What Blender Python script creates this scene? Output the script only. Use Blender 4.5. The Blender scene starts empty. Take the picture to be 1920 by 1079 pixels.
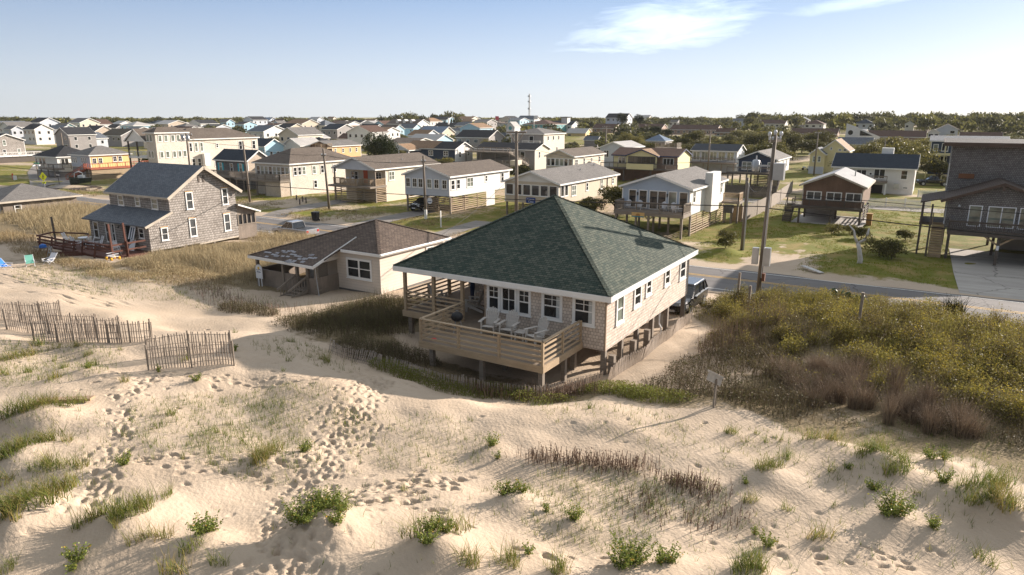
import bpy, math, random
import numpy as np
from mathutils import Vector, Matrix
RAD = math.radians
S = bpy.context.scene
COL = S.collection
random.seed(7)
# ---------------------------------------------------------------- camera, sky, sun, exposure
# X runs along the beach road, Y runs inland, Z is up; the drone hovers over the dune at the origin.
cam = bpy.data.cameras.new("Camera"); cam.lens = 24.0; cam.sensor_width = 36.0
cam.clip_start = 0.3; cam.clip_end = 6000.0
cam_ob = bpy.data.objects.new("Camera", cam); COL.objects.link(cam_ob)
cam_ob.location = (0, 0, 12.5)
cam_ob.rotation_euler = (RAD(90 - 14.1), 0, RAD(31.4))
S.camera = cam_ob
SUN_AZ, SUN_EL = 65.0, 17.5            # math azimuth from +X, elevation
w = bpy.data.worlds.new("World"); S.world = w; w.use_nodes = True
nt = w.node_tree; nt.nodes.clear()
def N(nt, t, **kw):
    n = nt.nodes.new(t)
    for k, v in kw.items(): setattr(n, k, v)
    return n
def LK(nt, a, b): nt.links.new(a, b)
def MATH(nt, op, a, b=None, c=None, clamp=False):
    n = nt.nodes.new('ShaderNodeMath'); n.operation = op; n.use_clamp = clamp
    for i, v in enumerate((a, b, c)):
        if v is None: continue
        if isinstance(v, (int, float)): n.inputs[i].default_value = v
        else: nt.links.new(v, n.inputs[i])
    return n.outputs[0]
sky = N(nt, 'ShaderNodeTexSky', sky_type='NISHITA', sun_disc=False)
sky.sun_elevation = RAD(SUN_EL); sky.sun_rotation = RAD(90 - SUN_AZ)
sky.altitude = 10; sky.air_density = 1.0; sky.dust_density = 1.2; sky.ozone_density = 1.5
tc = N(nt, 'ShaderNodeTexCoord'); sep = N(nt, 'ShaderNodeSeparateXYZ')
LK(nt, tc.outputs['Generated'], sep.inputs[0])
az = MATH(nt, 'ARCTAN2', sep.outputs[1], sep.outputs[0]); el = MATH(nt, 'ARCSINE', sep.outputs[2])
cmb = N(nt, 'ShaderNodeCombineXYZ')
LK(nt, MATH(nt, 'ADD', MATH(nt, 'MULTIPLY', az, 9.0), MATH(nt, 'MULTIPLY', el, 10.0)), cmb.inputs[0]); LK(nt, MATH(nt, 'MULTIPLY', el, 42.0), cmb.inputs[1])
nz = N(nt, 'ShaderNodeTexNoise'); nz.inputs['Scale'].default_value = 1.3; nz.inputs['Detail'].default_value = 8; nz.inputs['Roughness'].default_value = .62
nz.inputs['Distortion'].default_value = .5
LK(nt, cmb.outputs[0], nz.inputs['Vector'])
def cloud(a0, e0, ra, re, tilt=0.0, gain=1.6, amp=2.2):
    da = MATH(nt, 'SUBTRACT', az, a0); de = MATH(nt, 'SUBTRACT', MATH(nt, 'SUBTRACT', el, e0), MATH(nt, 'MULTIPLY', da, tilt))
    q = MATH(nt, 'ADD', MATH(nt, 'POWER', MATH(nt, 'ABSOLUTE', MATH(nt, 'DIVIDE', da, ra)), 2.0), MATH(nt, 'POWER', MATH(nt, 'ABSOLUTE', MATH(nt, 'DIVIDE', de, re)), 2.0))
    v = MATH(nt, 'ADD', MATH(nt, 'SUBTRACT', 0.75, q), MATH(nt, 'MULTIPLY', MATH(nt, 'SUBTRACT', nz.outputs[0], .5), amp))
    return MATH(nt, 'MULTIPLY', v, gain, clamp=True)
c1 = cloud(1.91, .118, .16, .040, -.10, .85)
c2 = cloud(1.66, .138, .13, .011, -.12, .55)
cl = MATH(nt, 'MAXIMUM', c1, c2)
mix = N(nt, 'ShaderNodeMix', data_type='RGBA')
LK(nt, MATH(nt, 'MULTIPLY', cl, .62), mix.inputs[0])
LK(nt, sky.outputs[0], mix.inputs[6]); mix.inputs[7].default_value = (54, 48, 41, 1)
bg = N(nt, 'ShaderNodeBackground'); bg.inputs[1].default_value = 0.05
tn = N(nt, 'ShaderNodeMix', data_type='RGBA', blend_type='MULTIPLY'); tn.inputs[0].default_value = 1.0
LK(nt, mix.outputs[2], tn.inputs[6]); tn.inputs[7].default_value = (.18, .215, .27, 1)
# added sky glow: paler at the horizon, brightened overhead, out of view, as fill
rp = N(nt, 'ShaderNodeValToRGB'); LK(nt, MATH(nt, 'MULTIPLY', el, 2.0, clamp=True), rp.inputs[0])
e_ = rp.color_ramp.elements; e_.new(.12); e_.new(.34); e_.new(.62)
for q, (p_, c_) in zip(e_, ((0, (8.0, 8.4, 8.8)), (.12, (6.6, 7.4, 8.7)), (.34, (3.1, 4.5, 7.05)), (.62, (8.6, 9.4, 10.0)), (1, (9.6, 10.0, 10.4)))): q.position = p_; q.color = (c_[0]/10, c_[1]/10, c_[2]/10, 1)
# added dimming of the unseen seaward sky, deepens shade on sea-facing walls
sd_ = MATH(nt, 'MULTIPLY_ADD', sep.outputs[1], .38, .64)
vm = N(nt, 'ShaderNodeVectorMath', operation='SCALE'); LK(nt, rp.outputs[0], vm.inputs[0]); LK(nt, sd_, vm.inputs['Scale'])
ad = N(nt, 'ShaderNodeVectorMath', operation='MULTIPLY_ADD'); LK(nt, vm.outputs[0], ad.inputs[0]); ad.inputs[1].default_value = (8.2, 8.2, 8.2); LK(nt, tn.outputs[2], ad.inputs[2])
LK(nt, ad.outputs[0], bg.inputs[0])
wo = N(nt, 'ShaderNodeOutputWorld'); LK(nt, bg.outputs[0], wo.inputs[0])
sl = bpy.data.lights.new("Sun", 'SUN'); sl.energy = 5.0; sl.angle = RAD(0.5); sl.color = (1.0, .88, .77)
sun_ob = bpy.data.objects.new("Sun", sl); COL.objects.link(sun_ob)
sd = Vector((math.cos(RAD(SUN_AZ)) * math.cos(RAD(SUN_EL)), math.sin(RAD(SUN_AZ)) * math.cos(RAD(SUN_EL)), math.sin(RAD(SUN_EL))))
sun_ob.rotation_euler = sd.to_track_quat('Z', 'Y').to_euler(); sun_ob.location = (0, 40, 60)
S.view_settings.view_transform = 'Standard'; S.view_settings.look = 'None'
S.view_settings.exposure = 1.25; S.view_settings.gamma = 1.0; S.view_settings.use_curve_mapping = False
S.render.engine = 'CYCLES'
S.cycles.max_bounces = 6; S.cycles.diffuse_bounces = 3; S.cycles.transparent_max_bounces = 4
S.cycles.use_denoising = True
# ---------------------------------------------------------------- helpers
ABS = {}
def tag(o, label=None, cat=None, group=None, kind=None):
    if label: o['label'] = label
    if cat: o['category'] = cat
    if group: o['group'] = group
    if kind: o['kind'] = kind
    return o
def thing(name, label, cat, loc=(0, 0, 0), rz=0.0, group=None):
    o = bpy.data.objects.new(name, None); COL.objects.link(o); o.empty_display_size = .3
    o.location = loc; o.rotation_euler = (0, 0, rz); ABS[o.name] = tuple(loc)
    return tag(o, label, cat, group)
def dup(root, loc, rz, label=None, group=None, sc=None):
    def rec(o, par):
        c = o.copy(); COL.objects.link(c)
        if par is not None: c.parent = par
        for ch in o.children: rec(ch, c)
        return c
    r = rec(root, None); r.location = loc; r.rotation_euler = (0, 0, rz)
    if sc: r.scale = (sc, sc, sc) if isinstance(sc, (int, float)) else sc
    if label: r['label'] = label
    if group: r['group'] = group
    return r
def cross(a, b): return (a[1]*b[2]-a[2]*b[1], a[2]*b[0]-a[0]*b[2], a[0]*b[1]-a[1]*b[0])
class MB:
    """collects polygons of ONE part and links them as one mesh"""
    def __init__(s): s.v = []; s.f = []; s.m = []; s.cur = 0
    def poly(s, *pts):
        i = len(s.v); s.v += [tuple(p) for p in pts]; s.f.append(tuple(range(i, i+len(pts)))); s.m.append(s.cur); return s
    def box(s, x0, y0, z0, x1, y1, z1):
        if x0 > x1: x0, x1 = x1, x0
        if y0 > y1: y0, y1 = y1, y0
        if z0 > z1: z0, z1 = z1, z0
        i = len(s.v)
        s.v += [(x0,y0,z0),(x1,y0,z0),(x1,y1,z0),(x0,y1,z0),(x0,y0,z1),(x1,y0,z1),(x1,y1,z1),(x0,y1,z1)]
        for q in ((0,3,2,1),(4,5,6,7),(0,1,5,4),(1,2,6,5),(2,3,7,6),(3,0,4,7)): s.f.append(tuple(i+k for k in q)); s.m.append(s.cur)
        return s
    def bar(s, p, q, wd, h, up=(0, 0, 1)):
        p = Vector(p); q = Vector(q); d = (q-p)
        if d.length < 1e-6: return s
        d.normalize(); u = Vector(up)
        if abs(d.dot(u)) > .98: u = Vector((1, 0, 0))
        r = d.cross(u).normalized(); u = r.cross(d).normalized()
        i = len(s.v); r = r*wd*.5; u = u*h*.5
        s.v += [tuple(a) for a in (p-r-u, p+r-u, p+r+u, p-r+u, q-r-u, q+r-u, q+r+u, q-r+u)]
        for f in ((0,1,2,3),(7,6,5,4),(0,4,5,1),(1,5,6,2),(2,6,7,3),(3,7,4,0)): s.f.append(tuple(i+k for k in f)); s.m.append(s.cur)
        return s
    def slab(s, pts, t):
        """polygon (CCW seen from above) given its top, made t thick downwards"""
        n = len(pts); i = len(s.v)
        s.v += [tuple(p) for p in pts] + [(p[0], p[1], p[2]-t) for p in pts]
        s.f.append(tuple(range(i, i+n))); s.f.append(tuple(range(i+2*n-1, i+n-1, -1))); s.m += [s.cur]*2
        for k in range(n):
            a = i+k; b = i+(k+1) % n
            s.f.append((a, a+n, b+n, b)); s.m.append(s.cur)
        return s
    def tube(s, pts, rad, n=8, cap=True):
        pts = [Vector(p) for p in pts]
        if isinstance(rad, (int, float)): rad = [rad]*len(pts)
        i0 = len(s.v)
        for k, p in enumerate(pts):
            d = (pts[min(k+1, len(pts)-1)] - pts[max(k-1, 0)]).normalized()
            u = Vector((0, 0, 1)) if abs(d.z) < .95 else Vector((1, 0, 0))
            r = d.cross(u).normalized(); u = r.cross(d)
            for j in range(n):
                a = 2*math.pi*j/n; s.v.append(tuple(p + (r*math.cos(a)+u*math.sin(a))*rad[k]))
        for k in range(len(pts)-1):
            for j in range(n):
                a = i0+k*n+j; b = i0+k*n+(j+1) % n
                s.f.append((a, b, b+n, a+n)); s.m.append(s.cur)
        if cap:
            s.f.append(tuple(i0+j for j in range(n-1, -1, -1))); s.f.append(tuple(i0+(len(pts)-1)*n+j for j in range(n))); s.m += [s.cur]*2
        return s
    def loft(s, rings, close=True):
        i0 = len(s.v); n = len(rings[0])
        for r in rings: s.v += [tuple(p) for p in r]
        for k in range(len(rings)-1):
            for j in range(n):
                a = i0+k*n+j; b = i0+k*n+(j+1) % n
                s.f.append((a, b, b+n, a+n)); s.m.append(s.cur)
        if close:
            s.f.append(tuple(i0+j for j in range(n-1, -1, -1))); s.f.append(tuple(i0+(len(rings)-1)*n+j for j in range(n))); s.m += [s.cur]*2
        return s
    def build(s, name, mat, parent=None, smooth=False, local=False, fix=False):
        me = bpy.data.meshes.new(name)
        off = (0, 0, 0)
        if parent is not None and not local: off = ABS.get(parent.name, (0, 0, 0))
        vv = [(a-off[0], b-off[1], c-off[2]) for a, b, c in s.v]
        me.from_pydata(vv, [], s.f)
        mats = mat if isinstance(mat, (list, tuple)) else [mat]
        for m in mats: me.materials.append(m)
        if len(mats) > 1: me.polygons.foreach_set('material_index', s.m)
        uvl = me.uv_layers.new(name='UVMap'); uv = np.zeros((len(me.loops), 2), np.float32)
        if fix:
            import bmesh
            bm = bmesh.new(); bm.from_mesh(me); bmesh.ops.recalc_face_normals(bm, faces=bm.faces); bm.to_mesh(me); bm.free()
            uvl = me.uv_layers['UVMap']
        V3 = s.v; li = 0
        for p in me.polygons:
            nx, ny, nzz = p.normal
            h = math.hypot(nx, ny)
            for vi in p.vertices:
                x, y, z = V3[vi]
                if h < .05: uv[li] = (x, y)
                else:
                    tx, ty = -ny/h, nx/h          # horizontal tangent
                    # up-slope direction
                    ux, uy, uz = -nx/h*nzz, -ny/h*nzz, h
                    uv[li] = (x*tx+y*ty, x*ux+y*uy+z*uz)
                li += 1
        uvl.data.foreach_set('uv', uv.ravel())
        if smooth: me.polygons.foreach_set('use_smooth', [True]*len(me.polygons))
        me.update()
        o = bpy.data.objects.new(name, me); COL.objects.link(o)
        if parent is not None: o.parent = parent; ABS[o.name] = off
        else: ABS[o.name] = (0, 0, 0)
        return o
def mesh_np(name, verts, quads, mat, tint=None, parent=None, attrs=None, smooth=False):
    """fast mesh of quads from numpy arrays; tint is one float per face"""
    me = bpy.data.meshes.new(name)
    nv, nf = len(verts), len(quads); k = quads.shape[1]
    me.vertices.add(nv); me.vertices.foreach_set('co', np.asarray(verts, np.float32).ravel())
    me.loops.add(nf*k); me.loops.foreach_set('vertex_index', quads.astype(np.int32).ravel())
    me.polygons.add(nf); me.polygons.foreach_set('loop_start', np.arange(0, nf*k, k, dtype=np.int32))
    me.polygons.foreach_set('loop_total', np.full(nf, k, np.int32))
    if smooth: me.polygons.foreach_set('use_smooth', np.ones(nf, bool))
    me.update(calc_edges=True)
    if tint is not None:
        a = me.attributes.new('tint', 'FLOAT', 'FACE'); a.data.foreach_set('value', np.asarray(tint, np.float32))
    for kx, vx in (attrs or {}).items():
        a = me.attributes.new(kx, 'FLOAT', 'POINT'); a.data.foreach_set('value', np.asarray(vx, np.float32))
    for m in (mat if isinstance(mat, (list, tuple)) else [mat]): me.materials.append(m)
    o = bpy.data.objects.new(name, me); COL.objects.link(o)
    if parent is not None: o.parent = parent
    return o
# ---------------------------------------------------------------- materials
MATS = {}
def newmat(name):
    m = bpy.data.materials.new(name); m.use_nodes = True
    nt = m.node_tree; b = nt.nodes['Principled BSDF']; MATS[name] = m
    return m, nt, b
def noise(nt, vec, scale, detail=4, rough=.55):
    n = N(nt, 'ShaderNodeTexNoise'); n.inputs['Scale'].default_value = scale; n.inputs['Detail'].default_value = detail; n.inputs['Roughness'].default_value = rough
    if vec is not None: LK(nt, vec, n.inputs['Vector'])
    return n.outputs[0]
def mixc(nt, fac, a, b, mode='MIX'):
    n = N(nt, 'ShaderNodeMix', data_type='RGBA', blend_type=mode)
    if isinstance(fac, (int, float)): n.inputs[0].default_value = fac
    else: LK(nt, fac, n.inputs[0])
    for i, v in ((6, a), (7, b)):
        if isinstance(v, (tuple, list)): n.inputs[i].default_value = (*v, 1) if len(v) == 3 else v
        else: LK(nt, v, n.inputs[i])
    return n.outputs[2]
def remap(nt, v, a, b, c=0.0, d=1.0):
    n = N(nt, 'ShaderNodeMapRange'); LK(nt, v, n.inputs[0])
    for i, x in enumerate((a, b, c, d)): n.inputs[i+1].default_value = x
    return n.outputs[0]
def bump(nt, b, h, strength, dist=.02):
    n = N(nt, 'ShaderNodeBump'); n.inputs['Strength'].default_value = strength; n.inputs['Distance'].default_value = dist
    LK(nt, h, n.inputs['Height']); LK(nt, n.outputs[0], b.inputs['Normal'])
def coords(nt):
    t = N(nt, 'ShaderNodeTexCoord'); return t
def plain(name, col, rough=.6, var=.18, sc=1.5, spec=.3, metal=0.0, grain=0.0):
    m, nt, b = newmat(name); t = coords(nt)
    n = noise(nt, t.outputs['Object'], sc, 5)
    dark = tuple(c*(1-var) for c in col); lite = tuple(min(1, c*(1+var)) for c in col)
    LK(nt, mixc(nt, remap(nt, n, .3, .7), dark, lite), b.inputs['Base Color'])
    b.inputs['Roughness'].default_value = rough; b.inputs['Specular IOR Level'].default_value = spec; b.inputs['Metallic'].default_value = metal
    if grain: bump(nt, b, noise(nt, t.outputs['Object'], 40, 3), grain)
    return m
def bricky(name, c1, c2, gap, bw, bh, mort=.012, bstr=.5, var=.25, vsc=.7, rough=.85, grime=None, fine=.25):
    """rows of shingles: wall shakes or roof tabs"""
    m, nt, b = newmat(name); t = coords(nt); uv = t.outputs['UV']
    br = N(nt, 'ShaderNodeTexBrick'); br.offset = .5; br.offset_frequency = 2; br.squash = 1.0
    # wobble the courses a little
    wn = N(nt, 'ShaderNodeTexNoise'); wn.inputs['Scale'].default_value = 2.2; LK(nt, uv, wn.inputs['Vector'])
    wm = N(nt, 'ShaderNodeVectorMath', operation='MULTIPLY_ADD'); LK(nt, wn.outputs['Color'], wm.inputs[0]); wm.inputs[1].default_value = (.05, .03, 0); LK(nt, uv, wm.inputs[2])
    LK(nt, wm.outputs[0], br.inputs['Vector'])
    for k, v in (('Scale', 1.0), ('Mortar Size', mort), ('Mortar Smooth', .2), ('Bias', 0.0), ('Brick Width', bw), ('Row Height', bh)): br.inputs[k].default_value = v
    for k, v in (('Color1', c1), ('Color2', c2), ('Mortar', gap)): br.inputs[k].default_value = (*v, 1)
    n = noise(nt, uv, vsc, 5); f = noise(nt, uv, 14, 3)
    c = mixc(nt, remap(nt, n, .3, .7, 0, 1), br.outputs['Color'], tuple(1-var*.8 for _ in range(3)), 'MULTIPLY')
    c = mixc(nt, remap(nt, f, .25, .75, 0, fine), c, (0.35, 0.32, 0.3), 'MULTIPLY')
    if grime: c = mixc(nt, remap(nt, noise(nt, uv, .9, 6, .7), .52, .7, 0, .7), c, grime)
    LK(nt, c, b.inputs['Base Color']); b.inputs['Roughness'].default_value = rough; b.inputs['Specular IOR Level'].default_value = .2
    # saw-tooth course height
    sp = N(nt, 'ShaderNodeSeparateXYZ'); LK(nt, wm.outputs[0], sp.inputs[0])
    saw = MATH(nt, 'SUBTRACT', 1.0, MATH(nt, 'FRACT', MATH(nt, 'DIVIDE', sp.outputs[1], bh)))
    h = MATH(nt, 'SUBTRACT', MATH(nt, 'ADD', MATH(nt, 'MULTIPLY', saw, .6), MATH(nt, 'MULTIPLY', f, .35)), MATH(nt, 'MULTIPLY', br.outputs['Fac'], .5))
    bump(nt, b, h, bstr, .03)
    return m
def siding(name, col, h=.13, vert=False, var=.1, rough=.55, gapdark=.55, bstr=.22):
    m, nt, b = newmat(name); t = coords(nt); uv = t.outputs['UV']
    sp = N(nt, 'ShaderNodeSeparateXYZ'); LK(nt, uv, sp.inputs[0])
    fr = MATH(nt, 'FRACT', MATH(nt, 'DIVIDE', sp.outputs[0 if vert else 1], h))
    line = remap(nt, fr, 0.0, .12, 1, 0)
    n = noise(nt, uv, .9, 5); f = noise(nt, uv, 9, 4)
    idn = N(nt, 'ShaderNodeTexWhiteNoise', noise_dimensions='1D'); LK(nt, MATH(nt, 'FLOOR', MATH(nt, 'DIVIDE', sp.outputs[0 if vert else 1], h)), idn.inputs['W'])
    c = mixc(nt, remap(nt, n, .3, .7), tuple(x*(1-var) for x in col), tuple(min(1, x*(1+var)) for x in col))
    c = mixc(nt, MATH(nt, 'MULTIPLY', idn.outputs[0], var*1.5), c, tuple(x*.6 for x in col))
    c = mixc(nt, MATH(nt, 'MULTIPLY', line, 1-gapdark), c, tuple(x*.25 for x in col))
    c = mixc(nt, remap(nt, f, .45, .75, 0, var*1.2), c, (.25, .22, .2))
    LK(nt, c, b.inputs['Base Color']); b.inputs['Roughness'].default_value = rough; b.inputs['Specular IOR Level'].default_value = .25
    hh = MATH(nt, 'MINIMUM', fr, .9) if not vert else MATH(nt, 'SUBTRACT', 1.0, line)
    if not vert: hh = MATH(nt, 'SUBTRACT', 1.0, fr)
    bump(nt, b, hh, bstr, .02)
    return m
def wood(name, col, var=.3, board=.14, rough=.75, axis=0):
    m, nt, b = newmat(name); t = coords(nt)
    mp = N(nt, 'ShaderNodeMapping'); LK(nt, t.outputs['Object'], mp.inputs[0]); mp.inputs['Scale'].default_value = ((1, 9, 9), (9, 1, 9), (9, 9, 1))[axis]
    n = noise(nt, mp.outputs[0], 1.6, 5, .65); g = noise(nt, t.outputs['Object'], 1.1, 3)
    c = mixc(nt, remap(nt, n, .3, .72), tuple(x*(1-var) for x in col), tuple(min(1, x*(1+var*.8)) for x in col))
    c = mixc(nt, remap(nt, g, .4, .7, 0, .35), c, tuple(x*.62 for x in col))
    LK(nt, c, b.inputs['Base Color']); b.inputs['Roughness'].default_value = rough; b.inputs['Specular IOR Level'].default_value = .25
    bump(nt, b, n, .25, .01)
    return m
def leafmat(name, stops, rough=.55, trans=.25, per_obj=.0, spec=.06):
    """foliage: colour picked per leaf from a ramp, thin-leaf translucency"""
    m, nt, b = newmat(name)
    at = N(nt, 'ShaderNodeAttribute', attribute_name='tint', attribute_type='GEOMETRY')
    rp = N(nt, 'ShaderNodeValToRGB'); rp.color_ramp.interpolation = 'LINEAR'
    el = rp.color_ramp.elements
    while len(el) < len(stops): el.new(.5)
    for i, (p, c) in enumerate(stops): el[i].position = p; el[i].color = (*c, 1)
    fac = at.outputs['Fac']
    if per_obj:
        oi = N(nt, 'ShaderNodeObjectInfo'); fac = MATH(nt, 'ADD', fac, MATH(nt, 'MULTIPLY', MATH(nt, 'SUBTRACT', oi.outputs['Random'], .5), per_obj), clamp=True)
    LK(nt, fac, rp.inputs[0]); LK(nt, rp.outputs[0], b.inputs['Base Color'])
    b.inputs['Roughness'].default_value = rough; b.inputs['Specular IOR Level'].default_value = spec
    if trans:
        tr = N(nt, 'ShaderNodeBsdfTranslucent'); LK(nt, mixc(nt, .5, rp.outputs[0], (.9, .95, .3), 'MULTIPLY'), tr.inputs[0])
        LK(nt, rp.outputs[0], tr.inputs[0])
        mx = N(nt, 'ShaderNodeMixShader'); mx.inputs[0].default_value = trans
        LK(nt, b.outputs[0], mx.inputs[1]); LK(nt, tr.outputs[0], mx.inputs[2])
        LK(nt, mx.outputs[0], nt.nodes['Material Output'].inputs[0])
    return m
WHITE = plain('white_trim', (.78, .77, .74), .5, .06)
def glassmat(name, col, rough=.06):
    m, nt, b = newmat(name); t = coords(nt)
    n = noise(nt, t.outputs['Object'], .8, 3)
    LK(nt, mixc(nt, remap(nt, n, .35, .65), tuple(c*.6 for c in col), tuple(c*1.5 for c in col)), b.inputs['Base Color'])
    b.inputs['Roughness'].default_value = rough; b.inputs['Specular IOR Level'].default_value = .6
    return m
GLASS = glassmat('window_glass', (.022, .024, .026))
GLASSC = glassmat('curtained_glass', (.16, .18, .15), .12)
SHADE = plain('window_blind', (.42, .42, .38), .5, .1)
# walls
SH_GREY = bricky('weathered_shakes', (.57, .525, .48), (.38, .345, .31), (.065, .055, .048), .15, .21, .017, .4, .3)
SH_NEW = bricky('pale_cedar_shakes', (.74, .645, .555), (.57, .48, .405), (.25, .20, .16), .16, .15, .009, .2, .14, fine=.08)
SH_TAN = bricky('tan_shakes', (.64, .55, .45), (.54, .45, .36), (.25, .2, .16), .2, .17, .008, .2, .2, fine=.2)  # even tan shakes, the same tone on every wall that uses them
SH_WHITE = bricky('bleached_shakes', (.76, .70, .61), (.66, .59, .50), (.35, .3, .25), .2, .17, .008, .2, .15, fine=.12)
SH_DARK = bricky('dark_shakes', (.31, .295, .285), (.215, .203, .195), (.05, .043, .04), .18, .16, .012, .8, .3)
SD_WHITE = siding('white_siding', (.72, .70, .66), .14, var=.05)
SD_BEIGE = siding('beige_siding', (.55, .47, .36), .13, var=.05)
SD_CREAM = siding('cream_siding', (.66, .58, .46), .14, var=.05)
SD_BLUE = siding('pale_blue_siding', (.40, .47, .56), .15, var=.05)
SD_GREYBLUE = siding('grey_blue_siding', (.52, .55, .60), .14, var=.05)
SD_SKY = siding('sky_blue_siding', (.38, .58, .70), .15, var=.06)
SD_NAVY = siding('navy_siding', (.035, .055, .095), .14, var=.12)
SD_YELLOW = siding('yellow_siding', (.75, .55, .24), .14, var=.05)
SD_LEMON = siding('lemon_siding', (.72, .64, .36), .14, var=.05)
SD_ORANGE = siding('orange_siding', (.72, .42, .19), .14, var=.06)
SD_GREY = siding('grey_siding', (.30, .28, .27), .14, var=.08)
SD_TEAL = siding('teal_siding', (.12, .36, .38), .14, var=.08)
SD_PINK = siding('pink_siding', (.70, .22, .22), .14, var=.08)
SD_BROWN = siding('brown_board_siding', (.17, .10, .065), .2, True, var=.18)
SD_BRICK = siding('brick_tan_wall', (.33, .22, .16), .2, var=.1)
BOARD_GREY = siding('grey_vertical_boards', (.25, .205, .165), .14, True, var=.25, gapdark=.2)
# roofs
RF_GREEN = bricky('green_roof_shingles', (.112, .126, .096), (.037, .06, .048), (.016, .025, .02), .24, .135, .012, .6, .2, .5, fine=.15)
RF_BROWN = bricky('brown_roof_shingles', (.19, .143, .113), (.125, .093, .074), (.03, .022, .018), .30, .15, .012, .8, .3, .5)
RF_SLATE = bricky('slate_grey_roof_shingles', (.20, .222, .25), (.14, .158, .182), (.03, .03, .033), .30, .15, .01, .5, .25, .5)
RF_DARK = bricky('charcoal_roof_shingles', (.05, .05, .054), (.032, .033, .037), (.018, .018, .02), .3, .15, .01, .5, .25, .5)
RF_NAVY = bricky('blue_black_roof_shingles', (.042, .058, .078), (.030, .042, .058), (.018, .022, .03), .3, .15, .01, .4, .2, .5)
RF_TAUPE = bricky('taupe_roof_shingles', (.19, .155, .125), (.135, .11, .09), (.06, .048, .04), .3, .15, .009, .5, .25, .4)
RF_GREY = bricky('grey_roof_shingles', (.24, .225, .21), (.175, .165, .155), (.08, .075, .07), .3, .15, .009, .5, .2, .4)
RF_PALE = bricky('pale_metal_roof', (.48, .46, .43), (.42, .40, .38), (.3, .29, .28), 3.0, .4, .012, .2, .15, .4, rough=.5)
RF_METAL = bricky('grey_metal_roof', (.33, .325, .32), (.29, .285, .28), (.2, .19, .19), 3.0, .45, .012, .15, .15, .4, rough=.5)
RF_TAN = bricky('tan_roof_shingles', (.36, .235, .14), (.27, .17, .10), (.1, .07, .05), .3, .15, .009, .4, .2, .4)
RF_RUST = bricky('rust_brown_roof_shingles', (.15, .085, .06), (.10, .058, .043), (.04, .028, .022), .3, .15, .009, .4, .2, .4)
RF_BLUE = bricky('blue_metal_roof', (.15, .21, .29), (.12, .17, .245), (.07, .09, .13), 2.5, .4, .012, .2, .15, .4, rough=.45)
RF_OLIVE = bricky('olive_brown_roof_shingles', (.135, .11, .072), (.10, .08, .054), (.05, .04, .028), .3, .15, .009, .4, .2, .4)
# wood and misc
WD_DECK = wood('treated_lumber', (.42, .315, .205), .2)
WD_FLOOR = wood('worn_deck_boards', (.25, .20, .15), .2, axis=0)
WD_GREY = wood('grey_weathered_wood', (.255, .215, .175), .25)
WD_DARK = wood('dark_weathered_wood', (.12, .10, .085), .3)
WD_RED = wood('red_stained_wood', (.125, .055, .04), .3)
WD_REDB = wood('brick_red_deck_paint', (.40, .13, .08), .15)
WD_FENCE = wood('sand_fence_lath', (.38, .32, .265), .3, axis=2)
WD_SLAT = wood('bare_slat_lumber', (.40, .30, .20), .25)
WD_POLE = wood('utility_pole_wood', (.20, .165, .13), .3, axis=2)
BLACK = plain('black_plastic', (.02, .02, .022), .45, .2)
RUBBER = plain('tyre_rubber', (.018, .018, .018), .8, .2)
METAL = plain('galvanised_metal', (.42, .43, .44), .35, .15, metal=.6)
PLASTW = plain('white_plastic', (.74, .75, .77), .4, .05)
CONC = plain('old_concrete', (.38, .36, .33), .85, .15, .8)
SKIN = plain('skin', (.50, .30, .21), .6, .05)
# ---------------------------------------------------------------- ground
def vnoise(x, y, seed):
    x = np.asarray(x, float); y = np.asarray(y, float)
    xi = np.floor(x).astype(np.int64); yi = np.floor(y).astype(np.int64); fx = x-xi; fy = y-yi
    fx = fx*fx*fx*(fx*(fx*6-15)+10); fy = fy*fy*fy*(fy*(fy*6-15)+10)
    def h(a, b):
        n = (a*374761393 + b*668265263 + seed*1442695041) & 0x7fffffff
        n = ((n ^ (n >> 13))*1274126177) & 0x7fffffff
        return ((n ^ (n >> 16)) & 0xffff)/65535.0
    return (h(xi, yi)*(1-fx)+h(xi+1, yi)*fx)*(1-fy)+(h(xi, yi+1)*(1-fx)+h(xi+1, yi+1)*fx)*fy - .5
def fbm(x, y, seed, octv=4):
    s = 0; a = 1.0
    for k in range(octv): s = s+a*vnoise(x*2**k+17.3*k, y*2**k-9.1*k, seed+k); a *= .5
    return s
def sstep(a, b, x):
    t = np.clip((np.asarray(x, float)-a)/(b-a), 0, 1); return t*t*(3-2*t)
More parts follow.
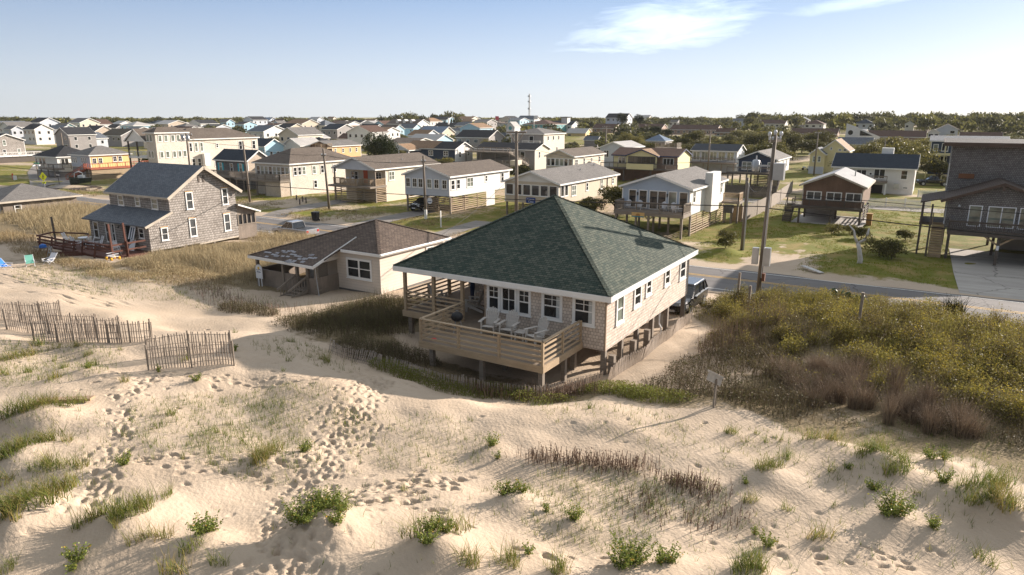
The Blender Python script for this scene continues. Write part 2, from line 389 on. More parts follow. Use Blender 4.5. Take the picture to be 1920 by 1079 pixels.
CTRL = np.array([(-25,10,3.0),(-18,9,3.0),(-10,9,3.05),(-3,10,3.0),(3,12,3.0),(10,14,2.9),(-12,4,2.7),(-20,3,2.6),(-2,4,2.7),(-36,12,2.8),(-45,10,2.4),
 (-44,17,2.35),(-36,17,2.4),(-30,16.5,2.55),(-24,15,3.0),(-22,17.5,2.8),(-26,18,2.6),(-18,16,3.1),(-14,18.2,2.75),(-11,19.0,2.7),(-8,19.4,2.75),(-17.5,19.3,2.5),(-2,19,2.85),(5,19,2.8),
 (-20,20.9,1.75),(-12.3,22.0,1.4),(-16,21.4,1.4),(-14,21.6,1.35),(-18,21.3,1.5),(-16,24,1.1),(-13,24,1.1),(-16,27,1.1),(-12,28,1.1),(-20,28,1.1),(-16,34,1.15),(-12,37,1.0),(-9.6,23,2.3),(-10.6,25.5,1.35),(-9.3,28,1.5),(-9.3,33,1.4),(-10.5,38,1.0),
 (-5.4,22.6,2.65),(-5,26,2.3),(-6,30,2.0),(-4,36,2.3),(0,36,2.4),(2,30,2.5),(6,30,2.6),(12,36,2.4),(-8,42,1.3),(-3,45,1.3),(5,45,1.4),(14,45,1.2),(-10.5,46,.4),(-14,42,.6),(-13,45,.3),
 (-35,29,1.05),(-30,30,1.2),(-38,32,1.1),(-34,36,1.0),(-27,28,1.3),(-27,33,1.2),(-25,23,1.9),(-60,32,.95),(-58,38,1.0),(-66,34,1.0),(-50,36,1.1),(-45,38,1.0),(-48,30,1.35),(-62,27,1.1),(-54,26,1.35),
 (-45,24,1.8),(-40,24,1.55),(-35,24,1.4),(-32,21,1.8),(-55,20,1.8),(-70,24,1.3),(-80,30,1.3),(-90,34,1.3),(-70,44,.8),(-60,46,.5),(-30,44,.4),(-40,45,.4),(-20,44,.5),(-120,40,1.2),(-150,40,1),(-120,25,1.4),(-75,16,1.8),(40,20,2.5),(40,40,1.2)], float)
def ctrl_z(x, y):
    x = np.asarray(x, float); y = np.asarray(y, float)
    num = np.zeros_like(x+y); den = np.zeros_like(x+y)
    for cx, cy, cz in CTRL:
        d2 = (x-cx)**2+(y-cy)**2; wt = 1.0/(d2+2.2)**1.7
        num += wt*cz; den += wt
    return num/den
HUMMOCK = []      # (x, y, height, radius): little sand mounds that plants hold
def far_hill(x, y):
    d = np.hypot(np.asarray(x, float), y)
    h = 4.0*sstep(220, 520, d)
    return h + sstep(170, 330, d)*.9*fbm(np.asarray(x)/70., np.asarray(y)/55., 91, 3)
def base_z(x, y):
    x = np.asarray(x, float); y = np.asarray(y, float)
    dune = ctrl_z(x, y)
    amp = sstep(24, 18, y)*sstep(-70, -30, x)*sstep(30, 10, x)
    dune = dune + amp*(.38*fbm(x/4.6, y/3.6, 5, 3) + .06*fbm(x/1.3, y/1.1, 15, 2)) + (1-amp)*sstep(50, 40, y)*.12*fbm(x/2.5, y/2.5, 25, 3)
    z = dune*sstep(48.6, 44.8, y)
    inland = sstep(58.0, 60.5, y)
    drive = np.minimum.reduce([np.maximum(abs(x-c)-wd, 0) for c, wd in ((-75., 2.5), (-58., 2.5), (-46., 2.), (-10.5, 2.5), (7., 6.))])
    mound = np.clip(fbm(x/6., y/4., 41, 3)+.25, 0, 1)*.55*sstep(.5, 2.5, drive)*sstep(72, 64, y)
    z = z + inland*(mound + .08*fbm(x/3., y/3., 44, 3)) + np.where(y > 100, far_hill(x, y), 0)
    return z
def Zg(x, y):
    z = base_z(np.array([x], float), np.array([y], float))[0]
    for hx, hy, hh, hr in HUMMOCK:
        d2 = ((x-hx)**2+(y-hy)**2)/(hr*hr)
        if d2 < 9: z += hh*math.exp(-d2)
    return float(z)
def make_ground(foot):
    def grow(a, step, f, lim):
        out = []; v = a
        while abs(v) < lim: step *= f; v += step; out.append(v)
        return out
    fx = np.arange(-34, 4.01, .056); xm = np.arange(-110, -34, .5); xp = np.arange(4.1, 30, .4)
    xs = np.array(grow(-110, -1.0, 1.13, 2600)[::-1] + list(xm) + list(fx) + list(xp) + grow(30, 1.0, 1.18, 2600))
    fy = np.arange(5.0, 22.6, .056)
    ys = np.array(grow(5, -.5, 1.35, 60)[::-1] + list(fy) + list(np.arange(22.7, 49.5, .2)) + list(np.arange(49.7, 100, .5)) + grow(100, .8, 1.1, 3200))
    X, Y = np.meshgrid(xs, ys); Zz = base_z(X, Y)
    ix = lambda v: np.searchsorted(xs, v)
    iy = lambda v: np.searchsorted(ys, v)
    for hx, hy, hh, hr in HUMMOCK:
        a, b = ix(hx-3*hr), ix(hx+3*hr); c, d = iy(hy-3*hr), iy(hy+3*hr)
        if b <= a or d <= c: continue
        Zz[c:d, a:b] += hh*np.exp(-((X[c:d, a:b]-hx)**2+(Y[c:d, a:b]-hy)**2)/(hr*hr))
    for px, py, yaw, ln, wd, dp in foot:
        r = ln*1.6; a, b = ix(px-r), ix(px+r); c, d = iy(py-r), iy(py+r)
        if b-a < 2 or d-c < 2: continue
        dx = X[c:d, a:b]-px; dy = Y[c:d, a:b]-py
        u = (dx*math.cos(yaw)+dy*math.sin(yaw))/ln; v = (-dx*math.sin(yaw)+dy*math.cos(yaw))/wd
        q = np.sqrt(u*u+v*v)
        Zz[c:d, a:b] += -dp*np.exp(-(q**4.0)*.9) + dp*.26*np.exp(-((q-1.4)/.3)**2)
    ny, nx = X.shape
    idx = np.arange(ny*nx).reshape(ny, nx)
    quads = np.stack([idx[:-1, :-1], idx[:-1, 1:], idx[1:, 1:], idx[1:, :-1]], -1).reshape(-1, 4)
    # how grassy / lawn-like the soil is (patches have their own real outline)
    veg = np.zeros_like(X)
    def blob(cx, cy, rx, ry, s=1.0):
        nonlocal veg
        q = ((X-cx)/rx)**2+((Y-cy)/ry)**2
        veg = np.maximum(veg, s*sstep(1.25, .6, q))
    for q in ((-46,35,13,8,.9),(-40,33,8,4,.8),(-88,40,22,12,.85),(-66,40,10,9,.8),(-26,28,4,5.5,.9),(-24.5,23.5,3.5,2,.7),(0,36,9,9,1),(-4,40,7,6,1),(-1,26,5,4.5,.8),(-7,23.5,3,1.6,.6),(7,30,8,10,.9),(-13,23,7,1.5,.55),(-48,28,7,2.5,.5),(-60,26,8,2.5,.5)): blob(*q)
    veg = np.clip(veg + .5*fbm(X/2.2, Y/2.2, 61, 4)*(veg > .02), 0, 1)
    inl = sstep(58.3, 61, Y + 1.2*fbm(X/3., Y/3., 62, 3))
    lawn = inl*np.clip(.62+.9*fbm(X/9., Y/7., 63, 4), 0, 1)
    lawn = np.where((X > -25) & (Y < 125), np.maximum(lawn, inl*sstep(-22, -14, X)*.95), lawn)
    tr = np.zeros_like(X)
    for xa, xb, wdt in ((-11.8, -11.8, .55), (-9.9, -9.9, .55)):
        cx = xa + (Y-60)*.03 + .5*np.sin(Y/7.)
        tr = np.maximum(tr, .8*sstep(wdt, wdt*.2, abs(X-cx)+.9*fbm(X/.9, Y/1.3, 67, 3)+.1)*sstep(84, 64, Y))
    tr = np.maximum(tr, sstep(4.6, 1.6, abs(X+10.2)+1.6*fbm(X/1.6, Y/1.6, 66, 3))*sstep(72, 62, Y+2*fbm(X/2., Y/2., 68, 3)))
    lawn = lawn*(1-tr*inl)
    ob = mesh_np('ground', np.stack([X, Y, Zz], -1).reshape(-1, 3), quads, GROUND, attrs={'veg': veg.ravel(), 'lawn': lawn.ravel()}, smooth=True)
    tag(ob, 'pale dune sand running inland into sandy grass lots', None, kind='structure')
    return ob
def ground_mat():
    m, nt, b = newmat('dune_sand_and_turf'); t = coords(nt); P = t.outputs['Object']
    at = lambda n: N(nt, 'ShaderNodeAttribute', attribute_name=n, attribute_type='GEOMETRY').outputs['Fac']
    n1 = noise(nt, P, .35, 5); n2 = noise(nt, P, 3.0, 5); n3 = noise(nt, P, 60, 3)
    sand = mixc(nt, remap(nt, n1, .3, .7), (.425, .338, .25), (.485, .395, .302))
    sand = mixc(nt, remap(nt, n2, .42, .72, 0, .35), sand, (.39, .305, .22))
    sand = mixc(nt, remap(nt, n3, .3, .7, 0, .25), sand, (.37, .29, .21))
    gr = noise(nt, P, 1.4, 6, .7); gr2 = noise(nt, P, 9, 4, .7)
    soil = mixc(nt, remap(nt, gr2, .3, .7), (.13, .105, .065), (.28, .215, .125))
    vf = remap(nt, MATH(nt, 'ADD', at('veg'), MATH(nt, 'MULTIPLY', MATH(nt, 'SUBTRACT', gr, .5), 1.1)), .38, .62)
    c = mixc(nt, vf, sand, soil)
    lw = mixc(nt, remap(nt, gr2, .3, .7), (.085, .112, .018), (.20, .185, .036))
    lw = mixc(nt, remap(nt, noise(nt, P, .5, 5, .6), .45, .65), lw, (.25, .19, .07))
    lf = remap(nt, MATH(nt, 'ADD', at('lawn'), MATH(nt, 'MULTIPLY', MATH(nt, 'SUBTRACT', gr, .5), 1.2)), .3, .62)
    c = mixc(nt, lf, c, lw)
    LK(nt, c, b.inputs['Base Color']); b.inputs['Roughness'].default_value = .95; b.inputs['Specular IOR Level'].default_value = .1
    wv = N(nt, 'ShaderNodeTexWave', wave_type='BANDS', bands_direction='DIAGONAL'); wv.inputs['Scale'].default_value = 3.2; wv.inputs['Distortion'].default_value = 5; wv.inputs['Detail'].default_value = 3; wv.inputs['Detail Scale'].default_value = 1.2
    LK(nt, P, wv.inputs['Vector'])
    h = MATH(nt, 'ADD', MATH(nt, 'MULTIPLY', noise(nt, P, 7, 5, .6), .9), MATH(nt, 'MULTIPLY', wv.outputs[0], .045))
    h = MATH(nt, 'ADD', h, MATH(nt, 'MULTIPLY', MATH(nt, 'MULTIPLY', gr2, vf), 1.2))
    bump(nt, b, h, .55, .07)
    return m
GROUND = ground_mat()
def asphalt(name, col, cracks=True):
    m, nt, b = newmat(name); t = coords(nt); P = t.outputs['Object']
    mp = N(nt, 'ShaderNodeMapping'); LK(nt, P, mp.inputs[0]); mp.inputs['Scale'].default_value = (.06, 1.1, 1)
    st = noise(nt, mp.outputs[0], 1.0, 4); n = noise(nt, P, 30, 3); g = noise(nt, P, .6, 5)
    c = mixc(nt, remap(nt, st, .3, .7), tuple(x*.82 for x in col), tuple(x*1.18 for x in col))
    c = mixc(nt, remap(nt, n, .3, .7, 0, .3), c, tuple(x*.7 for x in col))
    c = mixc(nt, remap(nt, g, .5, .75, 0, .3), c, tuple(x*1.35 for x in col))
    if cracks:
        vo = N(nt, 'ShaderNodeTexVoronoi', feature='DISTANCE_TO_EDGE'); vo.inputs['Scale'].default_value = .16
        dn = N(nt, 'ShaderNodeTexNoise'); dn.inputs['Scale'].default_value = 1.2; LK(nt, P, dn.inputs['Vector'])
        vm = N(nt, 'ShaderNodeVectorMath', operation='MULTIPLY_ADD'); LK(nt, dn.outputs['Color'], vm.inputs[0]); vm.inputs[1].default_value = (1, 1, 0); LK(nt, P, vm.inputs[2])
        LK(nt, vm.outputs[0], vo.inputs['Vector'])
        c = mixc(nt, remap(nt, vo.outputs['Distance'], .004, .012, .7, 0), c, tuple(x*.35 for x in col))
    LK(nt, c, b.inputs['Base Color']); b.inputs['Roughness'].default_value = .85; b.inputs['Specular IOR Level'].default_value = .25
    return m
ASPH = asphalt('road_asphalt', (.150, .141, .136)); ASPH2 = asphalt('driveway_asphalt', (.22, .20, .18)); CONCD = asphalt('driveway_concrete', (.36, .335, .30))
LINEW = plain('worn_white_paint', (.62, .61, .58), .7, .2, 3); LINEY = plain('worn_yellow_paint', (.55, .33, .07), .7, .2, 3)
def sheet(name, pts, z, mat, label):
    o = MB().poly(*[(x, y, z) for x, y in pts]).build(name, mat); tag(o, label, None, kind='structure'); return o
sheet('road', [(-600, 49.0), (90, 49.0), (90, 57.7), (-600, 57.7)], .034, ASPH, 'grey two-lane beach road')
mk = MB()
for y0, y1 in ((49.92, 50.04), (56.88, 57.0)): mk.poly((-600, y0, .039), (90, y0, .039), (90, y1, .039), (-600, y1, .039))
o = mk.build('road_edge_markings', LINEW); tag(o, 'white edge lines painted along the beach road', None, kind='structure')
mk = MB()
for y0, y1 in ((53.62, 53.74), (53.96, 54.08)): mk.poly((-600, y0, .039), (90, y0, .039), (90, y1, .039), (-600, y1, .039))
o = mk.build('road_centre_markings', LINEY); tag(o, 'double yellow centre line of the beach road', None, kind='structure')
def ribbon(name, pts, wd, mat, label, dz=.03):
    """a paved strip that follows the ground"""
    mb = MB(); P = []
    for (xa, ya), (xb, yb) in zip(pts[:-1], pts[1:]):
        n = max(1, int(math.hypot(xb-xa, yb-ya)/1.2))
        P += [(xa+(xb-xa)*k/n, ya+(yb-ya)*k/n) for k in range(n)]
    P.append(pts[-1]); row = []
    for i, (x, y) in enumerate(P):
        xa, ya = P[max(0, i-1)]; xb, yb = P[min(len(P)-1, i+1)]
        L = math.hypot(xb-xa, yb-ya); nx, ny = -(yb-ya)/L, (xb-xa)/L
        r = []
        for k in (-1, -.5, 0, .5, 1):
            px, py = x+nx*wd*.5*k, y+ny*wd*.5*k
            r.append((px, py, max(Zg(px, py), 0)+dz))
        row.append(r)
    for a, b in zip(row[:-1], row[1:]):
        for k in range(4): mb.poly(a[k], b[k], b[k+1], a[k+1])
    o = mb.build(name, mat, fix=False)
    tag(o, label, None, kind='structure'); return o
ribbon('driveway', [(-71, 57.75), (-73.5, 62), (-75.2, 68), (-76, 76)], 3.6, ASPH2, 'grey driveway between the hip-roofed house and the porch house')
ribbon('driveway', [(-56.6, 57.75), (-57.4, 64), (-58, 74)], 3.4, ASPH2, 'grey driveway running under the pale blue stilt house')
ribbon('driveway', [(-44.6, 57.75), (-45.3, 63), (-46, 69)], 2.6, ASPH2, 'narrow grey driveway beside the beige sunroom house')
ribbon('driveway', [(8.5, 57.75), (8.2, 66), (8, 78)], 11.5, CONCD, 'pale concrete driveway in front of the dark shingled house')
ribbon('side_street', [(-131, 57.75), (-136, 63), (-146, 67.5), (-175, 80), (-215, 100), (-260, 130)], 7.0, ASPH2, 'grey side street turning inland past the yellow house')
ribbon('back_lane', [(-135, 108), (-90, 108), (-60, 107), (-35, 107), (-12, 108.5), (30, 110)], 5.0, ASPH2, 'grey lane behind the first row of houses')

# ragged sand blown over both road edges
rnd = random.Random(31)
for nm, ye, sg in (('near', 49.0, 1), ('far', 57.7, -1)):
    m = MB(); x = -330.0
    prev = None
    while x < 88:
        w0 = max(.02, .28+.9*float(fbm(x/5., ye, 140, 4))); cur = ((x, ye-sg*.25, .036), (x, ye+sg*w0, .0375)); 
        if prev: m.poly(prev[0], cur[0], cur[1], prev[1]) if sg > 0 else m.poly(prev[1], cur[1], cur[0], prev[0])
        prev = cur; x += .35
    o = m.build('sand_drift', GROUND); tag(o, 'ragged drift of sand along the %s edge of the road' % ('seaward' if nm == 'near' else 'inland'), None, kind='structure')
# ---------------------------------------------------------------- building blocks
FOOT = []
def facept(face, c, u, z, out=0.0):
    if face == 'F': return (u, c-out, z)
    if face == 'B': return (u, c+out, z)
    if face == 'R': return (c+out, u, z)
    return (c-out, u, z)
def fbox(mb, face, c, u0, u1, z0, z1, o0, o1):
    a = facept(face, c, u0, z0, o0); b = facept(face, c, u1, z1, o1); mb.box(*a, *b)
def window(par, face, c, u0, u1, z0, z1, style='dh', b=.10, fm=None, pm=None, n=1, sill=True, label=None):
    """frame stands proud of the wall; the pane is a sub-part set back inside it"""
    fm = fm or WHITE; pm = pm or (GLASSC if (int(abs(u0*37+z0*11+c*5)) % 4 == 0) else GLASS)
    f = MB()
    fbox(f, face, c, u0, u0+b, z0, z1, -.02, .05); fbox(f, face, c, u1-b, u1, z0, z1, -.02, .05)
    fbox(f, face, c, u0+b, u1-b, z1-b, z1, -.02, .05); fbox(f, face, c, u0+b, u1-b, z0, z0+b*.9, -.02, .05)
    if sill: fbox(f, face, c, u0-.04, u1+.04, z0-.05, z0, -.02, .085)
    iw = (u1-u0-2*b)
    for k in range(1, n):
        uc = u0+b+iw*k/n; fbox(f, face, c, uc-b*.45, uc+b*.45, z0+b*.9, z1-b, -.02, .046)
    zm = (z0+z1)/2
    for k in range(n):
        ua = u0+b+iw*k/n; ub = u0+b+iw*(k+1)/n
        if style in ('dh', 'grid'): fbox(f, face, c, ua, ub, zm-.028, zm+.028, -.02, .03)
        if style == 'grid':
            uc = (ua+ub)/2; fbox(f, face, c, uc-.014, uc+.014, zm+.028, z1-b, -.02, .026)
            fbox(f, face, c, ua, ub, zm+(z1-zm)*.48-.014, zm+(z1-zm)*.48+.014, -.02, .024)
        if style == 'cross':
            uc = (ua+ub)/2; fbox(f, face, c, uc-.016, uc+.016, z0+b*.9, z1-b, -.02, .028); fbox(f, face, c, ua, ub, zm-.016, zm+.016, -.02, .026)
    o = f.build('window', fm, par)
    if label: o['label'] = label
    p = MB(); fbox(p, face, c, u0+b*.6, u1-b*.6, z0+b*.5, z1-b*.6, -.03, .012)
    p.build('pane', pm, o)
    return o
def tinywin(par, face, c, u0, u1, z0, z1, b=.09, pm=None):
    """a far window: frame and dark glass in one part"""
    f = MB(); fbox(f, face, c, u0, u1, z0, z1, -.02, .03); f.cur = 1
    fbox(f, face, c, u0+b, u1-b, z0+b, z1-b, -.02, .045)
    return f.build('window', [WHITE, pm or GLASS], par)
def rail(mb, p, q, z, h=.95, style='bal', post=.10, gap=.16, nslat=4, pw=1.9, ends=(1, 1)):
    """deck railing between two plan points"""
    (xa, ya), (xb, yb) = p, q; L = math.hypot(xb-xa, yb-ya); n = max(1, round(L/pw))
    for k in range(n+1):
        if (k == 0 and not ends[0]) or (k == n and not ends[1]): continue
        x, y = xa+(xb-xa)*k/n, ya+(yb-ya)*k/n; mb.box(x-post/2, y-post/2, z-.25, x+post/2, y+post/2, z+h-.02)
    mb.bar((xa, ya, z+h), (xb, yb, z+h), .14, .045)
    if style == 'bal':
        mb.bar((xa, ya, z+.10), (xb, yb, z+.10), .05, .08); mb.bar((xa, ya, z+h-.08), (xb, yb, z+h-.08), .04, .09)
        m = int(L/gap)
        for k in range(1, m):
            x, y = xa+(xb-xa)*k/m, ya+(yb-ya)*k/m; mb.box(x-.019, y-.019, z+.08, x+.019, y+.019, z+h-.06)
    else:
        for k in range(nslat):
            zz = z+.13+(h-.18)*k/(nslat-.35)
            mb.bar((xa, ya, zz), (xb, yb, zz), .035, .085)
def slats(mb, p, q, z0, z1, step=.20, h=.13, th=.03):
    if step < .28: step, h = .265, .125
    z = z0+h/2
    while z < z1: mb.bar((*p, z), (*q, z), th, h); z += step
def posts(par, pts, z0f, z1, s=.2, mat=None):
    for x, y in pts:
        zb = z0f(x, y)-.3 if callable(z0f) else z0f
        MB().box(x-s/2, y-s/2, zb, x+s/2, y+s/2, z1).build('post', mat or WD_GREY, par)
def stairs(par, p, q, z0, z1, wd=1.1, mat=None, handrail=True):
    """flight from p (low) to q (high) in plan"""
    mat = mat or WD_GREY; (xa, ya), (xb, yb) = p, q; L = math.hypot(xb-xa, yb-ya); dx, dy = (xb-xa)/L, (yb-ya)/L; nx, ny = -dy, dx
    n = max(2, int((z1-z0)/.19)); mb = MB()
    for k in range(n):
        t = (k+.5)/n; x, y, z = xa+(xb-xa)*t, ya+(yb-ya)*t, z0+(z1-z0)*(k+1)/n
        mb.bar((x-nx*wd/2, y-ny*wd/2, z), (x+nx*wd/2, y+ny*wd/2, z), L/n*1.02, .045)
        mb.bar((x-dx*L/n*.45-nx*wd/2, y-dy*L/n*.45-ny*wd/2, z-.11), (x-dx*L/n*.45+nx*wd/2, y-dy*L/n*.45+ny*wd/2, z-.11), .02, .13)
    for s in (-1, 1):
        ox, oy = nx*wd/2*s, ny*wd/2*s
        mb.bar((xa+ox, ya+oy, z0-.05), (xb+ox, yb+oy, z1-.1), .05, .26)
        if handrail:
            mb.bar((xa+ox, ya+oy, z0+.9), (xb+ox, yb+oy, z1+.9), .06, .09)
            m = max(2, int(L/.9))
            for k in range(m+1):
                t = k/m; mb.box(xa+(xb-xa)*t+ox-.04, ya+(yb-ya)*t+oy-.04, z0+(z1-z0)*t-.1, xa+(xb-xa)*t+ox+.04, ya+(yb-ya)*t+oy+.04, z0+(z1-z0)*t+.9)
    return mb.build('stairs', mat, par)
def roofpts(kind, x0, x1, y0, y1, ze, zr, ap=None):
    """top faces of a roof over the eave rectangle"""
    xm, ym = (x0+x1)/2, (y0+y1)/2
    if kind == 'gx':
        return [[(x0,y0,ze),(x1,y0,ze),(x1,ym,zr),(x0,ym,zr)], [(x1,y1,ze),(x0,y1,ze),(x0,ym,zr),(x1,ym,zr)]]
    if kind == 'gy':
        return [[(x0,y1,ze),(x0,y0,ze),(xm,y0,zr),(xm,y1,zr)], [(x1,y0,ze),(x1,y1,ze),(xm,y1,zr),(xm,y0,zr)]]
    wx, wy = x1-x0, y1-y0
    if kind == 'pyr' or abs(wx-wy) < .3:
        a = (xm, ym, zr)
        return [[(x0,y0,ze),(x1,y0,ze),a], [(x1,y0,ze),(x1,y1,ze),a], [(x1,y1,ze),(x0,y1,ze),a], [(x0,y1,ze),(x0,y0,ze),a]]
    if wx > wy:
        a, b = (x0+wy/2, ym, zr), (x1-wy/2, ym, zr)
        return [[(x0,y0,ze),(x1,y0,ze),b,a], [(x1,y0,ze),(x1,y1,ze),b], [(x1,y1,ze),(x0,y1,ze),a,b], [(x0,y1,ze),(x0,y0,ze),a]]
    a, b = (xm, y0+wx/2, zr), (xm, y1-wx/2, zr)
    return [[(x0,y0,ze),(x1,y0,ze),a], [(x1,y0,ze),(x1,y1,ze),b,a], [(x1,y1,ze),(x0,y1,ze),b], [(x0,y1,ze),(x0,y0,ze),a,b]]
def roof(par, kind, x0, x1, y0, y1, ze, zr, mat, fm, th=.10, name='roof', fasc=.2):
    mb = MB()
    for p in roofpts(kind, x0, x1, y0, y1, ze, zr): mb.slab(p, th)
    o = mb.build(name, mat, par, fix=True)
    f = MB(); w_ = .05; xm, ym = (x0+x1)/2, (y0+y1)/2; k = .012
    def b(p, q): f.bar((p[0], p[1], p[2]-fasc/2-.02), (q[0], q[1], q[2]-fasc/2-.02), w_, fasc)
    if kind == 'gx':
        b((x0,y0-k,ze),(x1,y0-k,ze)); b((x0,y1+k,ze),(x1,y1+k,ze))
        for x in (x0-k, x1+k): b((x,y0,ze),(x,ym,zr)); b((x,y1,ze),(x,ym,zr))
    elif kind == 'gy':
        b((x0-k,y0,ze),(x0-k,y1,ze)); b((x1+k,y0,ze),(x1+k,y1,ze))
        for y in (y0-k, y1+k): b((x0,y,ze),(xm,y,zr)); b((x1,y,ze),(xm,y,zr))
    else:
        b((x0,y0-k,ze),(x1,y0-k,ze)); b((x0,y1+k,ze),(x1,y1+k,ze)); b((x0-k,y0,ze),(x0-k,y1,ze)); b((x1+k,y0,ze),(x1+k,y1,ze))
        # soffit closes the overhang
        f.poly((x0,y0,ze-th-.06),(x0,y1,ze-th-.06),(x1,y1,ze-th-.06),(x1,y0,ze-th-.06))
    f.build('fascia', fm, o)
    return o
def walls(par, kind, x0, x1, y0, y1, zb, ze, zr, oh, mat, name='wall'):
    """wall box (with gable ends); ze and zr belong to the eave edge, oh is the overhang"""
    xm, ym = (x0+x1)/2, (y0+y1)/2; mb = MB()
    if kind == 'gx':
        sl_ = (zr-ze)/(ym-y0+oh); zt = ze+sl_*oh-.12; zg = zr-.13
        for x, sgn in ((x0, -1), (x1, 1)): mb.poly(*([(x,y0,zb),(x,y1,zb),(x,y1,zt),(x,ym,zg),(x,y0,zt)][::sgn]))
        mb.poly((x0,y0,zb),(x1,y0,zb),(x1,y0,zt),(x0,y0,zt)); mb.poly((x1,y1,zb),(x0,y1,zb),(x0,y1,zt),(x1,y1,zt))
    elif kind == 'gy':
        sl_ = (zr-ze)/(xm-x0+oh); zt = ze+sl_*oh-.12; zg = zr-.13
        for y, sgn in ((y0, 1), (y1, -1)): mb.poly(*([(x0,y,zb),(x1,y,zb),(x1,y,zt),(xm,y,zg),(x0,y,zt)][::sgn]))
        mb.poly((x1,y0,zb),(x1,y1,zb),(x1,y1,zt),(x1,y0,zt)); mb.poly((x0,y1,zb),(x0,y0,zb),(x0,y0,zt),(x0,y1,zt))
    else:
        zt = ze-.14
        for a, b_ in (((x0,y0),(x1,y0)),((x1,y0),(x1,y1)),((x1,y1),(x0,y1)),((x0,y1),(x0,y0))): mb.poly((*a,zb),(*b_,zb),(*b_,zt),(*a,zt))
    mb.poly((x0,y0,zb),(x0,y1,zb),(x1,y1,zb),(x1,y0,zb))
    return mb.build(name, mat, par)
def corners(par, x0, x1, y0, y1, z0, z1, mat=None):
    mb = MB(); e = .012; w_ = .10
    for x, sx in ((x0, -1), (x1, 1)):
        for y, sy in ((y0, -1), (y1, 1)):
            mb.box(x+sx*e, y+sy*e, z0, x-sx*w_, y+sy*(e-.02), z1); mb.box(x+sx*e, y+sy*(e-.021), z0, x+sx*(e-.02), y-sy*w_, z1)
    return mb.build('corner_trim', mat or WHITE, par)
def house(name, label, x0, x1, y0, y1, zb, ze, zr, kind, wall, rf, fm=None, oh=.35, cat='house', group=None, trim=True, wins=(), ogab=.3):
    """eave-edge rectangle x0..y1; walls sit oh inside it"""
    fm = fm or WHITE
    t = thing(name, label, cat, (round((x0+x1)/2, 2), round((y0+y1)/2, 2), 0), 0, group)
    FOOT.append((x0, x1, y0, y1))
    ox = oh if kind != 'gx' else ogab; oy = oh if kind != 'gy' else ogab
    wx0, wx1, wy0, wy1 = x0+ox, x1-ox, y0+oy, y1-oy
    walls(t, kind, wx0, wx1, wy0, wy1, zb, ze, zr, oh, wall)
    roof(t, kind, x0, x1, y0, y1, ze, zr, rf, fm)
    if trim: corners(t, wx0, wx1, wy0, wy1, zb, ze-.3, fm)
    for wv in wins:
        face, u, z, wd, h = wv[:5]; st = wv[5] if len(wv) > 5 else 'dh'; n = wv[6] if len(wv) > 6 else 1; pm = wv[7] if len(wv) > 7 else None
        c = {'F': wy0, 'R': wx1, 'L': wx0, 'B': wy1}[face]
        window(t, face, c, u-wd/2, u+wd/2, z, z+h, st, n=n, pm=pm)
    return t, (wx0, wx1, wy0, wy1)
def adirondack(name, label, mat, loc, rz, group=None):
    t = thing(name, label, 'chair', loc, rz, group)
    def L(mb, nm): return mb.build(nm, mat, t, local=True)
    m = MB()
    for k in range(5): m.bar((-.27, -.28+.11*k, .36-.022*k), (.27, -.28+.11*k, .36-.022*k), .095, .022)
    L(m, 'seat')
    m = MB()
    for k in range(-3, 4):
        x = k*.078; top = 1.0-.028*abs(k)**1.6
        m.bar((x*.82, .20, .30), (x*1.15, .20+(top-.3)*.36, top), .066, .02, up=(0, 1, .3))
    m.bar((-.25, .31, .52), (.25, .31, .52), .03, .08); L(m, 'backrest')
    for s in (-1, 1): L(MB().bar((s*.33, -.36, .56), (s*.31, .34, .56), .12, .025), 'arm')
    for s in (-1, 1):
        L(MB().box(s*.27-.02, -.34, 0, s*.27+.02, -.24, .55), 'leg'); L(MB().bar((s*.25, -.32, .33), (s*.25, .48, .03), .03, .12), 'leg')
    return t
def gutterpipe(par, x, y, z0, z1):
    return MB().tube([(x, y, z1), (x, y, z0)], .04, 6).build('downspout', WHITE, par)
def solid_text(par, body, loc, size, mat, rot, name='lettering', ext=.004):
    c = bpy.data.curves.new(name, 'FONT'); c.body = body; c.size = size; c.align_x = 'CENTER'; c.align_y = 'CENTER'; c.extrude = ext
    c.materials.append(mat)
    o = bpy.data.objects.new(name, c); COL.objects.link(o); o.parent = par
    bpy.context.view_layer.update()
    me = bpy.data.meshes.new_from_object(o.evaluated_get(bpy.context.evaluated_depsgraph_get())); bpy.data.objects.remove(o)
    o = bpy.data.objects.new(name, me); COL.objects.link(o); o.parent = par
    off = ABS[par.name]; o.location = (loc[0]-off[0], loc[1]-off[1], loc[2]-off[2]); o.rotation_euler = rot
    return o
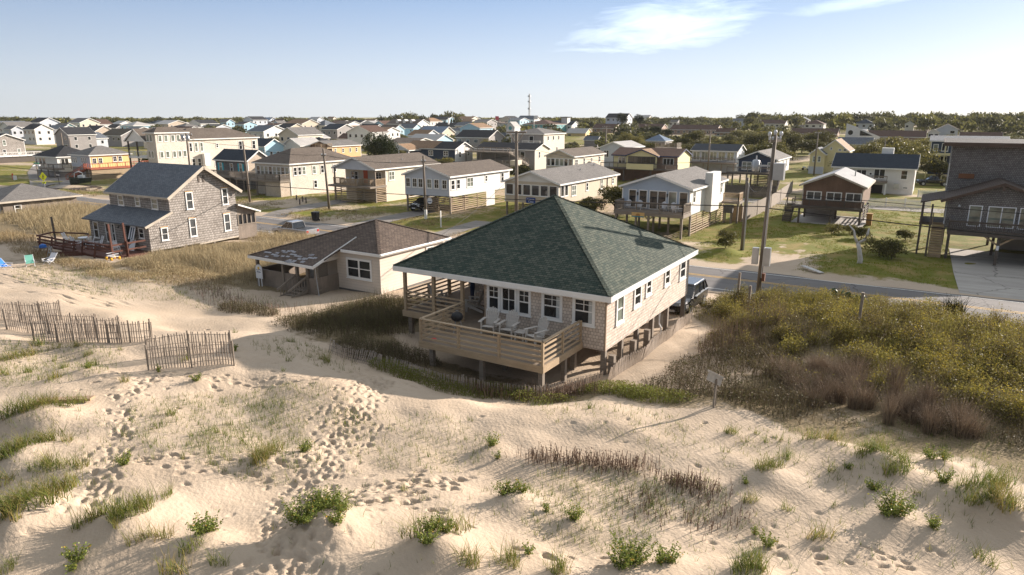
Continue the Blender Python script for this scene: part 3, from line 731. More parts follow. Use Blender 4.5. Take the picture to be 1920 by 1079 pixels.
# ---------------------------------------------------------------- green-roofed beach house on pilings
def green_house():
    t = thing('beach_house', 'cedar-shingled beach house on pilings with a big green pyramid roof', 'house', (-16.9, 32, 1.1))
    X0, X1, Y0, Y1 = -17.58, -11.3, 26.35, 37.95; ZB, ZT = 2.48, 4.88
    EX0, EX1, EY0, EY1, ZE, ZR = -22.92, -10.93, 25.9, 38.3, 5.1, 8.43
    PX = -19.9                                     # inner wall of the side porch
    mb = MB()
    mb.poly((X0,Y0,ZB),(X1,Y0,ZB),(X1,Y0,ZT),(X0,Y0,ZT)); mb.poly((X1,Y0,ZB),(X1,Y1,ZB),(X1,Y1,ZT),(X1,Y0,ZT))
    mb.poly((X1,Y1,ZB),(PX,Y1,ZB),(PX,Y1,ZT),(X1,Y1,ZT)); mb.poly((PX,Y1,ZB),(PX,29.2,ZB),(PX,29.2,ZT),(PX,Y1,ZT))
    mb.poly((PX,29.2,ZB),(X0,29.2,ZB),(X0,29.2,ZT),(PX,29.2,ZT)); mb.poly((X0,29.2,ZB),(X0,Y0,ZB),(X0,Y0,ZT),(X0,29.2,ZT))
    mb.poly((PX,29.2,ZB),(PX,Y1,ZB),(X1,Y1,ZB),(X1,Y0,ZB),(X0,Y0,ZB),(X0,29.2,ZB))
    mb.build('wall', SH_NEW, t)
    ct = plain('cedar_trim', (.36, .27, .19), .7, .15)
    for x, y in ((X0, Y0), (X1, Y0), (X1, Y1)): MB().box(x-.06, y-.012, ZB, x+.012, y+.06, ZT-.02).build('corner_trim', ct, t)
    # roof
    r = MB(); F = roofpts('pyr', EX0, EX1, EY0, EY1, ZE, ZR)
    for p in F: r.slab(p, .09)
    ro = r.build('roof', RF_GREEN, t, fix=True)
    h = MB(); ap = ((EX0+EX1)/2, (EY0+EY1)/2, ZR+.012)
    for x, y in ((EX0, EY0), (EX1, EY0), (EX1, EY1), (EX0, EY1)):
        L = 34
        for k in range(L):
            a = Vector((x, y, ZE+.012)).lerp(Vector(ap), k/L); b = Vector((x, y, ZE+.02)).lerp(Vector(ap), (k+1.1)/L)
            h.bar(a+Vector((0, 0, .012)), b, .20, .02)
    h.build('ridge_cap', RF_GREEN, ro)
    f = MB()
    for p, q in (((EX0,EY0-.012),(EX1+.03,EY0-.012)),((EX1+.012,EY0),(EX1+.012,EY1)),((EX1,EY1+.012),(EX0,EY1+.012)),((EX0-.012,EY1),(EX0-.012,EY0))):
        f.bar((*p, ZE-.13), (*q, ZE-.13), .05, .25)
    f.poly((EX0,EY0,ZE-.2),(EX0,EY1,ZE-.2),(EX1,EY1,ZE-.2),(EX1,EY0,ZE-.2))
    f.build('fascia', WHITE, ro)
    # windows: one wide group of three, two single sashes, five on the long side
    for (a, b_, st) in ((-17.45, -16.72, 'grid'), (-16.70, -15.80, 'cross'), (-15.78, -15.05, 'grid')): window(t, 'F', Y0, a, b_, 3.5, 4.78, st, b=.12)
    curt = plain('pale_curtain', (.45, .47, .46), .8, .15, 6)
    for a, b_ in ((-14.49, -13.42), (-12.92, -11.82)):
        o = window(t, 'F', Y0, a, b_, 3.52, 4.80, 'grid', b=.14)
        MB().box(b_-.32, Y0-.016, 3.66, b_-.16, Y0-.022, 4.62).build('curtain', curt, o)
    for a, b_, z in ((27.4, 28.3, 3.38), (29.5, 30.45, 3.66), (31.05, 31.85, 3.88), (33.8, 34.65, 3.8), (36.3, 37.35, 3.62)):
        window(t, 'R', X1, a, b_, z, 4.74, 'dh', b=.13, pm=GLASSC if a < 28 else GLASS)
    # front deck
    d = MB(); k = 22.72
    while k < 26.3: d.box(-18.68, k, 2.71, -12.42, k+.135, 2.75); k += .142
    dk = d.build('deck', WD_FLOOR, t)
    rm = MB(); rm.box(-18.74, 22.66, 2.44, -12.36, 22.715, 2.74); rm.box(-12.415, 22.72, 2.44, -12.36, 26.3, 2.74); rm.box(-18.74, 22.72, 2.44, -18.685, 26.2, 2.74)
    for y in (23.6, 24.6, 25.6): rm.box(-18.6, y, 2.46, -12.5, y+.05, 2.69)
    rm.build('rim_joist', WD_DECK, dk)
    rl = MB()
    rail(rl, (-18.66, 22.74), (-12.44, 22.74), 2.75, 1.0, 'slat', pw=2.05, nslat=4); rail(rl, (-12.44, 22.74), (-12.44, 26.2), 2.75, 1.0, 'slat', pw=1.75, nslat=4, ends=(0, 1)); rail(rl, (-18.66, 26.1), (-18.66, 22.74), 2.75, 1.0, 'slat', pw=1.8, nslat=4, ends=(0, 0))
    rl.build('railing', WD_DECK, t)
    # covered side porch: floor, rails and roof posts
    p = MB(); y = 26.25
    while y < 37.8: p.box(-22.55, y, 2.71, (X0 if y < 29.05 else PX)+.0, y+.135, 2.748); y += .142
    po = p.build('porch_floor', WD_FLOOR, t)
    r2 = MB(); r2.box(-22.62, 26.14, 2.42, -18.76, 26.22, 2.74); r2.box(-22.62, 26.22, 2.42, -22.56, 37.9, 2.74); r2.build('rim_joist', WD_DECK, po)
    rl = MB(); rail(rl, (-22.47, 26.24), (-18.86, 26.24), 2.75, 1.0, 'slat', pw=1.8, nslat=4, ends=(0, 0)); rail(rl, (-22.47, 26.24), (-22.47, 37.8), 2.75, 1.0, 'slat', pw=1.9, nslat=4, ends=(0, 1))
    rl.build('railing', WD_DECK, t)
    for x, y in ((-22.45, 26.24), (-20.6, 26.24), (-18.85, 26.24), (-22.45, 30), (-22.45, 34), (-22.45, 37.8)): MB().box(x-.075, y-.075, 2.5, x+.075, y+.075, 4.9).build('porch_post', WD_DECK, t)
    # pilings
    P = [(x, y) for y in (26.5, 29.4, 32.4, 35.2, 37.8) for x in (-22.35, -19.9, -17.4, -15.0, -12.9)] + [(-11.42, y) for y in (26.5, 28.4, 30.4, 32.5, 34.8, 37.75)]
    for x, y in P: MB().box(x-.11, y-.11, Zg(x, y)-.4, x+.11, y+.11, 2.5).build('piling', WD_GREY, t)
    for x, y in ((-12.6, 22.95), (-15.5, 22.95), (-18.2, 22.95), (-12.62, 25.0), (-15.6, 25.0)): MB().box(x-.1, y-.1, Zg(x, y)-.4, x+.1, y+.1, 2.46).build('piling', WD_GREY, t)
    for x, y, zt in ((-11.12, 26.75, 2.22), (-11.1, 29.2, 2.22), (-11.05, 30.9, 2.3)): MB().box(x-.13, y-.13, Zg(x, y)-.4, x+.13, y+.13, zt).build('cut_off_piling', WD_GREY, t)
    MB().tube([(-11.2, 33.4, 1.0), (-11.2, 33.4, 1.7), (-11.32, 33.4, 1.9), (-11.32, 33.4, 2.5)], .05, 8).build('drain_pipe', WHITE, t)
    return t
green_house()
WD_CHAIR = wood('silvered_chair_wood', (.52, .485, .44), .15)
for i, (x, y, rz, lb) in enumerate(((-16.55, 25.15, .25, 'weathered adirondack chair on the deck below the wide triple window'), (-15.55, 25.2, .1, 'weathered adirondack chair in the middle of the deck trio'), (-14.0, 25.0, -.35, 'weathered adirondack chair beside the low side table, turned inward'),
        (-21.7, 28.0, 2.6, 'weathered adirondack chair on the covered porch, back to the outer rail'), (-20.6, 30.2, .9, 'weathered adirondack chair deep in the covered porch'), (-19.3, 27.9, 5.0, 'weathered adirondack chair by the porch post and inner wall'))):
    adirondack('adirondack_chair', lb, WD_CHAIR, (x, y, 2.755), rz, 'weathered chairs of the green-roofed house').scale = (1.12, 1.12, 1.15)
t = thing('side_table', 'low slatted wooden table between two deck chairs', 'table', (-14.8, 25.05, 2.755))
m = MB()
for k in range(5): m.box(-.25, -.25+.1*k, .40, .25, -.25+.1*k+.085, .425)
m.build('tabletop', WD_CHAIR, t, local=True)
for sx in (-1, 1):
    for sy in (-1, 1): MB().box(sx*.2-.025, sy*.2-.025, 0, sx*.2+.025, sy*.2+.025, .4).build('leg', WD_CHAIR, t, local=True)
# kettle grill on the deck
t = thing('kettle_grill', 'black kettle charcoal grill at the deck corner', 'grill', (-18.0, 24.6, 2.755))
rings = []
for k in range(7):
    a = -math.pi/2+math.pi*k/6; rings.append([(math.cos(a)*.29*math.cos(j*math.pi/8)+0, math.cos(a)*.29*math.sin(j*math.pi/8), .72+.24*math.sin(a)) for j in range(16)])
rings[0] = [(.04*math.cos(j*math.pi/8), .04*math.sin(j*math.pi/8), .48) for j in range(16)]; rings[-1] = [(.04*math.cos(j*math.pi/8), .04*math.sin(j*math.pi/8), .96) for j in range(16)]
MB().loft(rings).build('bowl', BLACK, t, local=True, smooth=True)
MB().tube([(-.06, 0, .97), (-.06, 0, 1.02), (.06, 0, 1.02), (.06, 0, .97)], .012, 6).build('handle', METAL, t, local=True)
for a in (0.5, 2.6, 4.7): MB().tube([(.15*math.cos(a), .15*math.sin(a), .52), (.28*math.cos(a), .28*math.sin(a), 0)], .014, 6).build('leg', METAL, t, local=True)
o = MB().tube([(-18.2, 23.05, 2.765), (-18.2, 23.05, 2.80)], .14, 14).build('flying_disc', plain('red_plastic', (.55, .02, .02), .4, .05)); tag(o, 'red flying disc lying on the deck boards', 'toy')
t = thing('closed_umbrella', 'furled dark blue porch umbrella leaning by the inner wall', 'umbrella', (-20.2, 29.0, 2.755))
MB().tube([(0, 0, .25), (.02, .02, .9), (.04, .05, 1.9)], [.07, .14, .03], 8).build('canopy', plain('navy_cloth', (.02, .03, .07), .8, .1), t, local=True)
MB().tube([(0, 0, 0), (.04, .05, 2.0)], .018, 6).build('pole', METAL, t, local=True)
# ---------------------------------------------------------------- brown-roofed cottage
SD_LCREAM = siding('light_cream_siding', (.66, .585, .50), .2, var=.05)
def brown_cottage():
    t = thing('beach_cottage', 'small beige cottage with a brown hip roof and screened sand-level porch', 'house', (-34, 34.5, 1.0))
    X0, X1, Y0, Y1 = -36.3, -29.65, 32.25, 39.2
    mb = MB(); ZB, ZT = 1.25, 3.86
    for a, b_ in (((X0,Y0),(X1,Y0)),((X1,Y0),(X1,Y1)),((X1,Y1),(X0,Y1)),((X0,Y1),(X0,Y0))): mb.poly((*a,ZB),(*b_,ZB),(*b_,ZT),(*a,ZT))
    mb.build('wall', SD_LCREAM, t)
    fo = MB()
    for a, b_ in (((X0+.1,Y0+.1),(X1-.1,Y0+.1)),((X1-.1,Y0+.1),(X1-.1,Y1-.1))): fo.bar((*a, 1.0), (*b_, 1.0), .15, .7)
    fo.build('foundation', plain('block_foundation', (.16, .15, .14), .9, .2), t)
    corners(t, X0, X1, Y0, Y1, ZB, ZT-.1, SD_LCREAM)
    A = (-33.0, 35.75, 5.42); ex, ey, eyb = -29.4, 32.0, 39.5; ze = 3.95
    slope = (A[2]-ze)/(A[1]-ey); zp = ze-slope*(ey-29.9)+.0
    P1 = (-33.2, 29.9, zp); P0 = (-39.75, 30.05, zp+.03); J = (-32.85, 32.0, ze); JU = (-32.8, 33.5, ze+slope*1.5)
    r = MB()
    r.slab([P0, P1, J, (ex, ey, ze), A], .1)
    r.slab([(ex, ey, ze), (ex, eyb, ze), A], .1); r.slab([(ex, eyb, ze), (-36.6, eyb, ze), A], .1)
    r.slab([(-36.6, eyb, ze), (-39.75, eyb, zp+.03), P0, A], .1)
    ro = r.build('roof', RF_BROWN, t, fix=True)
    pv = bricky('patched_grey_tabs', (.42, .42, .44), (.14, .11, .09), (.05, .04, .035), .30, .15, .012, .6, .3, .5)
    pm = MB(); n_ = Vector((0, -slope, 1)).normalized()
    random.seed(3)
    for k in range(46):
        x = random.uniform(-38.6, -33.9); y = random.uniform(30.1, 31.0)+.25*math.sin(x*2); z = ze-slope*(ey-y)
        a, b_ = .16, .07
        pm.slab([(x-a, y-b_, z-slope*b_+.012), (x+a, y-b_, z-slope*b_+.012), (x+a, y+b_, z+slope*b_+.012), (x-a, y+b_, z+slope*b_+.012)], .008)
    pm.build('lifted_shingles', plain('bleached_shingle', (.34, .34, .36), .7, .15), ro)
    h = MB()
    for q in ((ex, ey, ze), (ex, eyb, ze), P0):
        for k in range(20):
            a = Vector(q).lerp(Vector(A), k/20)+Vector((0, 0, .03)); b_ = Vector(q).lerp(Vector(A), (k+1.1)/20)+Vector((0, 0, .02)); h.bar(a, b_, .2, .02)
    h.build('ridge_cap', RF_BROWN, ro)
    f = MB()
    def b(p, q, hh=.18): f.bar((p[0], p[1], p[2]-hh/2), (q[0], q[1], q[2]-hh/2), .05, hh)
    b((P0[0], P0[1]-.02, P0[2]), (P1[0]+.03, P1[1]-.02, P1[2])); b((P1[0]+.02, P1[1], P1[2]+.05), (JU[0]+.02, JU[1], JU[2]+.05)); b((J[0]+.05, ey-.02, ze), (ex+.03, ey-.02, ze)); b((ex+.02, ey, ze), (ex+.02, eyb, ze))
    f.build('fascia', WHITE, ro)
    # gutter along the lit eave
    MB().tube([(ex+.09, ey, ze-.06), (ex+.09, eyb, ze-.06)], .055, 6).build('gutter', WHITE, ro)
    window(t, 'F', Y0, -32.6, -30.35, 2.05, 3.42, 'dh', b=.14, n=2)
    window(t, 'R', X1, 37.0, 37.8, 2.6, 3.6, 'dh')
    # porch
    FL = 1.45
    MB().box(-39.2, 30.3, FL-.12, -33.4, Y0, FL).build('porch_floor', WD_GREY, t)
    po = [(-39.2, 30.35), (-36.55, 30.3), (-35.2, 30.3), (-34.2, 30.3), (-33.45, 30.3)]
    for x, y in po: MB().box(x-.09, y-.09, Zg(x, y)-.2, x+.09, y+.09, zp-.02).build('porch_post', WD_GREY, t)
    q = MB(); q.box(-39.2, 30.28, .95, -35.25, 30.33, 2.2); q.box(-39.25, 30.27, 2.2, -35.2, 30.37, 2.26); q.box(-34.15, 30.28, .95, -33.45, 30.33, 2.2); q.box(-33.46, 30.3, .95, -33.41, Y0, 2.25); q.box(-39.24, 30.35, .95, -39.2, 39, 2.25)
    q.build('half_wall', BOARD_GREY, t)
    lt = MB()
    for k in range(-14, 22):
        y = 30.4+k*.12
        for sg in (1, -1):
            ya, yb = (y, y+.98) if sg > 0 else (y+.98, y); za, zb_ = 2.27, 3.25
            if ya < 30.36 and sg > 0: za += (30.36-ya); ya = 30.36
            if yb > 32.2 and sg > 0: zb_ -= (yb-32.2); yb = 32.2
            if sg < 0:
                if ya > 32.2: za += ya-32.2; ya = 32.2
                if yb < 30.36: zb_ -= 30.36-yb; yb = 30.36
            if zb_-za > .08: lt.bar((-33.44+.008*sg, ya, za), (-33.44+.008*sg, yb, zb_), .03, .008, up=(1, 0, 0))
    lt.build('lattice', WD_GREY, t)
    gb = MB(); gb.poly((-33.3, 30.3, 3.2), (-33.3, Y0, 3.2), (-33.3, Y0, ze-.12)); gb.build('porch_gable', SD_LCREAM, t)
    # inner dark of the porch: back wall of the house is the shingled wall, with a door
    MB().box(-35.3, Y0-.03, FL, -34.4, Y0+.02, 3.4).build('door', plain('dark_green_door', (.03, .04, .035), .5, .1), t)
    st = MB()
    for x in (-35.25, -34.2):
        st.bar((x, 30.25, 2.3), (x-.15, 28.7, 1.55), .07, .12); st.bar((x, 30.25, 1.35), (x-.15, 28.8, .95), .05, .25)
        for k in range(7): st.box(x-.02*k-.02, 30.15-.2*k, 1.2-.04*k, x-.02*k+.02, 30.19-.2*k, 2.22-.1*k)
    for k in range(3): st.bar((-35.25-.05*k, 30.0-.32*k, 1.38-.12*k), (-34.2-.05*k, 30.0-.32*k, 1.38-.12*k), .3, .05)
    st.build('stairs', WD_GREY, t)
    MB().tube([(-33.38, 30.2, zp-.1), (-33.3, 30.2, 2.2), (-33.0, 30.05, 1.1)], .03, 6).build('downspout', METAL, t)
    return t
brown_cottage()
t = thing('arched_sign', 'white arch-topped rental sign leaning on the cottage porch wall', 'sign', (-38.7, 30.0, 1.1))
m = MB(); pts = [(-.33, 0, .55), (.33, 0, .55)] + [(.33*math.cos(a), 0, 1.2+.33*math.sin(a)) for a in [math.pi*k/10 for k in range(11)]]
m.poly(*pts); m.poly(*[(x, .04, z) for x, y, z in pts][::-1])
for k in range(len(pts)):
    a, b_ = pts[k], pts[(k+1) % len(pts)]; m.poly(a, (a[0], .04, a[2]), (b_[0], .04, b_[2]), b_)
bd = m.build('board', PLASTW, t, local=True)
MB().tube([(0, -.006, 1.28), (0, -.012, 1.28)], .10, 12).build('sun_emblem', plain('sign_yellow', (.75, .5, .08), .5, .05), bd, local=True)
MB().loft([[(x, -.014, z+.03*math.sin(x*14)) for z in (1.16+.015, 1.16-.02)] + [(x, -.008, z+.03*math.sin(x*14)) for z in (1.16-.02, 1.16+.015)] for x in [-.24+.03*k for k in range(17)]]).build('wave_emblem', plain('sign_navy', (.03, .06, .16), .5, .05), bd, local=True)
MB().box(-.2, -.012, .98, .2, -.006, 1.03).build('lettering_bar', MATS['sign_navy'], bd, local=True)
for x in (-.1, .2): MB().box(x-.03, .0, -.2, x+.03, .035, .56).build('leg', PLASTW, t, local=True)
# ---------------------------------------------------------------- two-storey grey shingled house
def shake_house():
    t = thing('shingled_house', 'two-storey weathered grey shingle house with slate-blue gable roof', 'house', (-60.5, 36.5, 1.0))
    X0, X1 = -65.5, -56.2; YP, YF, YB, YR = 32.9, 35.0, 41.7, 43.8; G = 1.25
    K = .985
    ze, zr, ym = 5.68, 8.2, 38.45
    mb = MB(); sl_ = (zr-ze)/(ym-34.72); zt = ze+sl_*(YF-34.72)-.1
    zpw = 3.55; zpt = 4.42
    # right gable wall with porch lean-to in one plane
    mb.poly((X1,YP,G),(X1,YB,G+.05),(X1,YB,zt),(X1,ym,zr-.12),(X1,YF,zt),(X1,YF,zpt),(X1,YP,zpw))
    mb.poly((X0,YB,G),(X0,YP,G),(X0,YP,zpw),(X0,YF,zpt),(X0,YF,zt),(X0,ym,zr-.12),(X0,YB,zt))
    mb.poly((X0,YF,zpt-.1),(X1,YF,zpt-.1),(X1,YF,zt),(X0,YF,zt)); mb.poly((X1,YB,G),(X0,YB,G),(X0,YB,zt),(X1,YB,zt))
    mb.poly((X0,YP,G),(X1,YP,G),(X1,YP,zpw),(X0,YP,zpw)); mb.poly((X0,YP,G),(X0,YB,G),(X1,YB,G),(X1,YP,G))
    mb.build('wall', SH_GREY, t)
    TR = plain('weathered_cream_trim', (.50, .44, .36), .7, .15)
    r = MB(); ex0, ex1 = X0-.3, X1+.38
    r.slab([(ex0,34.72,ze),(ex1,34.72,ze),(ex1,ym,zr),(ex0,ym,zr)], .1); r.slab([(ex1,42.2,ze),(ex0,42.2,ze),(ex0,ym,zr),(ex1,ym,zr)], .1)
    ro = r.build('roof', RF_SLATE, t, fix=True)
    f = MB()
    for x in (ex1+.015, ex0-.015):
        f.bar((x,34.7,ze-.14),(x,ym,zr-.14),.05,.26); f.bar((x,42.2,ze-.14),(x,ym,zr-.14),.05,.26)
    f.bar((ex0,34.7,ze-.1),(ex1,34.7,ze-.1),.05,.18); f.build('bargeboard', TR, ro)
    r = MB(); zl0, zl1 = 3.46, 4.47
    r.slab([(ex0-.1,32.45,zl0),(X1+.28,32.45,zl0),(X1+.28,YF,zl1),(ex0-.1,YF,zl1)], .09); lo = r.build('porch_roof', RF_SLATE, t, fix=True)
    MB().bar((X1+.3,32.45,zl0-.1),(X1+.3,YF+.05,zl1-.06),.05,.2).build('bargeboard', TR, lo)
    # rear sun porch
    r = MB(); r.slab([(X1+.4,YB-.1,4.42),(X1+.4,YR+.3,3.52),(X0,YR+.3,3.52),(X0,YB-.1,4.42)], .09); so = r.build('rear_porch_roof', RF_SLATE, t, fix=True)
    MB().bar((X1+.42,YB-.1,4.36),(X1+.42,YR+.32,3.46),.05,.14).build('bargeboard', WHITE, so)
    q = MB(); q.poly((X1,YB,1.0),(X1,YR,1.0),(X1,YR,2.35),(X1,YB,2.35)); q.poly((X1,YR,1.0),(X0,YR,1.0),(X0,YR,3.5),(X1,YR,3.5)); q.poly((X1,YB,3.3),(X1,YR,3.3),(X1,YR,3.5),(X1,YB,4.3)); q.build('rear_porch_wall', BOARD_GREY, t)
    q = MB()
    for k in range(5): y = YB+.06+(YR-YB-.14)*k/4; q.box(X1-.05, y-.06, 2.3, X1+.04, y+.06, 3.4)
    q.box(X1-.04, YB, 2.32, X1+.05, YR, 2.42); sc = q.build('porch_screen_frame', WD_GREY, t)
    MB().box(X1-.06, YB+.02, 2.4, X1-.02, YR-.02, 3.35).build('pane', GLASS, sc)
    OB = plain('bare_orange_header', (.55, .33, .14), .7, .15)
    for (y0, y1, z0, z1) in ((33.95,34.6,2.02,3.16),(36.65,37.35,1.96,3.62),(40.2,40.9,1.98,3.62),(36.6,37.3,4.42,5.97),(40.25,40.9,4.45,6.0)):
        o = window(t, 'R', X1, y0, y1, z0, z1, 'dh', b=.1, pm=SHADEG)
        MB().box(X1+.0, y0-.02, z1+.003, X1+.055, y1+.02, z1+.07).build('header', OB, o)
    q = MB(); q.box(X1+.005, 38.0, 6.75, X1+.03, 38.16, 7.3); q.box(X1+.005, 38.45, 6.72, X1+.03, 38.62, 7.35); q.build('missing_shingle_gap', WD_DARK, t)
    for x, w_ in ((-63.6, .9), (-60.9, .75), (-58.3, .95)): window(t, 'F', YF, x-w_/2, x+w_/2, 4.5 if w_ > .8 else 4.6, 5.45, 'dh', b=.08, pm=GLASSC)
    q = MB(); q.bar((X1+.03, 37.5, 1.2), (X1+.03, 41.6, 1.3), .06, .12); q.build('sill_board', TR, t)
    # sand-side porch front: windows, door
    for x0, x1, z0, z1 in ((-64.9,-64.1,1.7,3.2),(-62.9,-62.1,1.5,3.25),(-61.9,-61.4,1.5,3.25)): window(t, 'F', YP, x0, x1, z0, z1, 'dh', b=.08)
    window(t, 'F', YP, -57.7, -56.9, 2.3, 3.2, 'dh', b=.08)
    MB().box(-59.6, YP-.03, 1.3, -58.9, YP+.02, 3.3).build('doorway_dark_panel', plain('doorway_painted_dark', (.012, .012, .012), .9, .1), t)  # near-black panel stands in for the unlit inside of the doorway
    MB().tube([(-60.3, YP-.05, 3.15), (-60.3, YP-.3, 3.12), (-60.3, YP-.3, 3.0)], [.03, .03, .12], 8).build('porch_lamp', BLACK, t)
    for x, y in ((X1-.05, YP+.1), (X1-.05, 36), (X1-.05, 39), (X0+.1, YP+.1)): MB().box(x-.08, y-.08, .5, x+.08, y+.08, G).build('piling', WD_GREY, t)
    # rickety red-brown deck, all one piece with the house
    d = MB(); y = 29.7
    while y < 32.85: d.box(-67.2, y, 1.19, -56.25, y+.14, 1.23); y += .15
    dk = d.build('deck', WD_RED, t)
    rj = MB(); rj.bar((-67.2, 29.65, 1.08), (-56.2, 29.65, 1.08), .06, .24); rj.bar((-56.2, 29.65, 1.1), (-56.2, 32.5, 1.1), .06, .26); rj.build('rim_joist', WD_RED, dk)
    for x, y, zt, lean in ((-56.2, 29.65, 4.05, -.06), (-56.22, 30.85, 4.0, -.08), (-69.4, 31.6, 3.4, -.12)):
        MB().bar((x, y, Zg(x, y)-.2), (x+lean, y, zt), .13, .13).build('post', WD_RED if x > -60 else WD_DARK, t)
    rr = MB()
    for z in (1.75, 2.28): rr.bar((-56.2, 29.6, z), (-56.2, 32.5, z+.02), .05, .14)
    rr.bar((-56.18, 30.85, 1.2), (-56.2, 30.85, 2.5), .07, .34)
    for z in (1.7, 1.95, 2.2): rr.bar((-60.2, 29.6, z), (-56.3, 29.6, z+.05), .05, .13)
    rr.bar((-60.3, 29.55, 2.27), (-56.3, 29.55, 2.32), .22, .04)
    for z in (1.62, 1.9, 2.2): rr.bar((-67.4, 29.2, z), (-61.5, 29.5, z-.12), .05, .15)
    for x in (-67.3, -65.2, -63.2, -61.5, -60.2, -58.2): rr.bar((x-.25, 29.3, Zg(x, 29.3)-.1), (x, 29.45, 2.25), .1, .12)
    rr.bar((-69.4, 31.6, 1.95), (-65.8, 32.7, 2.0), .08, .12); rr.bar((-69.4, 31.6, 2.0), (-67.4, 29.25, 2.15), .08, .14)
    for a, b_ in (((-63.0, 28.2), (-61.4, 29.6)), ((-61.4, 28.1), (-60.3, 29.6))):
        rr.bar((*a, Zg(*a)+.1), (*b_, 1.2), .06, .26); rr.bar((*a, Zg(*a)+.9), (*b_, 2.1), .06, .1)
    rr.build('railing', WD_RED, t)
    return t
SHADEG = glassmat('half_shaded_glass', (.06, .065, .068), .1)
shake_house()
def deck_chair(label, loc, rz, tall=True, group='white plastic chairs on the shingled house deck'):
    t = thing('plastic_chair', label, 'chair', loc, rz, group)
    m = MB()
    for k in range(5): m.bar((-.24, -.24+.12*k, .42-.02*k), (.24, -.24+.12*k, .42-.02*k), .10, .025)
    m.build('seat', PLASTW, t, local=True)
    m = MB()
    for k in range(6): z = .52+.11*k; m.bar((-.21, .26+.33*(z-.42), z), (.21, .26+.33*(z-.42), z), .02, .07)
    for s in (-1, 1): m.bar((s*.23, .24, .40), (s*.23, .50, 1.12), .04, .05)
    m.build('backrest', PLASTW, t, local=True)
    for s in (-1, 1):
        MB().bar((s*.27, -.25, .64), (s*.27, .32, .66), .05, .035).build('arm', PLASTW, t, local=True)
        MB().bar((s*.25, -.24, .62), (s*.28, -.3, 0), .045, .05).build('leg', PLASTW, t, local=True); MB().bar((s*.24, .24, .42), (s*.27, .42, 0), .045, .05).build('leg', PLASTW, t, local=True)
    return t
deck_chair('white plastic slat chair next to the seated man', (-63.4, 30.6, 1.235), 2.9); deck_chair('white plastic slat chair between the seated man and the porch wall', (-61.3, 31.2, 1.235), -.2)
deck_chair('white plastic chair by the two deck posts', (-57.6, 30.7, 1.235), 1.3); deck_chair('white plastic chair pushed to the far deck end', (-65.6, 31.0, 1.235), 2.2)
t = thing('plastic_table', 'white plastic table on the sagging red deck', 'table', (-64.3, 31.7, 1.235))
MB().tube([(0, 0, .68), (0, 0, .72)], .55, 18).build('tabletop', PLASTW, t, local=True)
for a in range(4): MB().bar((.3*math.cos(a*1.57+.8), .3*math.sin(a*1.57+.8), .68), (.38*math.cos(a*1.57+.8), .38*math.sin(a*1.57+.8), 0), .05, .05).build('leg', PLASTW, t, local=True)
t = thing('loose_door', 'white half-glazed door leaning against the shingled porch wall', 'door', (-58.3, 32.45, 1.235), 0)
m = MB()
for a in ((-.4, -.27), (.27, .4), (-.06, .06)): m.bar(((a[0]+a[1])/2, 0, .95), ((a[0]+a[1])/2, .35, 2.0), a[1]-a[0], .04, up=(0, 1, 0))
m.bar((0, -.08, 0), (0, .22, .95), .8, .04, up=(0, 1, 0)); m.bar((0, .33, 1.94), (0, .37, 2.06), .8, .04, up=(0, 1, 0)); m.build('panel', PLASTW, t, local=True)
MB().bar((0, .02, .95), (0, .36, 2.0), .7, .015, up=(0, 1, 0)).build('pane', GLASS, t, local=True)
o = MB().bar((-57.0, 30.6, 1.24), (-56.4, 31.9, 2.6), .12, .05).build('leaning_board', WD_GREY); tag(o, 'bare plank leaning in the deck corner of the shingled house', 'board')
def skinbody(name, par, verts, edges, radii, mat, sub=2):
    me = bpy.data.meshes.new(name); me.from_pydata(verts, edges, []); me.materials.append(mat)
    o = bpy.data.objects.new(name, me); COL.objects.link(o); o.parent = par
    sk = o.modifiers.new('Skin', 'SKIN'); sk.use_smooth_shade = True
    me.skin_vertices.new() if not me.skin_vertices else None
    for i, r in enumerate(radii):
        v = me.skin_vertices[0].data[i]; v.radius = (r, r) if not isinstance(r, tuple) else r; v.use_root = (i == 0)
    ss = o.modifiers.new('Sub', 'SUBSURF'); ss.levels = sub; ss.render_levels = sub
    return o
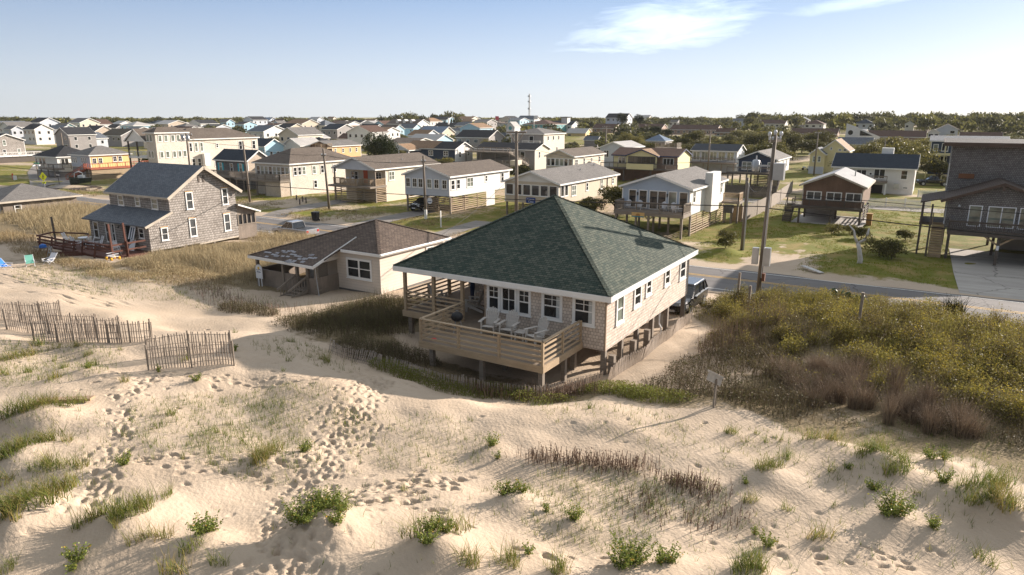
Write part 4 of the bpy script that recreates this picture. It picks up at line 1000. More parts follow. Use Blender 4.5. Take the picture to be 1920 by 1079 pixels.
def seated_man():
    t = thing('person', 'man in pale shirt and dark cap sitting on the red deck', 'person', (-62.3, 31.0, 1.235), -.5)
    # x right, -y faces forward
    V = [(0,.05,.48),(0,.08,.72),(0,.06,.98),(0,.03,1.10),(0,.0,1.2),(0,-.01,1.28),
         (.2,.05,1.0),(.27,-.02,.76),(.2,-.26,.66),(.18,-.34,.64),(-.2,.05,1.0),(-.27,-.02,.76),(-.2,-.26,.66),(-.18,-.34,.64),
         (.11,0,.47),(.14,-.42,.46),(.14,-.40,.10),(.14,-.54,.05),(-.11,0,.47),(-.14,-.42,.46),(-.14,-.40,.10),(-.14,-.54,.05)]
    E_ = [(0,1),(1,2),(2,3),(3,4),(4,5),(2,6),(6,7),(7,8),(8,9),(2,10),(10,11),(11,12),(12,13),(0,14),(14,15),(15,16),(16,17),(0,18),(18,19),(19,20),(20,21)]
    Rr = [.15,.15,.15,.055,.085,.075,.075,.05,.038,.035,.075,.05,.038,.035,.10,.07,.05,.04,.10,.07,.05,.04]
    skinbody('body', t, V, E_, Rr, SKIN)
    sh = MB()
    sh.loft([[(rx*math.cos(a), .05+ry*math.sin(a), z) for a in [2*math.pi*k/12 for k in range(12)]] for z, rx, ry in ((.42,.22,.18),(.62,.225,.19),(.85,.235,.19),(1.0,.25,.16),(1.08,.12,.1))])
    for s in (-1, 1): sh.tube([(s*.2, .05, 1.0), (s*.255, .0, .84), (s*.275, -.03, .74)], [.095, .08, .075], 8)
    sh.build('shirt', plain('pale_shirt', (.55, .50, .45), .8, .1), t, local=True, smooth=True)
    tr = MB()
    for s in (-1, 1): tr.tube([(s*.1, .06, .47), (s*.14, -.4, .47), (s*.14, -.41, .30)], [.125, .092, .085], 8)
    tr.build('shorts', plain('navy_shorts', (.03, .035, .05), .8, .1), t, local=True, smooth=True)
    cp = MB(); cp.loft([[(r*math.cos(a), -.005+r*math.sin(a), z) for a in [2*math.pi*k/12 for k in range(12)]] for z, r in ((1.25,.105),(1.31,.1),(1.36,.06))]); cp.bar((0,-.08,1.26),(0,-.2,1.25),.15,.02)
    cp.build('cap', BLACK, t, local=True, smooth=True)
    deck_chair('white plastic chair the man sits on', (-62.3, 31.0, 1.235), -.5)
seated_man()
# beach gear on the sand beside the deck
def sand_chair(label, loc, rz, col):
    t = thing('beach_chair', label, 'beach chair', loc, rz, 'folding beach chairs on the sand')
    cm = plain('canvas_'+col[0], col[1], .8, .1)
    MB().bar((0, -.3, .28), (0, .12, .2), .5, .015).build('seat', cm, t, local=True); MB().bar((0, .12, .2), (0, .62, .78), .5, .015, up=(0, 1, 0)).build('backrest', cm, t, local=True)
    f = MB()
    for s in (-1, 1):
        f.tube([(s*.27, -.35, .3), (s*.27, .12, .2), (s*.27, .64, .8)], .014, 6); f.tube([(s*.27, -.32, 0), (s*.27, .3, .42)], .014, 6); f.tube([(s*.27, .28, 0), (s*.27, -.3, .42)], .014, 6); f.bar((s*.27, -.35, .44), (s*.27, .35, .44), .05, .02)
    f.build('frame', PLASTW, t, local=True)
for lb, x, y, rz, c in (('folding beach chair with royal blue canvas on the sand', -56.9, 22.3, 1.9, ('blue', (.03, .16, .5))), ('folding beach chair with sea-green canvas on the sand', -57.6, 24.2, 1.2, ('green', (.2, .5, .4))), ('folding beach chair with white canvas nearest the red deck', -57.6, 25.5, .3, ('white', (.65, .65, .68)))):
    sand_chair(lb, (x, y, Zg(x, y)), rz, c)
t = thing('folding_table', 'dark folding table on rusty crossed legs beside the red deck', 'table', (-63.0, 27.6, Zg(-63.0, 27.6)))
MB().box(-.9, -.4, .7, .9, .4, .74).build('tabletop', WD_DARK, t, local=True)
for s in (-1, 1):
    f = MB()
    for q in (-1, 1): f.bar((s*.6-.35*q, -.3, 0), (s*.6+.35*q, .3, .7), .05, .04)
    f.build('leg', plain('rusty_steel', (.35, .15, .04), .7, .2), t, local=True)
o = MB().tube([(-62.7, 27.5, Zg(-63, 27.6)+.75), (-62.7, 27.5, Zg(-63, 27.6)+.95), (-62.7, 27.5, Zg(-63, 27.6)+1.05)], [.28, .25, .05], 10).build('blue_tarp_bundle', plain('blue_tarp', (.02, .12, .42), .5, .1)); tag(o, 'blue tarp bundle on the folding table', 'tarp')
t = thing('step_ladder', 'small aluminium step ladder beside the red deck', 'ladder', (-61.0, 27.3, Zg(-61, 27.3)))
m = MB()
for s in (-1, 1): m.bar((s*.28, -.3, 0), (s*.14, 0, 1.1), .04, .05); m.bar((s*.28, .3, 0), (s*.14, 0, 1.1), .04, .04)
for k in (1, 2, 3): m.bar((-.26+.035*k, -.3+.075*k, .28*k), (.26-.035*k, -.3+.075*k, .28*k), .08, .03)
m.build('frame', METAL, t, local=True)
t = thing('beach_cart', 'white tubular beach cart with yellow wheels at the deck corner', 'cart', (-55.4, 29.2, Zg(-55.4, 29.2)))
m = MB()
for z in (.3, .5): m.tube([(-.45, -.25, z), (.45, -.25, z), (.45, .25, z), (-.45, .25, z), (-.45, -.25, z)], .02, 6)
for x in (-.4, 0, .4): m.bar((x, -.25, .3), (x, .25, .3), .05, .03)
m.build('basket', PLASTW, t, local=True)
for x in (-.35, .35):
    for y in (-.32, .32): MB().tube([(x, y-.05, .14), (x, y+.05, .14)], .14, 12).build('wheel', plain('yellow_plastic', (.7, .4, .03), .5, .05), t, local=True)
# ---------------------------------------------------------------- first row across the road
z0 = lambda x, y: Zg(x, y)
def deckpart(par, x0, x1, y0, y1, z, mat=None, rim=.28):
    mat = mat or WD_GREY; m = MB(); y = y0
    while y < y1-.05: m.box(x0, y, z-.04, x1, min(y+.135, y1), z); y += .145
    m.box(x0-.03, y0-.05, z-rim, x1+.03, y0-.002, z-.01); m.box(x1+.002, y0, z-rim, x1+.05, y1, z-.01); m.box(x0-.05, y0, z-rim, x0-.002, y1, z-.01)
    return m.build('deck', mat, par)
# -- hip-roofed shingled house with the long window band
t, (a, b, c, d) = house('shingle_house', 'tan shingled house with brown hip roof, window band and side deck', -96.3, -87.27, 75.2, 90.5, 0.0, 5.16, 7.3, 'hip', SH_WHITE, RF_TAUPE,
    wins=[('R', 76.6, 3.2, .75, 1.35), ('R', 77.5, 3.2, .75, 1.35), ('R', 78.4, 3.2, .75, 1.35), ('R', 80.6, 3.2, .8, 1.35), ('R', 82.4, 3.2, .8, 1.35), ('R', 85.2, 3.2, .8, 1.35), ('R', 80.7, .9, .8, 1.3)])
for k in range(8): window(t, 'F', c, -95.6+.98*k, -95.6+.98*k+.93, 3.0, 4.6, 'dh', b=.1, pm=GLASSC if k % 3 else GLASS)
deckpart(t, -98.6, -87.6, 73.4, 75.5, 2.55)
m = MB(); rail(m, (-98.5, 73.45), (-91.2, 73.45), 2.55, 1.0, 'slat', nslat=6); rail(m, (-91.0, 73.45), (-87.65, 73.45), 2.55, 1.0, 'bal', gap=.12); rail(m, (-87.65, 73.45), (-87.65, 75.4), 2.55, 1.0, 'bal', gap=.12); m.build('railing', WD_GREY, t)
posts(t, [(-98.4, 73.6), (-95.5, 73.6), (-93.4, 73.6), (-91.3, 73.6)], z0, 2.3)
MB().box(-91.2, 73.5, -.2, -87.7, 75.5, 2.26).build('lower_wall', SH_TAN, t)
m = MB(); slats(m, (-95, 78), (-91.5, 78), .3, 2.2, .3, .14); m.build('slat_screen', WD_SLAT, t)
MB().box(-95.8, 75.58, .1, -91.3, 75.62, 2.3).build('carport_shade_panel', plain('painted_shade', (.05, .045, .04), .9, .1), t)  # dark panel paints the shade inside the open carport
# -- small dark house with turquoise shutters
t, (a, b, c, d) = house('shuttered_house', 'small dark shingled house with turquoise shutters and navy roof', -110.6, -101.2, 78.1, 83.4, -.2, 5.0, 6.75, 'gx', SH_DARK, RF_NAVY)
TURQ = plain('turquoise_paint', (.03, .42, .50), .5, .05)
for u in (-108.9, -105.9, -103.4):
    o = window(t, 'F', c, u-.42, u+.42, 2.95, 4.45, 'dh')
    if u != -105.9:
        for s in (-1, 1): MB().box(u+s*.62-.17, c-.05, 2.95, u+s*.62+.17, c-.005, 4.45).build('shutter', TURQ, t)
MB().poly((-101.49, 78.45, 2.6), (-101.49, 83.1, 2.6), (-101.49, 83.1, 4.9), (-101.49, 80.75, 6.5), (-101.49, 78.45, 4.9)).build('gable_wall', SH_TAN, t)  # paler shakes paint the sun-facing gable lighter than the dark front
deckpart(t, -111, -99.3, 75.6, 78.35, 2.45); m = MB(); rail(m, (-111, 75.65), (-99.4, 75.65), 2.45, .95, 'bal'); rail(m, (-99.35, 75.65), (-99.35, 78.3), 2.45, .95, 'bal'); m.build('railing', WD_GREY, t)
posts(t, [(-110.8, 75.8), (-107, 75.8), (-103, 75.8), (-99.5, 75.8)], z0, 2.25)
stairs(t, (-113.6, 74.2), (-111.2, 76.6), .2, 2.45, 1.0)
m = MB(); slats(m, (-110.8, 76), (-99.5, 76), .2, 2.1, .36, .16); m.build('slat_screen', WD_DARK, t)
house('rear_wing', 'low taupe-roofed rear house between the shuttered and hip-roofed houses', -104.5, -96.5, 86, 95, 0, 5.0, 6.6, 'gy', SH_TAN, RF_TAUPE)
# -- white porch house with a red door
t, (a, b, c, d) = house('porch_house', 'cream gabled house with open front porch deck and an orange-red door', -78.15, -69.27, 77.6, 91, -.1, 5.0, 6.65, 'gy', SD_CREAM, RF_TAUPE,
    wins=[('F', -75.9, 3.0, 1.5, 1.35, 'dh', 2), ('F', -71.0, 3.0, 1.2, 1.35, 'dh', 2), ('R', 79.2, 3.1, 1.3, 1.35, 'dh', 2), ('R', 83.2, 3.5, .7, .9), ('R', 86.5, 3.3, .8, 1.2)])
MB().box(-74.05, c-.03, 2.55, -73.2, c+.02, 4.55).build('door', plain('orange_red_door', (.62, .12, .04), .5, .05), t)
roof(t, 'gy', -78.15, -69.27, 75.3, 77.55, 5.0, 6.65, RF_TAUPE, WHITE, name='porch_roof')
m = MB(); m.poly((-77.9, 75.6, 4.92), (-69.5, 75.6, 4.92), (-73.71, 75.6, 6.48)); m.box(-77.9, 75.6, 4.75, -69.5, 75.72, 4.92); m.build('porch_gable', SD_GREYBLUE, t)
deckpart(t, -77.9, -69.5, 74.3, 77.85, 2.5)
m = MB(); rail(m, (-77.85, 75.4), (-75.6, 75.4), 2.5, 1.0, 'bal'); rail(m, (-75.5, 74.35), (-72.3, 74.35), 2.5, 1.0, 'bal', gap=.1); rail(m, (-72.25, 74.35), (-72.25, 75.4), 2.5, 1.0, 'bal', gap=.1); rail(m, (-72.2, 75.6), (-69.6, 75.6), 2.5, 1.0, 'bal', gap=.1); rail(m, (-69.55, 75.6), (-69.55, 77.6), 2.5, 1.0, 'bal', gap=.1); m.build('railing', WD_DECK, t)
for x in (-77.8, -69.6): MB().box(x-.09, 75.5, -.2, x+.09, 75.68, 4.8).build('porch_post', WD_GREY, t)
m = MB(); slats(m, (-75.5, 74.4), (-72.3, 74.4), -.1, 2.3, .21, .17); slats(m, (-72.3, 74.4), (-72.3, 75.7), -.1, 2.3, .21, .17); slats(m, (-71.9, 75.7), (-69.6, 75.7), -.1, 2.3, .21, .17); slats(m, (-69.55, 75.7), (-69.55, 77.9), -.1, 2.3, .21, .17); slats(m, (-77.9, 75.4), (-76.3, 75.4), -.1, 2.3, .21, .15)
m.build('slat_screen', WD_SLAT, t)
MB().box(-77.6, 77.93, 0, -69.8, 77.96, 2.4).build('under_deck_shade_panel', MATS['painted_shade'], t)  # dark panel added to paint the shade under the deck
for k, (x, y, r, lb) in enumerate(((-76.6, 76.9, .3, 'white adirondack chair leftmost of the porch row'), (-75.6, 76.7, -.2, 'white adirondack chair under the porch window'), (-75.0, 75.2, .2, 'white adirondack chair at the outer left rail corner of the porch deck'), (-74.1, 75.3, 0, 'white adirondack chair in the middle of the outer porch rail'), (-73.2, 75.3, -.3, 'white adirondack chair at the outer right rail corner of the porch deck'), (-71.2, 76.8, .2, 'white adirondack chair right of the red door'))):
    adirondack('adirondack_chair', lb, PLASTW, (x, y, 2.5), r, 'white adirondack chairs on the red-door porch')
for x, y, z in ((-71.5, 84, 5.75), (-70.9, 80.5, 5.6)): MB().tube([(x, y, z-.25), (x, y, z+.3)], .07, 8).build('roof_vent', METAL, t)
# -- pale blue stilt house with window band
t, (a, b, c, d) = house('stilt_house', 'pale grey-blue gabled house raised on slatted stilts with window band', -61.0, -52.88, 71.35, 86.8, 2.25, 4.98, 6.28, 'gy', SD_GREYBLUE, RF_TAUPE,
    wins=[('R', 72.4, 3.15, .85, 1.3), ('R', 73.6, 3.15, .85, 1.3), ('R', 76.3, 3.2, 1.5, 1.3, 'dh', 2), ('R', 80.3, 3.6, .6, .9), ('R', 84.5, 3.3, .8, 1.3)])
MB().poly((b+.006, c+.1, 2.3), (b+.006, d-.1, 2.3), (b+.006, d-.1, 4.75), (b+.006, c+.1, 4.75)).build('side_wall', SD_WHITE, t)  # white overlay paints the sunny side lighter than the shaded front
for k, u in enumerate((-60.1, -58.95, -57.95, -56.5, -55.3, -54.0)): window(t, 'F', c, u-.42, u+.42, 3.25, 4.5, 'cross', b=.11)
posts(t, [(-60.5, 71.9), (-57.1, 71.9), (-53.3, 71.9), (-60.5, 76), (-57, 80), (-60.5, 82)], z0, 2.25)
m = MB(); slats(m, (-57.0, 71.75), (-53.25, 71.75), .35, 2.2, .21, .13); slats(m, (-53.2, 71.8), (-53.2, 80.2), .35, 2.2, .21, .14); slats(m, (-53.2, 82.4), (-53.2, 86.3), .35, 2.2, .21, .14); slats(m, (-60.4, 80.5), (-56.5, 80.5), .3, 2.2, .27, .13); slats(m, (-60.5, 72), (-60.5, 80.5), .3, 2.2, .27, .13)
for x, y in ((-55.1, 71.7), (-53.2, 75), (-53.2, 78)): m.box(x-.05, y-.05, .2, x+.05, y+.05, 2.22)
m.build('slat_screen', WD_SLAT, t)
MB().box(-53.24, 80.2, .2, -53.18, 82.4, 2.25).build('lower_wall', SD_WHITE, t)
o = thing('round_sign', 'round white sign with a dark stripe on the slatted stilts', 'sign', (-56.5, 71.66, 1.6))
MB().tube([(0, -.05, 0), (0, 0, 0)], .42, 20).build('board', PLASTW, o, local=True); MB().box(-.3, -.062, -.14, .3, -.052, -.05).build('stripe', MATS['sign_navy'], o, local=True)
o = tag(MB().box(-57.55, 71.6, 2.0, -57.1, 71.63, 2.2).build('house_number_plate', PLASTW), 'small white plate on a stilt by the black truck', 'sign')
# -- beige sunroom house
t, (a, b, c, d) = house('sunroom_house', 'beige gabled house with dark screened sunroom and a blue sign', -47.45, -38.92, 75.1, 94, 1.75, 4.38, 5.85, 'gy', SD_BEIGE, RF_GREY,
    wins=[('R', 79.6, 2.5, 1.3, 1.4, 'dh', 2), ('R', 83.6, 2.8, .7, 1.1), ('R', 88.3, 2.6, .8, 1.4), ('R', 92.2, 3.0, .7, .9)])
for k in range(6):
    u0 = -46.95+1.27*k; window(t, 'F', c, u0, u0+1.18, 2.68, 4.1, 'plain', b=.09, pm=GLASS)
for u in (75.9, 77.0): window(t, 'R', b, u, u+.95, 2.68, 4.1, 'plain', b=.09, pm=GLASS)
MB().poly((-46.2, c-.012, 4.45), (-40.2, c-.012, 4.45), (-43.2, c-.012, 5.62)).build('gable_panel', SD_WHITE, t)
posts(t, [(-46.9, 75.6), (-44.5, 75.6), (-41.9, 75.6), (-39.4, 75.6), (-39.4, 80), (-39.4, 85), (-39.4, 90)], z0, 1.75)
m = MB(); slats(m, (-46.6, 78), (-40, 78), .3, 1.7, .27, .14); slats(m, (-39.3, 76), (-39.3, 79), .3, 1.7, .27, .14); slats(m, (-39.3, 83.5), (-39.3, 91), .1, 1.7, .24, .14); m.build('slat_screen', WD_SLAT, t)
MB().tube([(b+.05, 90.2, 4.2), (b+.05, 90.2, .3)], .05, 6).build('downspout', BLACK, t)
for x, y, z in ((-41.5, 86, 5.25), (-42.2, 92, 5.55)): MB().tube([(x, y, z-.2), (x, y, z+.25)], .08, 8).build('roof_vent', METAL, t)
o = thing('house_sign', 'rounded dark blue sign lettered in white under the sunroom', 'sign', (-43.2, 75.35, 2.1))
rr_ = MB(); hw, hh, r0 = .68, .36, .16; pts = []
for cx, cz, a0 in ((hw-r0, hh-r0, 0), (-hw+r0, hh-r0, 90), (-hw+r0, -hh+r0, 180), (hw-r0, -hh+r0, 270)):
    for q in range(5): ang = RAD(a0+22.5*q); pts.append((cx+r0*math.cos(ang), cz+r0*math.sin(ang)))
rr_.loft([[(x, -.05, z) for x, z in pts], [(x, .02, z) for x, z in pts]]); rr_.build('board', plain('sign_blue', (.015, .05, .22), .4, .05), o, local=True)
ABS[o.name] = (-43.2, 75.35, 2.1)
solid_text(o, "Canons", (-43.2, 75.295, 2.24), .36, PLASTW, (RAD(90), 0, 0)); solid_text(o, "Cove", (-43.15, 75.295, 1.94), .36, PLASTW, (RAD(90), 0, 0))
# -- light blue deck house
t, (a, b, c, d) = house('deck_house', 'light blue house with white chimney and chair-lined front deck', -29.6, -21.25, 71.2, 85.7, 2.2, 5.05, 6.45, 'gy', SD_BLUE, RF_GREY,
    wins=[('R', 73.0, 3.4, .8, 1.35), ('R', 82.0, 3.4, .75, 1.4), ('R', 83.9, 3.5, .8, 1.35)])
MB().poly((b+.006, c+.08, 2.25), (b+.006, d-.08, 2.25), (b+.006, d-.08, 4.85), (b+.006, c+.08, 4.85)).build('side_wall', SD_WHITE, t)  # sunlit brightness of this side painted as a white overlay
for u0, u1, n in ((-28.5, -27.55, 1), (-27.3, -26.3, 1), (-26.1, -24.15, 2), (-23.98, -23.0, 1), (-22.78, -21.8, 1)): window(t, 'F', c, u0, u1, 2.62 if n == 2 else 2.7, 4.68, 'plain', b=.09, n=n, sill=False)
MB().box(b-.1, 77.1, 2.0, b+.75, 80.4, 6.35).build('chimney', SD_WHITE, t)
for u in (-27.42, -24.06): MB().tube([(u, c-.12, 4.05), (u, c-.12, 4.4)], [.05, .09], 6).build('wall_lamp', BLACK, t)
deckpart(t, -29.1, -21.45, 68.95, 71.6, 2.58, rim=.36)
m = MB(); rail(m, (-29.05, 69.0), (-21.5, 69.0), 2.58, 1.05, 'bal', gap=.14, pw=2.5); rail(m, (-21.5, 69.0), (-21.5, 71.5), 2.58, 1.05, 'bal', gap=.14); rail(m, (-29.05, 69.0), (-29.05, 71.5), 2.58, 1.05, 'bal', gap=.14); m.build('railing', WD_GREY, t)
posts(t, [(x, 69.1) for x in (-28.9, -26.6, -25.2, -21.6)]+[(x, 71.5) for x in (-28.6, -25.5, -23.8, -21.45)]+[(x, 75) for x in (-28.5, -26, -23.5)]+[(x, 80) for x in (-28.5, -25, -21.7)], z0, 2.25)
m = MB()
for s in (-1, 1): m.bar((-25.2, 69.1, 1.75), (-25.2+s*.5, 69.1, 2.28), .09, .09)
m.build('knee_brace', WD_GREY, t)
m = MB(); slats(m, (-21.5, 71.6), (-21.5, 85.3), .15, 2.2, .235, .13); 
for y in (71.6, 74, 76.5, 79, 82, 85.2): m.box(-21.56, y-.05, 0, -21.46, y+.05, 2.2)
m.build('slat_screen', WD_SLAT, t)
deckpart(t, -21.3, -19.3, 83.6, 85.6, 2.55); m = MB(); rail(m, (-19.4, 83.7), (-19.4, 85.5), 2.55, 1., 'bal', gap=.1); rail(m, (-21.2, 83.7), (-19.4, 83.7), 2.55, 1., 'bal', gap=.1); m.build('side_railing', WD_DECK, t)
posts(t, [(-19.45, 83.75), (-19.45, 85.5)], z0, 2.3)
for x, r, lb in ((-28.3, .1, 'white adirondack chair leftmost on the light blue house deck'), (-27.0, .05, 'white adirondack chair second on the light blue house deck'), (-24.3, -.05, 'white adirondack chair third on the light blue house deck'), (-23.3, -.1, 'white adirondack chair fourth on the light blue house deck')):
    adirondack('adirondack_chair', lb, PLASTW, (x, 70.9, 2.58), r, 'white adirondack chairs on the light blue house deck')
tb = thing('small_table', 'low white table among the deck chairs of the light blue house', 'table', (-22.3, 70.7, 2.58)); MB().box(-.5, -.3, .42, .5, .3, .46).build('tabletop', PLASTW, tb, local=True)
for sx in (-1, 1):
    for sy in (-1, 1): MB().box(sx*.42-.03, sy*.24-.03, 0, sx*.42+.03, sy*.24+.03, .42).build('leg', PLASTW, tb, local=True)
o = thing('sunrise_sign', 'wooden sign with a painted sunrise hung under the deck rim', 'sign', (-26.3, 68.86, 2.28))
MB().box(-.72, -.03, -.24, .72, .02, .26).build('board', plain('sign_sand', (.62, .40, .16), .6, .05), o, local=True); MB().box(-.7, -.04, -.23, .7, -.031, -.12).build('sea_stripe', plain('sign_sea', (.02, .22, .30), .6, .05), o, local=True)
m = MB(); m.poly(*[(.27*math.cos(math.pi*k/12), -.036, -.118+.27*math.sin(math.pi*k/12)) for k in range(13)]); m.build('sun_emblem', plain('sign_brown', (.40, .20, .06), .6, .05), o, local=True)
# air-conditioner stand right of the house
o = thing('air_conditioner', 'dark air conditioner on a wooden stand beside the light blue house', 'air conditioner', (-20.4, 83.2, Zg(-20.4, 83.2)))
MB().box(-.5, -.45, 1.3, .5, .45, 2.2).build('cabinet', plain('dark_cabinet', (.09, .085, .08), .6, .15), o, local=True)
for sx in (-1, 1):
    for sy in (-1, 1): MB().box(sx*.4-.06, sy*.35-.06, -.2, sx*.4+.06, sy*.35+.06, 1.3).build('leg', WD_GREY, o, local=True)
# -- brown cabin
t, (a, b, c, d) = house('brown_cabin', 'brown wooden cabin on posts with pale metal roof and front deck', -13.6, -6.25, 88.9, 100.5, 2.05, 4.5, 6.0, 'gy', SD_BROWN, RF_METAL, fm=MATS['weathered_cream_trim'], oh=.4,
    wins=[('F', -11.9, 2.75, 1.7, 1.0, 'plain', 2, SHADEG), ('F', -9.7, 2.75, 1.7, 1.0, 'plain', 2, SHADEG), ('F', -7.6, 2.75, 1.7, 1.0, 'plain', 2, SHADEG)])
deckpart(t, -14.1, -6.4, 87.8, 89.3, 2.05, WD_DARK); m = MB(); rail(m, (-14.05, 87.85), (-6.45, 87.85), 2.05, .85, 'bal', gap=.15); rail(m, (-6.45, 87.85), (-6.45, 89.2), 2.05, .85, 'bal', gap=.15); m.build('railing', WD_DARK, t)
posts(t, [(-13.2, 87.95), (-9.7, 87.95), (-6.6, 87.95), (-13.3, 93), (-9.7, 93), (-6.6, 93), (-6.6, 98), (-13.3, 98)], z0, 1.8, .22, WD_DARK)
MB().box(-14, 88, -.3, -6.2, 96, .12).build('slab', CONC, t); MB().box(-13.4, 94, .1, -9.9, 94.1, 2.0).build('lower_wall', SD_GREY, t)
stairs(t, (-14.6, 88.2), (-14.6, 90.6), .1, 2.0, .9, WD_DARK)
m = MB(); slats(m, (-6.55, 89.5), (-6.55, 98), .2, 1.9, .33, .13); m.build('slat_screen', WD_DARK, t)
MB().tube([(-8.2, 95, 5.2), (-8.2, 95, 5.9)], .07, 8).build('roof_vent', METAL, t)
o = tag(MB().box(-6.05, 90.0, Zg(-6, 90)-.1, -5.45, 90.5, 1.3).box(-6.1, 89.95, 1.3, -5.4, 90.55, 1.38).build('wooden_bin', wood('orange_pine', (.42, .24, .09), .2)), 'tall orange wooden bin beside the brown cabin', 'bin')
o = tag(MB().bar((-6.6, 86.8, .1), (-6.2, 89.6, .3), .5, .06).build('ramp_plank', CONC), 'pale plank ramp in front of the brown cabin', 'plank')
# -- dark shingled house on the right
def dark_house():
    t = thing('shingled_house', 'large dark shingled house with tall upper storey and front deck', 'house', (8, 76, 0))
    sl_ = (6.95-5.25)/(5.35-.9)
    q = MB(); q.poly((1.45,72.3,2.75),(9.3,72.3,2.75),(9.3,72.3,5.3),(5.35,72.3,6.8),(1.45,72.3,5.3)); q.poly((1.45,82,2.75),(1.45,72.3,2.75),(1.45,72.3,5.3),(1.45,82,5.3)); q.poly((1.45,72.3,2.75),(1.45,82,2.75),(18,82,2.75),(18,72.3,2.75))
    q.poly((9.3,72.4,2.75),(18,72.4,2.75),(18,72.4,5.3),(9.3,72.4,5.3)); q.build('wall', SH_DARK, t)
    DT = plain('dark_brown_trim', (.10, .07, .055), .7, .15)
    r = MB(); r.slab([(.9,78.6,5.25),(.9,71.9,5.25),(5.35,71.9,6.95),(5.35,78.6,6.95)], .12); r.slab([(9.8,71.9,5.25),(9.8,78.6,5.25),(5.35,78.6,6.95),(5.35,71.9,6.95)], .12)
    r.slab([(-.6,80,4.9),(-.6,72.9,4.9),(1.3,72.9,5.38),(1.3,80,5.38)], .1); r.slab([(9.7,71.8,5.2),(18,71.8,5.2),(18,77.2,6.3),(9.7,77.2,6.3)], .1)
    RFD = bricky('dark_brown_roof_shingles', (.12, .095, .08), (.085, .066, .056), (.035, .028, .024), .3, .16, .012, .6, .25, .5)
    ro = r.build('lower_roof', RFD, t, fix=True)
    f = MB()
    for x in (.9, 9.8): f.bar((x,71.86,5.14),(5.35,71.86,6.84),.06,.24)
    f.bar((-.62,72.9,4.84),(-.62,80,4.84),.05,.16); f.box(5.25,71.8,6.3,5.45,71.84,6.75); f.build('bargeboard', DT, ro)
    q = MB()
    x0, x1, y0, y1 = 1.3, 9.7, 78.4, 88; 
    for a_, b_ in (((x0,y0),(x1,y0)),((x1,y0),(x1,y1)),((x1,y1),(x0,y1)),((x0,y1),(x0,y0))): q.poly((*a_,5.0),(*b_,5.0),(*b_,9.95),(*a_,9.95))
    uw = q.build('upper_wall', SH_DARK, t)
    r = MB(); r.slab([(.6,77.8,10.1),(10.4,77.8,10.1),(10.4,83,10.35),(.6,83,10.35)], .2); r.slab([(10.4,88.6,10.1),(.6,88.6,10.1),(.6,83,10.35),(10.4,83,10.35)], .2); r.slab([(10.4,77,6.4),(18,77,6.4),(18,82,7.6),(10.4,82,7.6)], .15); uo = r.build('upper_roof', RF_DARK, t, fix=True)
    f = MB(); f.bar((.6,77.77,9.92),(10.4,77.77,9.92),.06,.36); f.bar((.57,77.8,9.92),(.57,83,10.2),.06,.36); f.poly((.6,77.8,9.85),(.6,88.5,9.85),(10.4,88.5,9.85),(10.4,77.8,9.85)); f.build('fascia', DT, uo)
    MB().box(2.1,78.32,6.75,3.35,78.39,7.2).build('name_board', wood('old_name_board', (.22, .10, .05), .2), t)
    window(t, 'L', x0, 79.4, 80.4, 6.0, 8.0, 'dh', b=.12)
    FR = plain('bright_window_frame', (.72, .74, .78), .5, .05)
    for u0, u1, n in ((3.1, 4.1, 1), (4.5, 6.5, 2), (6.75, 7.7, 1), (9.0, 10.4, 2), (11.5, 12.6, 1)): window(t, 'F', 72.3, u0, u1, 3.05, 4.9, 'plain', b=.08, fm=FR, pm=GLASSC, n=n, sill=False)
    window(t, 'L', 1.45, 73.3, 74.0, 3.0, 4.9, 'plain', b=.08, fm=FR); window(t, 'L', 1.45, 74.3, 75.0, 3.0, 4.9, 'plain', b=.08, fm=FR)
    l = MB(); l.tube([(2.35,72.1,4.72),(2.35,72.1,4.9)],[.12,.04],8); l.build('wall_lamp', METAL, t)
    deckpart(t, 1.75, 17.5, 70.5, 72.35, 2.75, WD_DARK, .32); m = MB(); rail(m, (1.8,70.55), (17.5,70.55), 2.75, .9, 'bal', gap=.13); rail(m, (1.8,70.55), (1.8,72.2), 2.75, .9, 'bal', gap=.13, ends=(0,1)); m.build('railing', WD_DARK, t)
    P = [(1.9,72.1),(5.5,70.7),(9.6,70.7),(13.5,70.7),(9.5,76),(5.5,76),(13.5,76),(1.6,80),(5.5,82),(10,82),(15,82)]
    posts(t, P, -.2, 2.75, .22, WD_DARK)
    m = MB()
    for x in (5.5, 9.6):
        for s in (-1, 1): m.bar((x,70.7,1.75),(x+s*1.1,70.7,2.5),.1,.14)
    m.build('knee_brace', WD_DECK, t)
    MB().box(5.4,70.56,1.35,5.6,70.585,1.75).build('number_plate', PLASTW, t)
    MB().box(6.2, 80, -.1, 17, 80.2, 2.7).build('lower_wall', SD_GREY, t)
    stairs(t, (1.0,72.2), (1.0,75.6), .0, 2.75, .95, WD_DECK)
    deckpart(t, -.5, 1.4, 75.6, 80, 2.75, WD_DARK); m = MB(); rail(m, (-.45,75.6), (-.45,80), 2.75, .95, 'slat', nslat=6); m.build('side_railing', WD_DARK, t)
    posts(t, [(-.4,73.2),(-.4,76),(-.4,79.8),(.35,72.3)], -.2, 4.8, .16, WD_DARK)
dark_house()
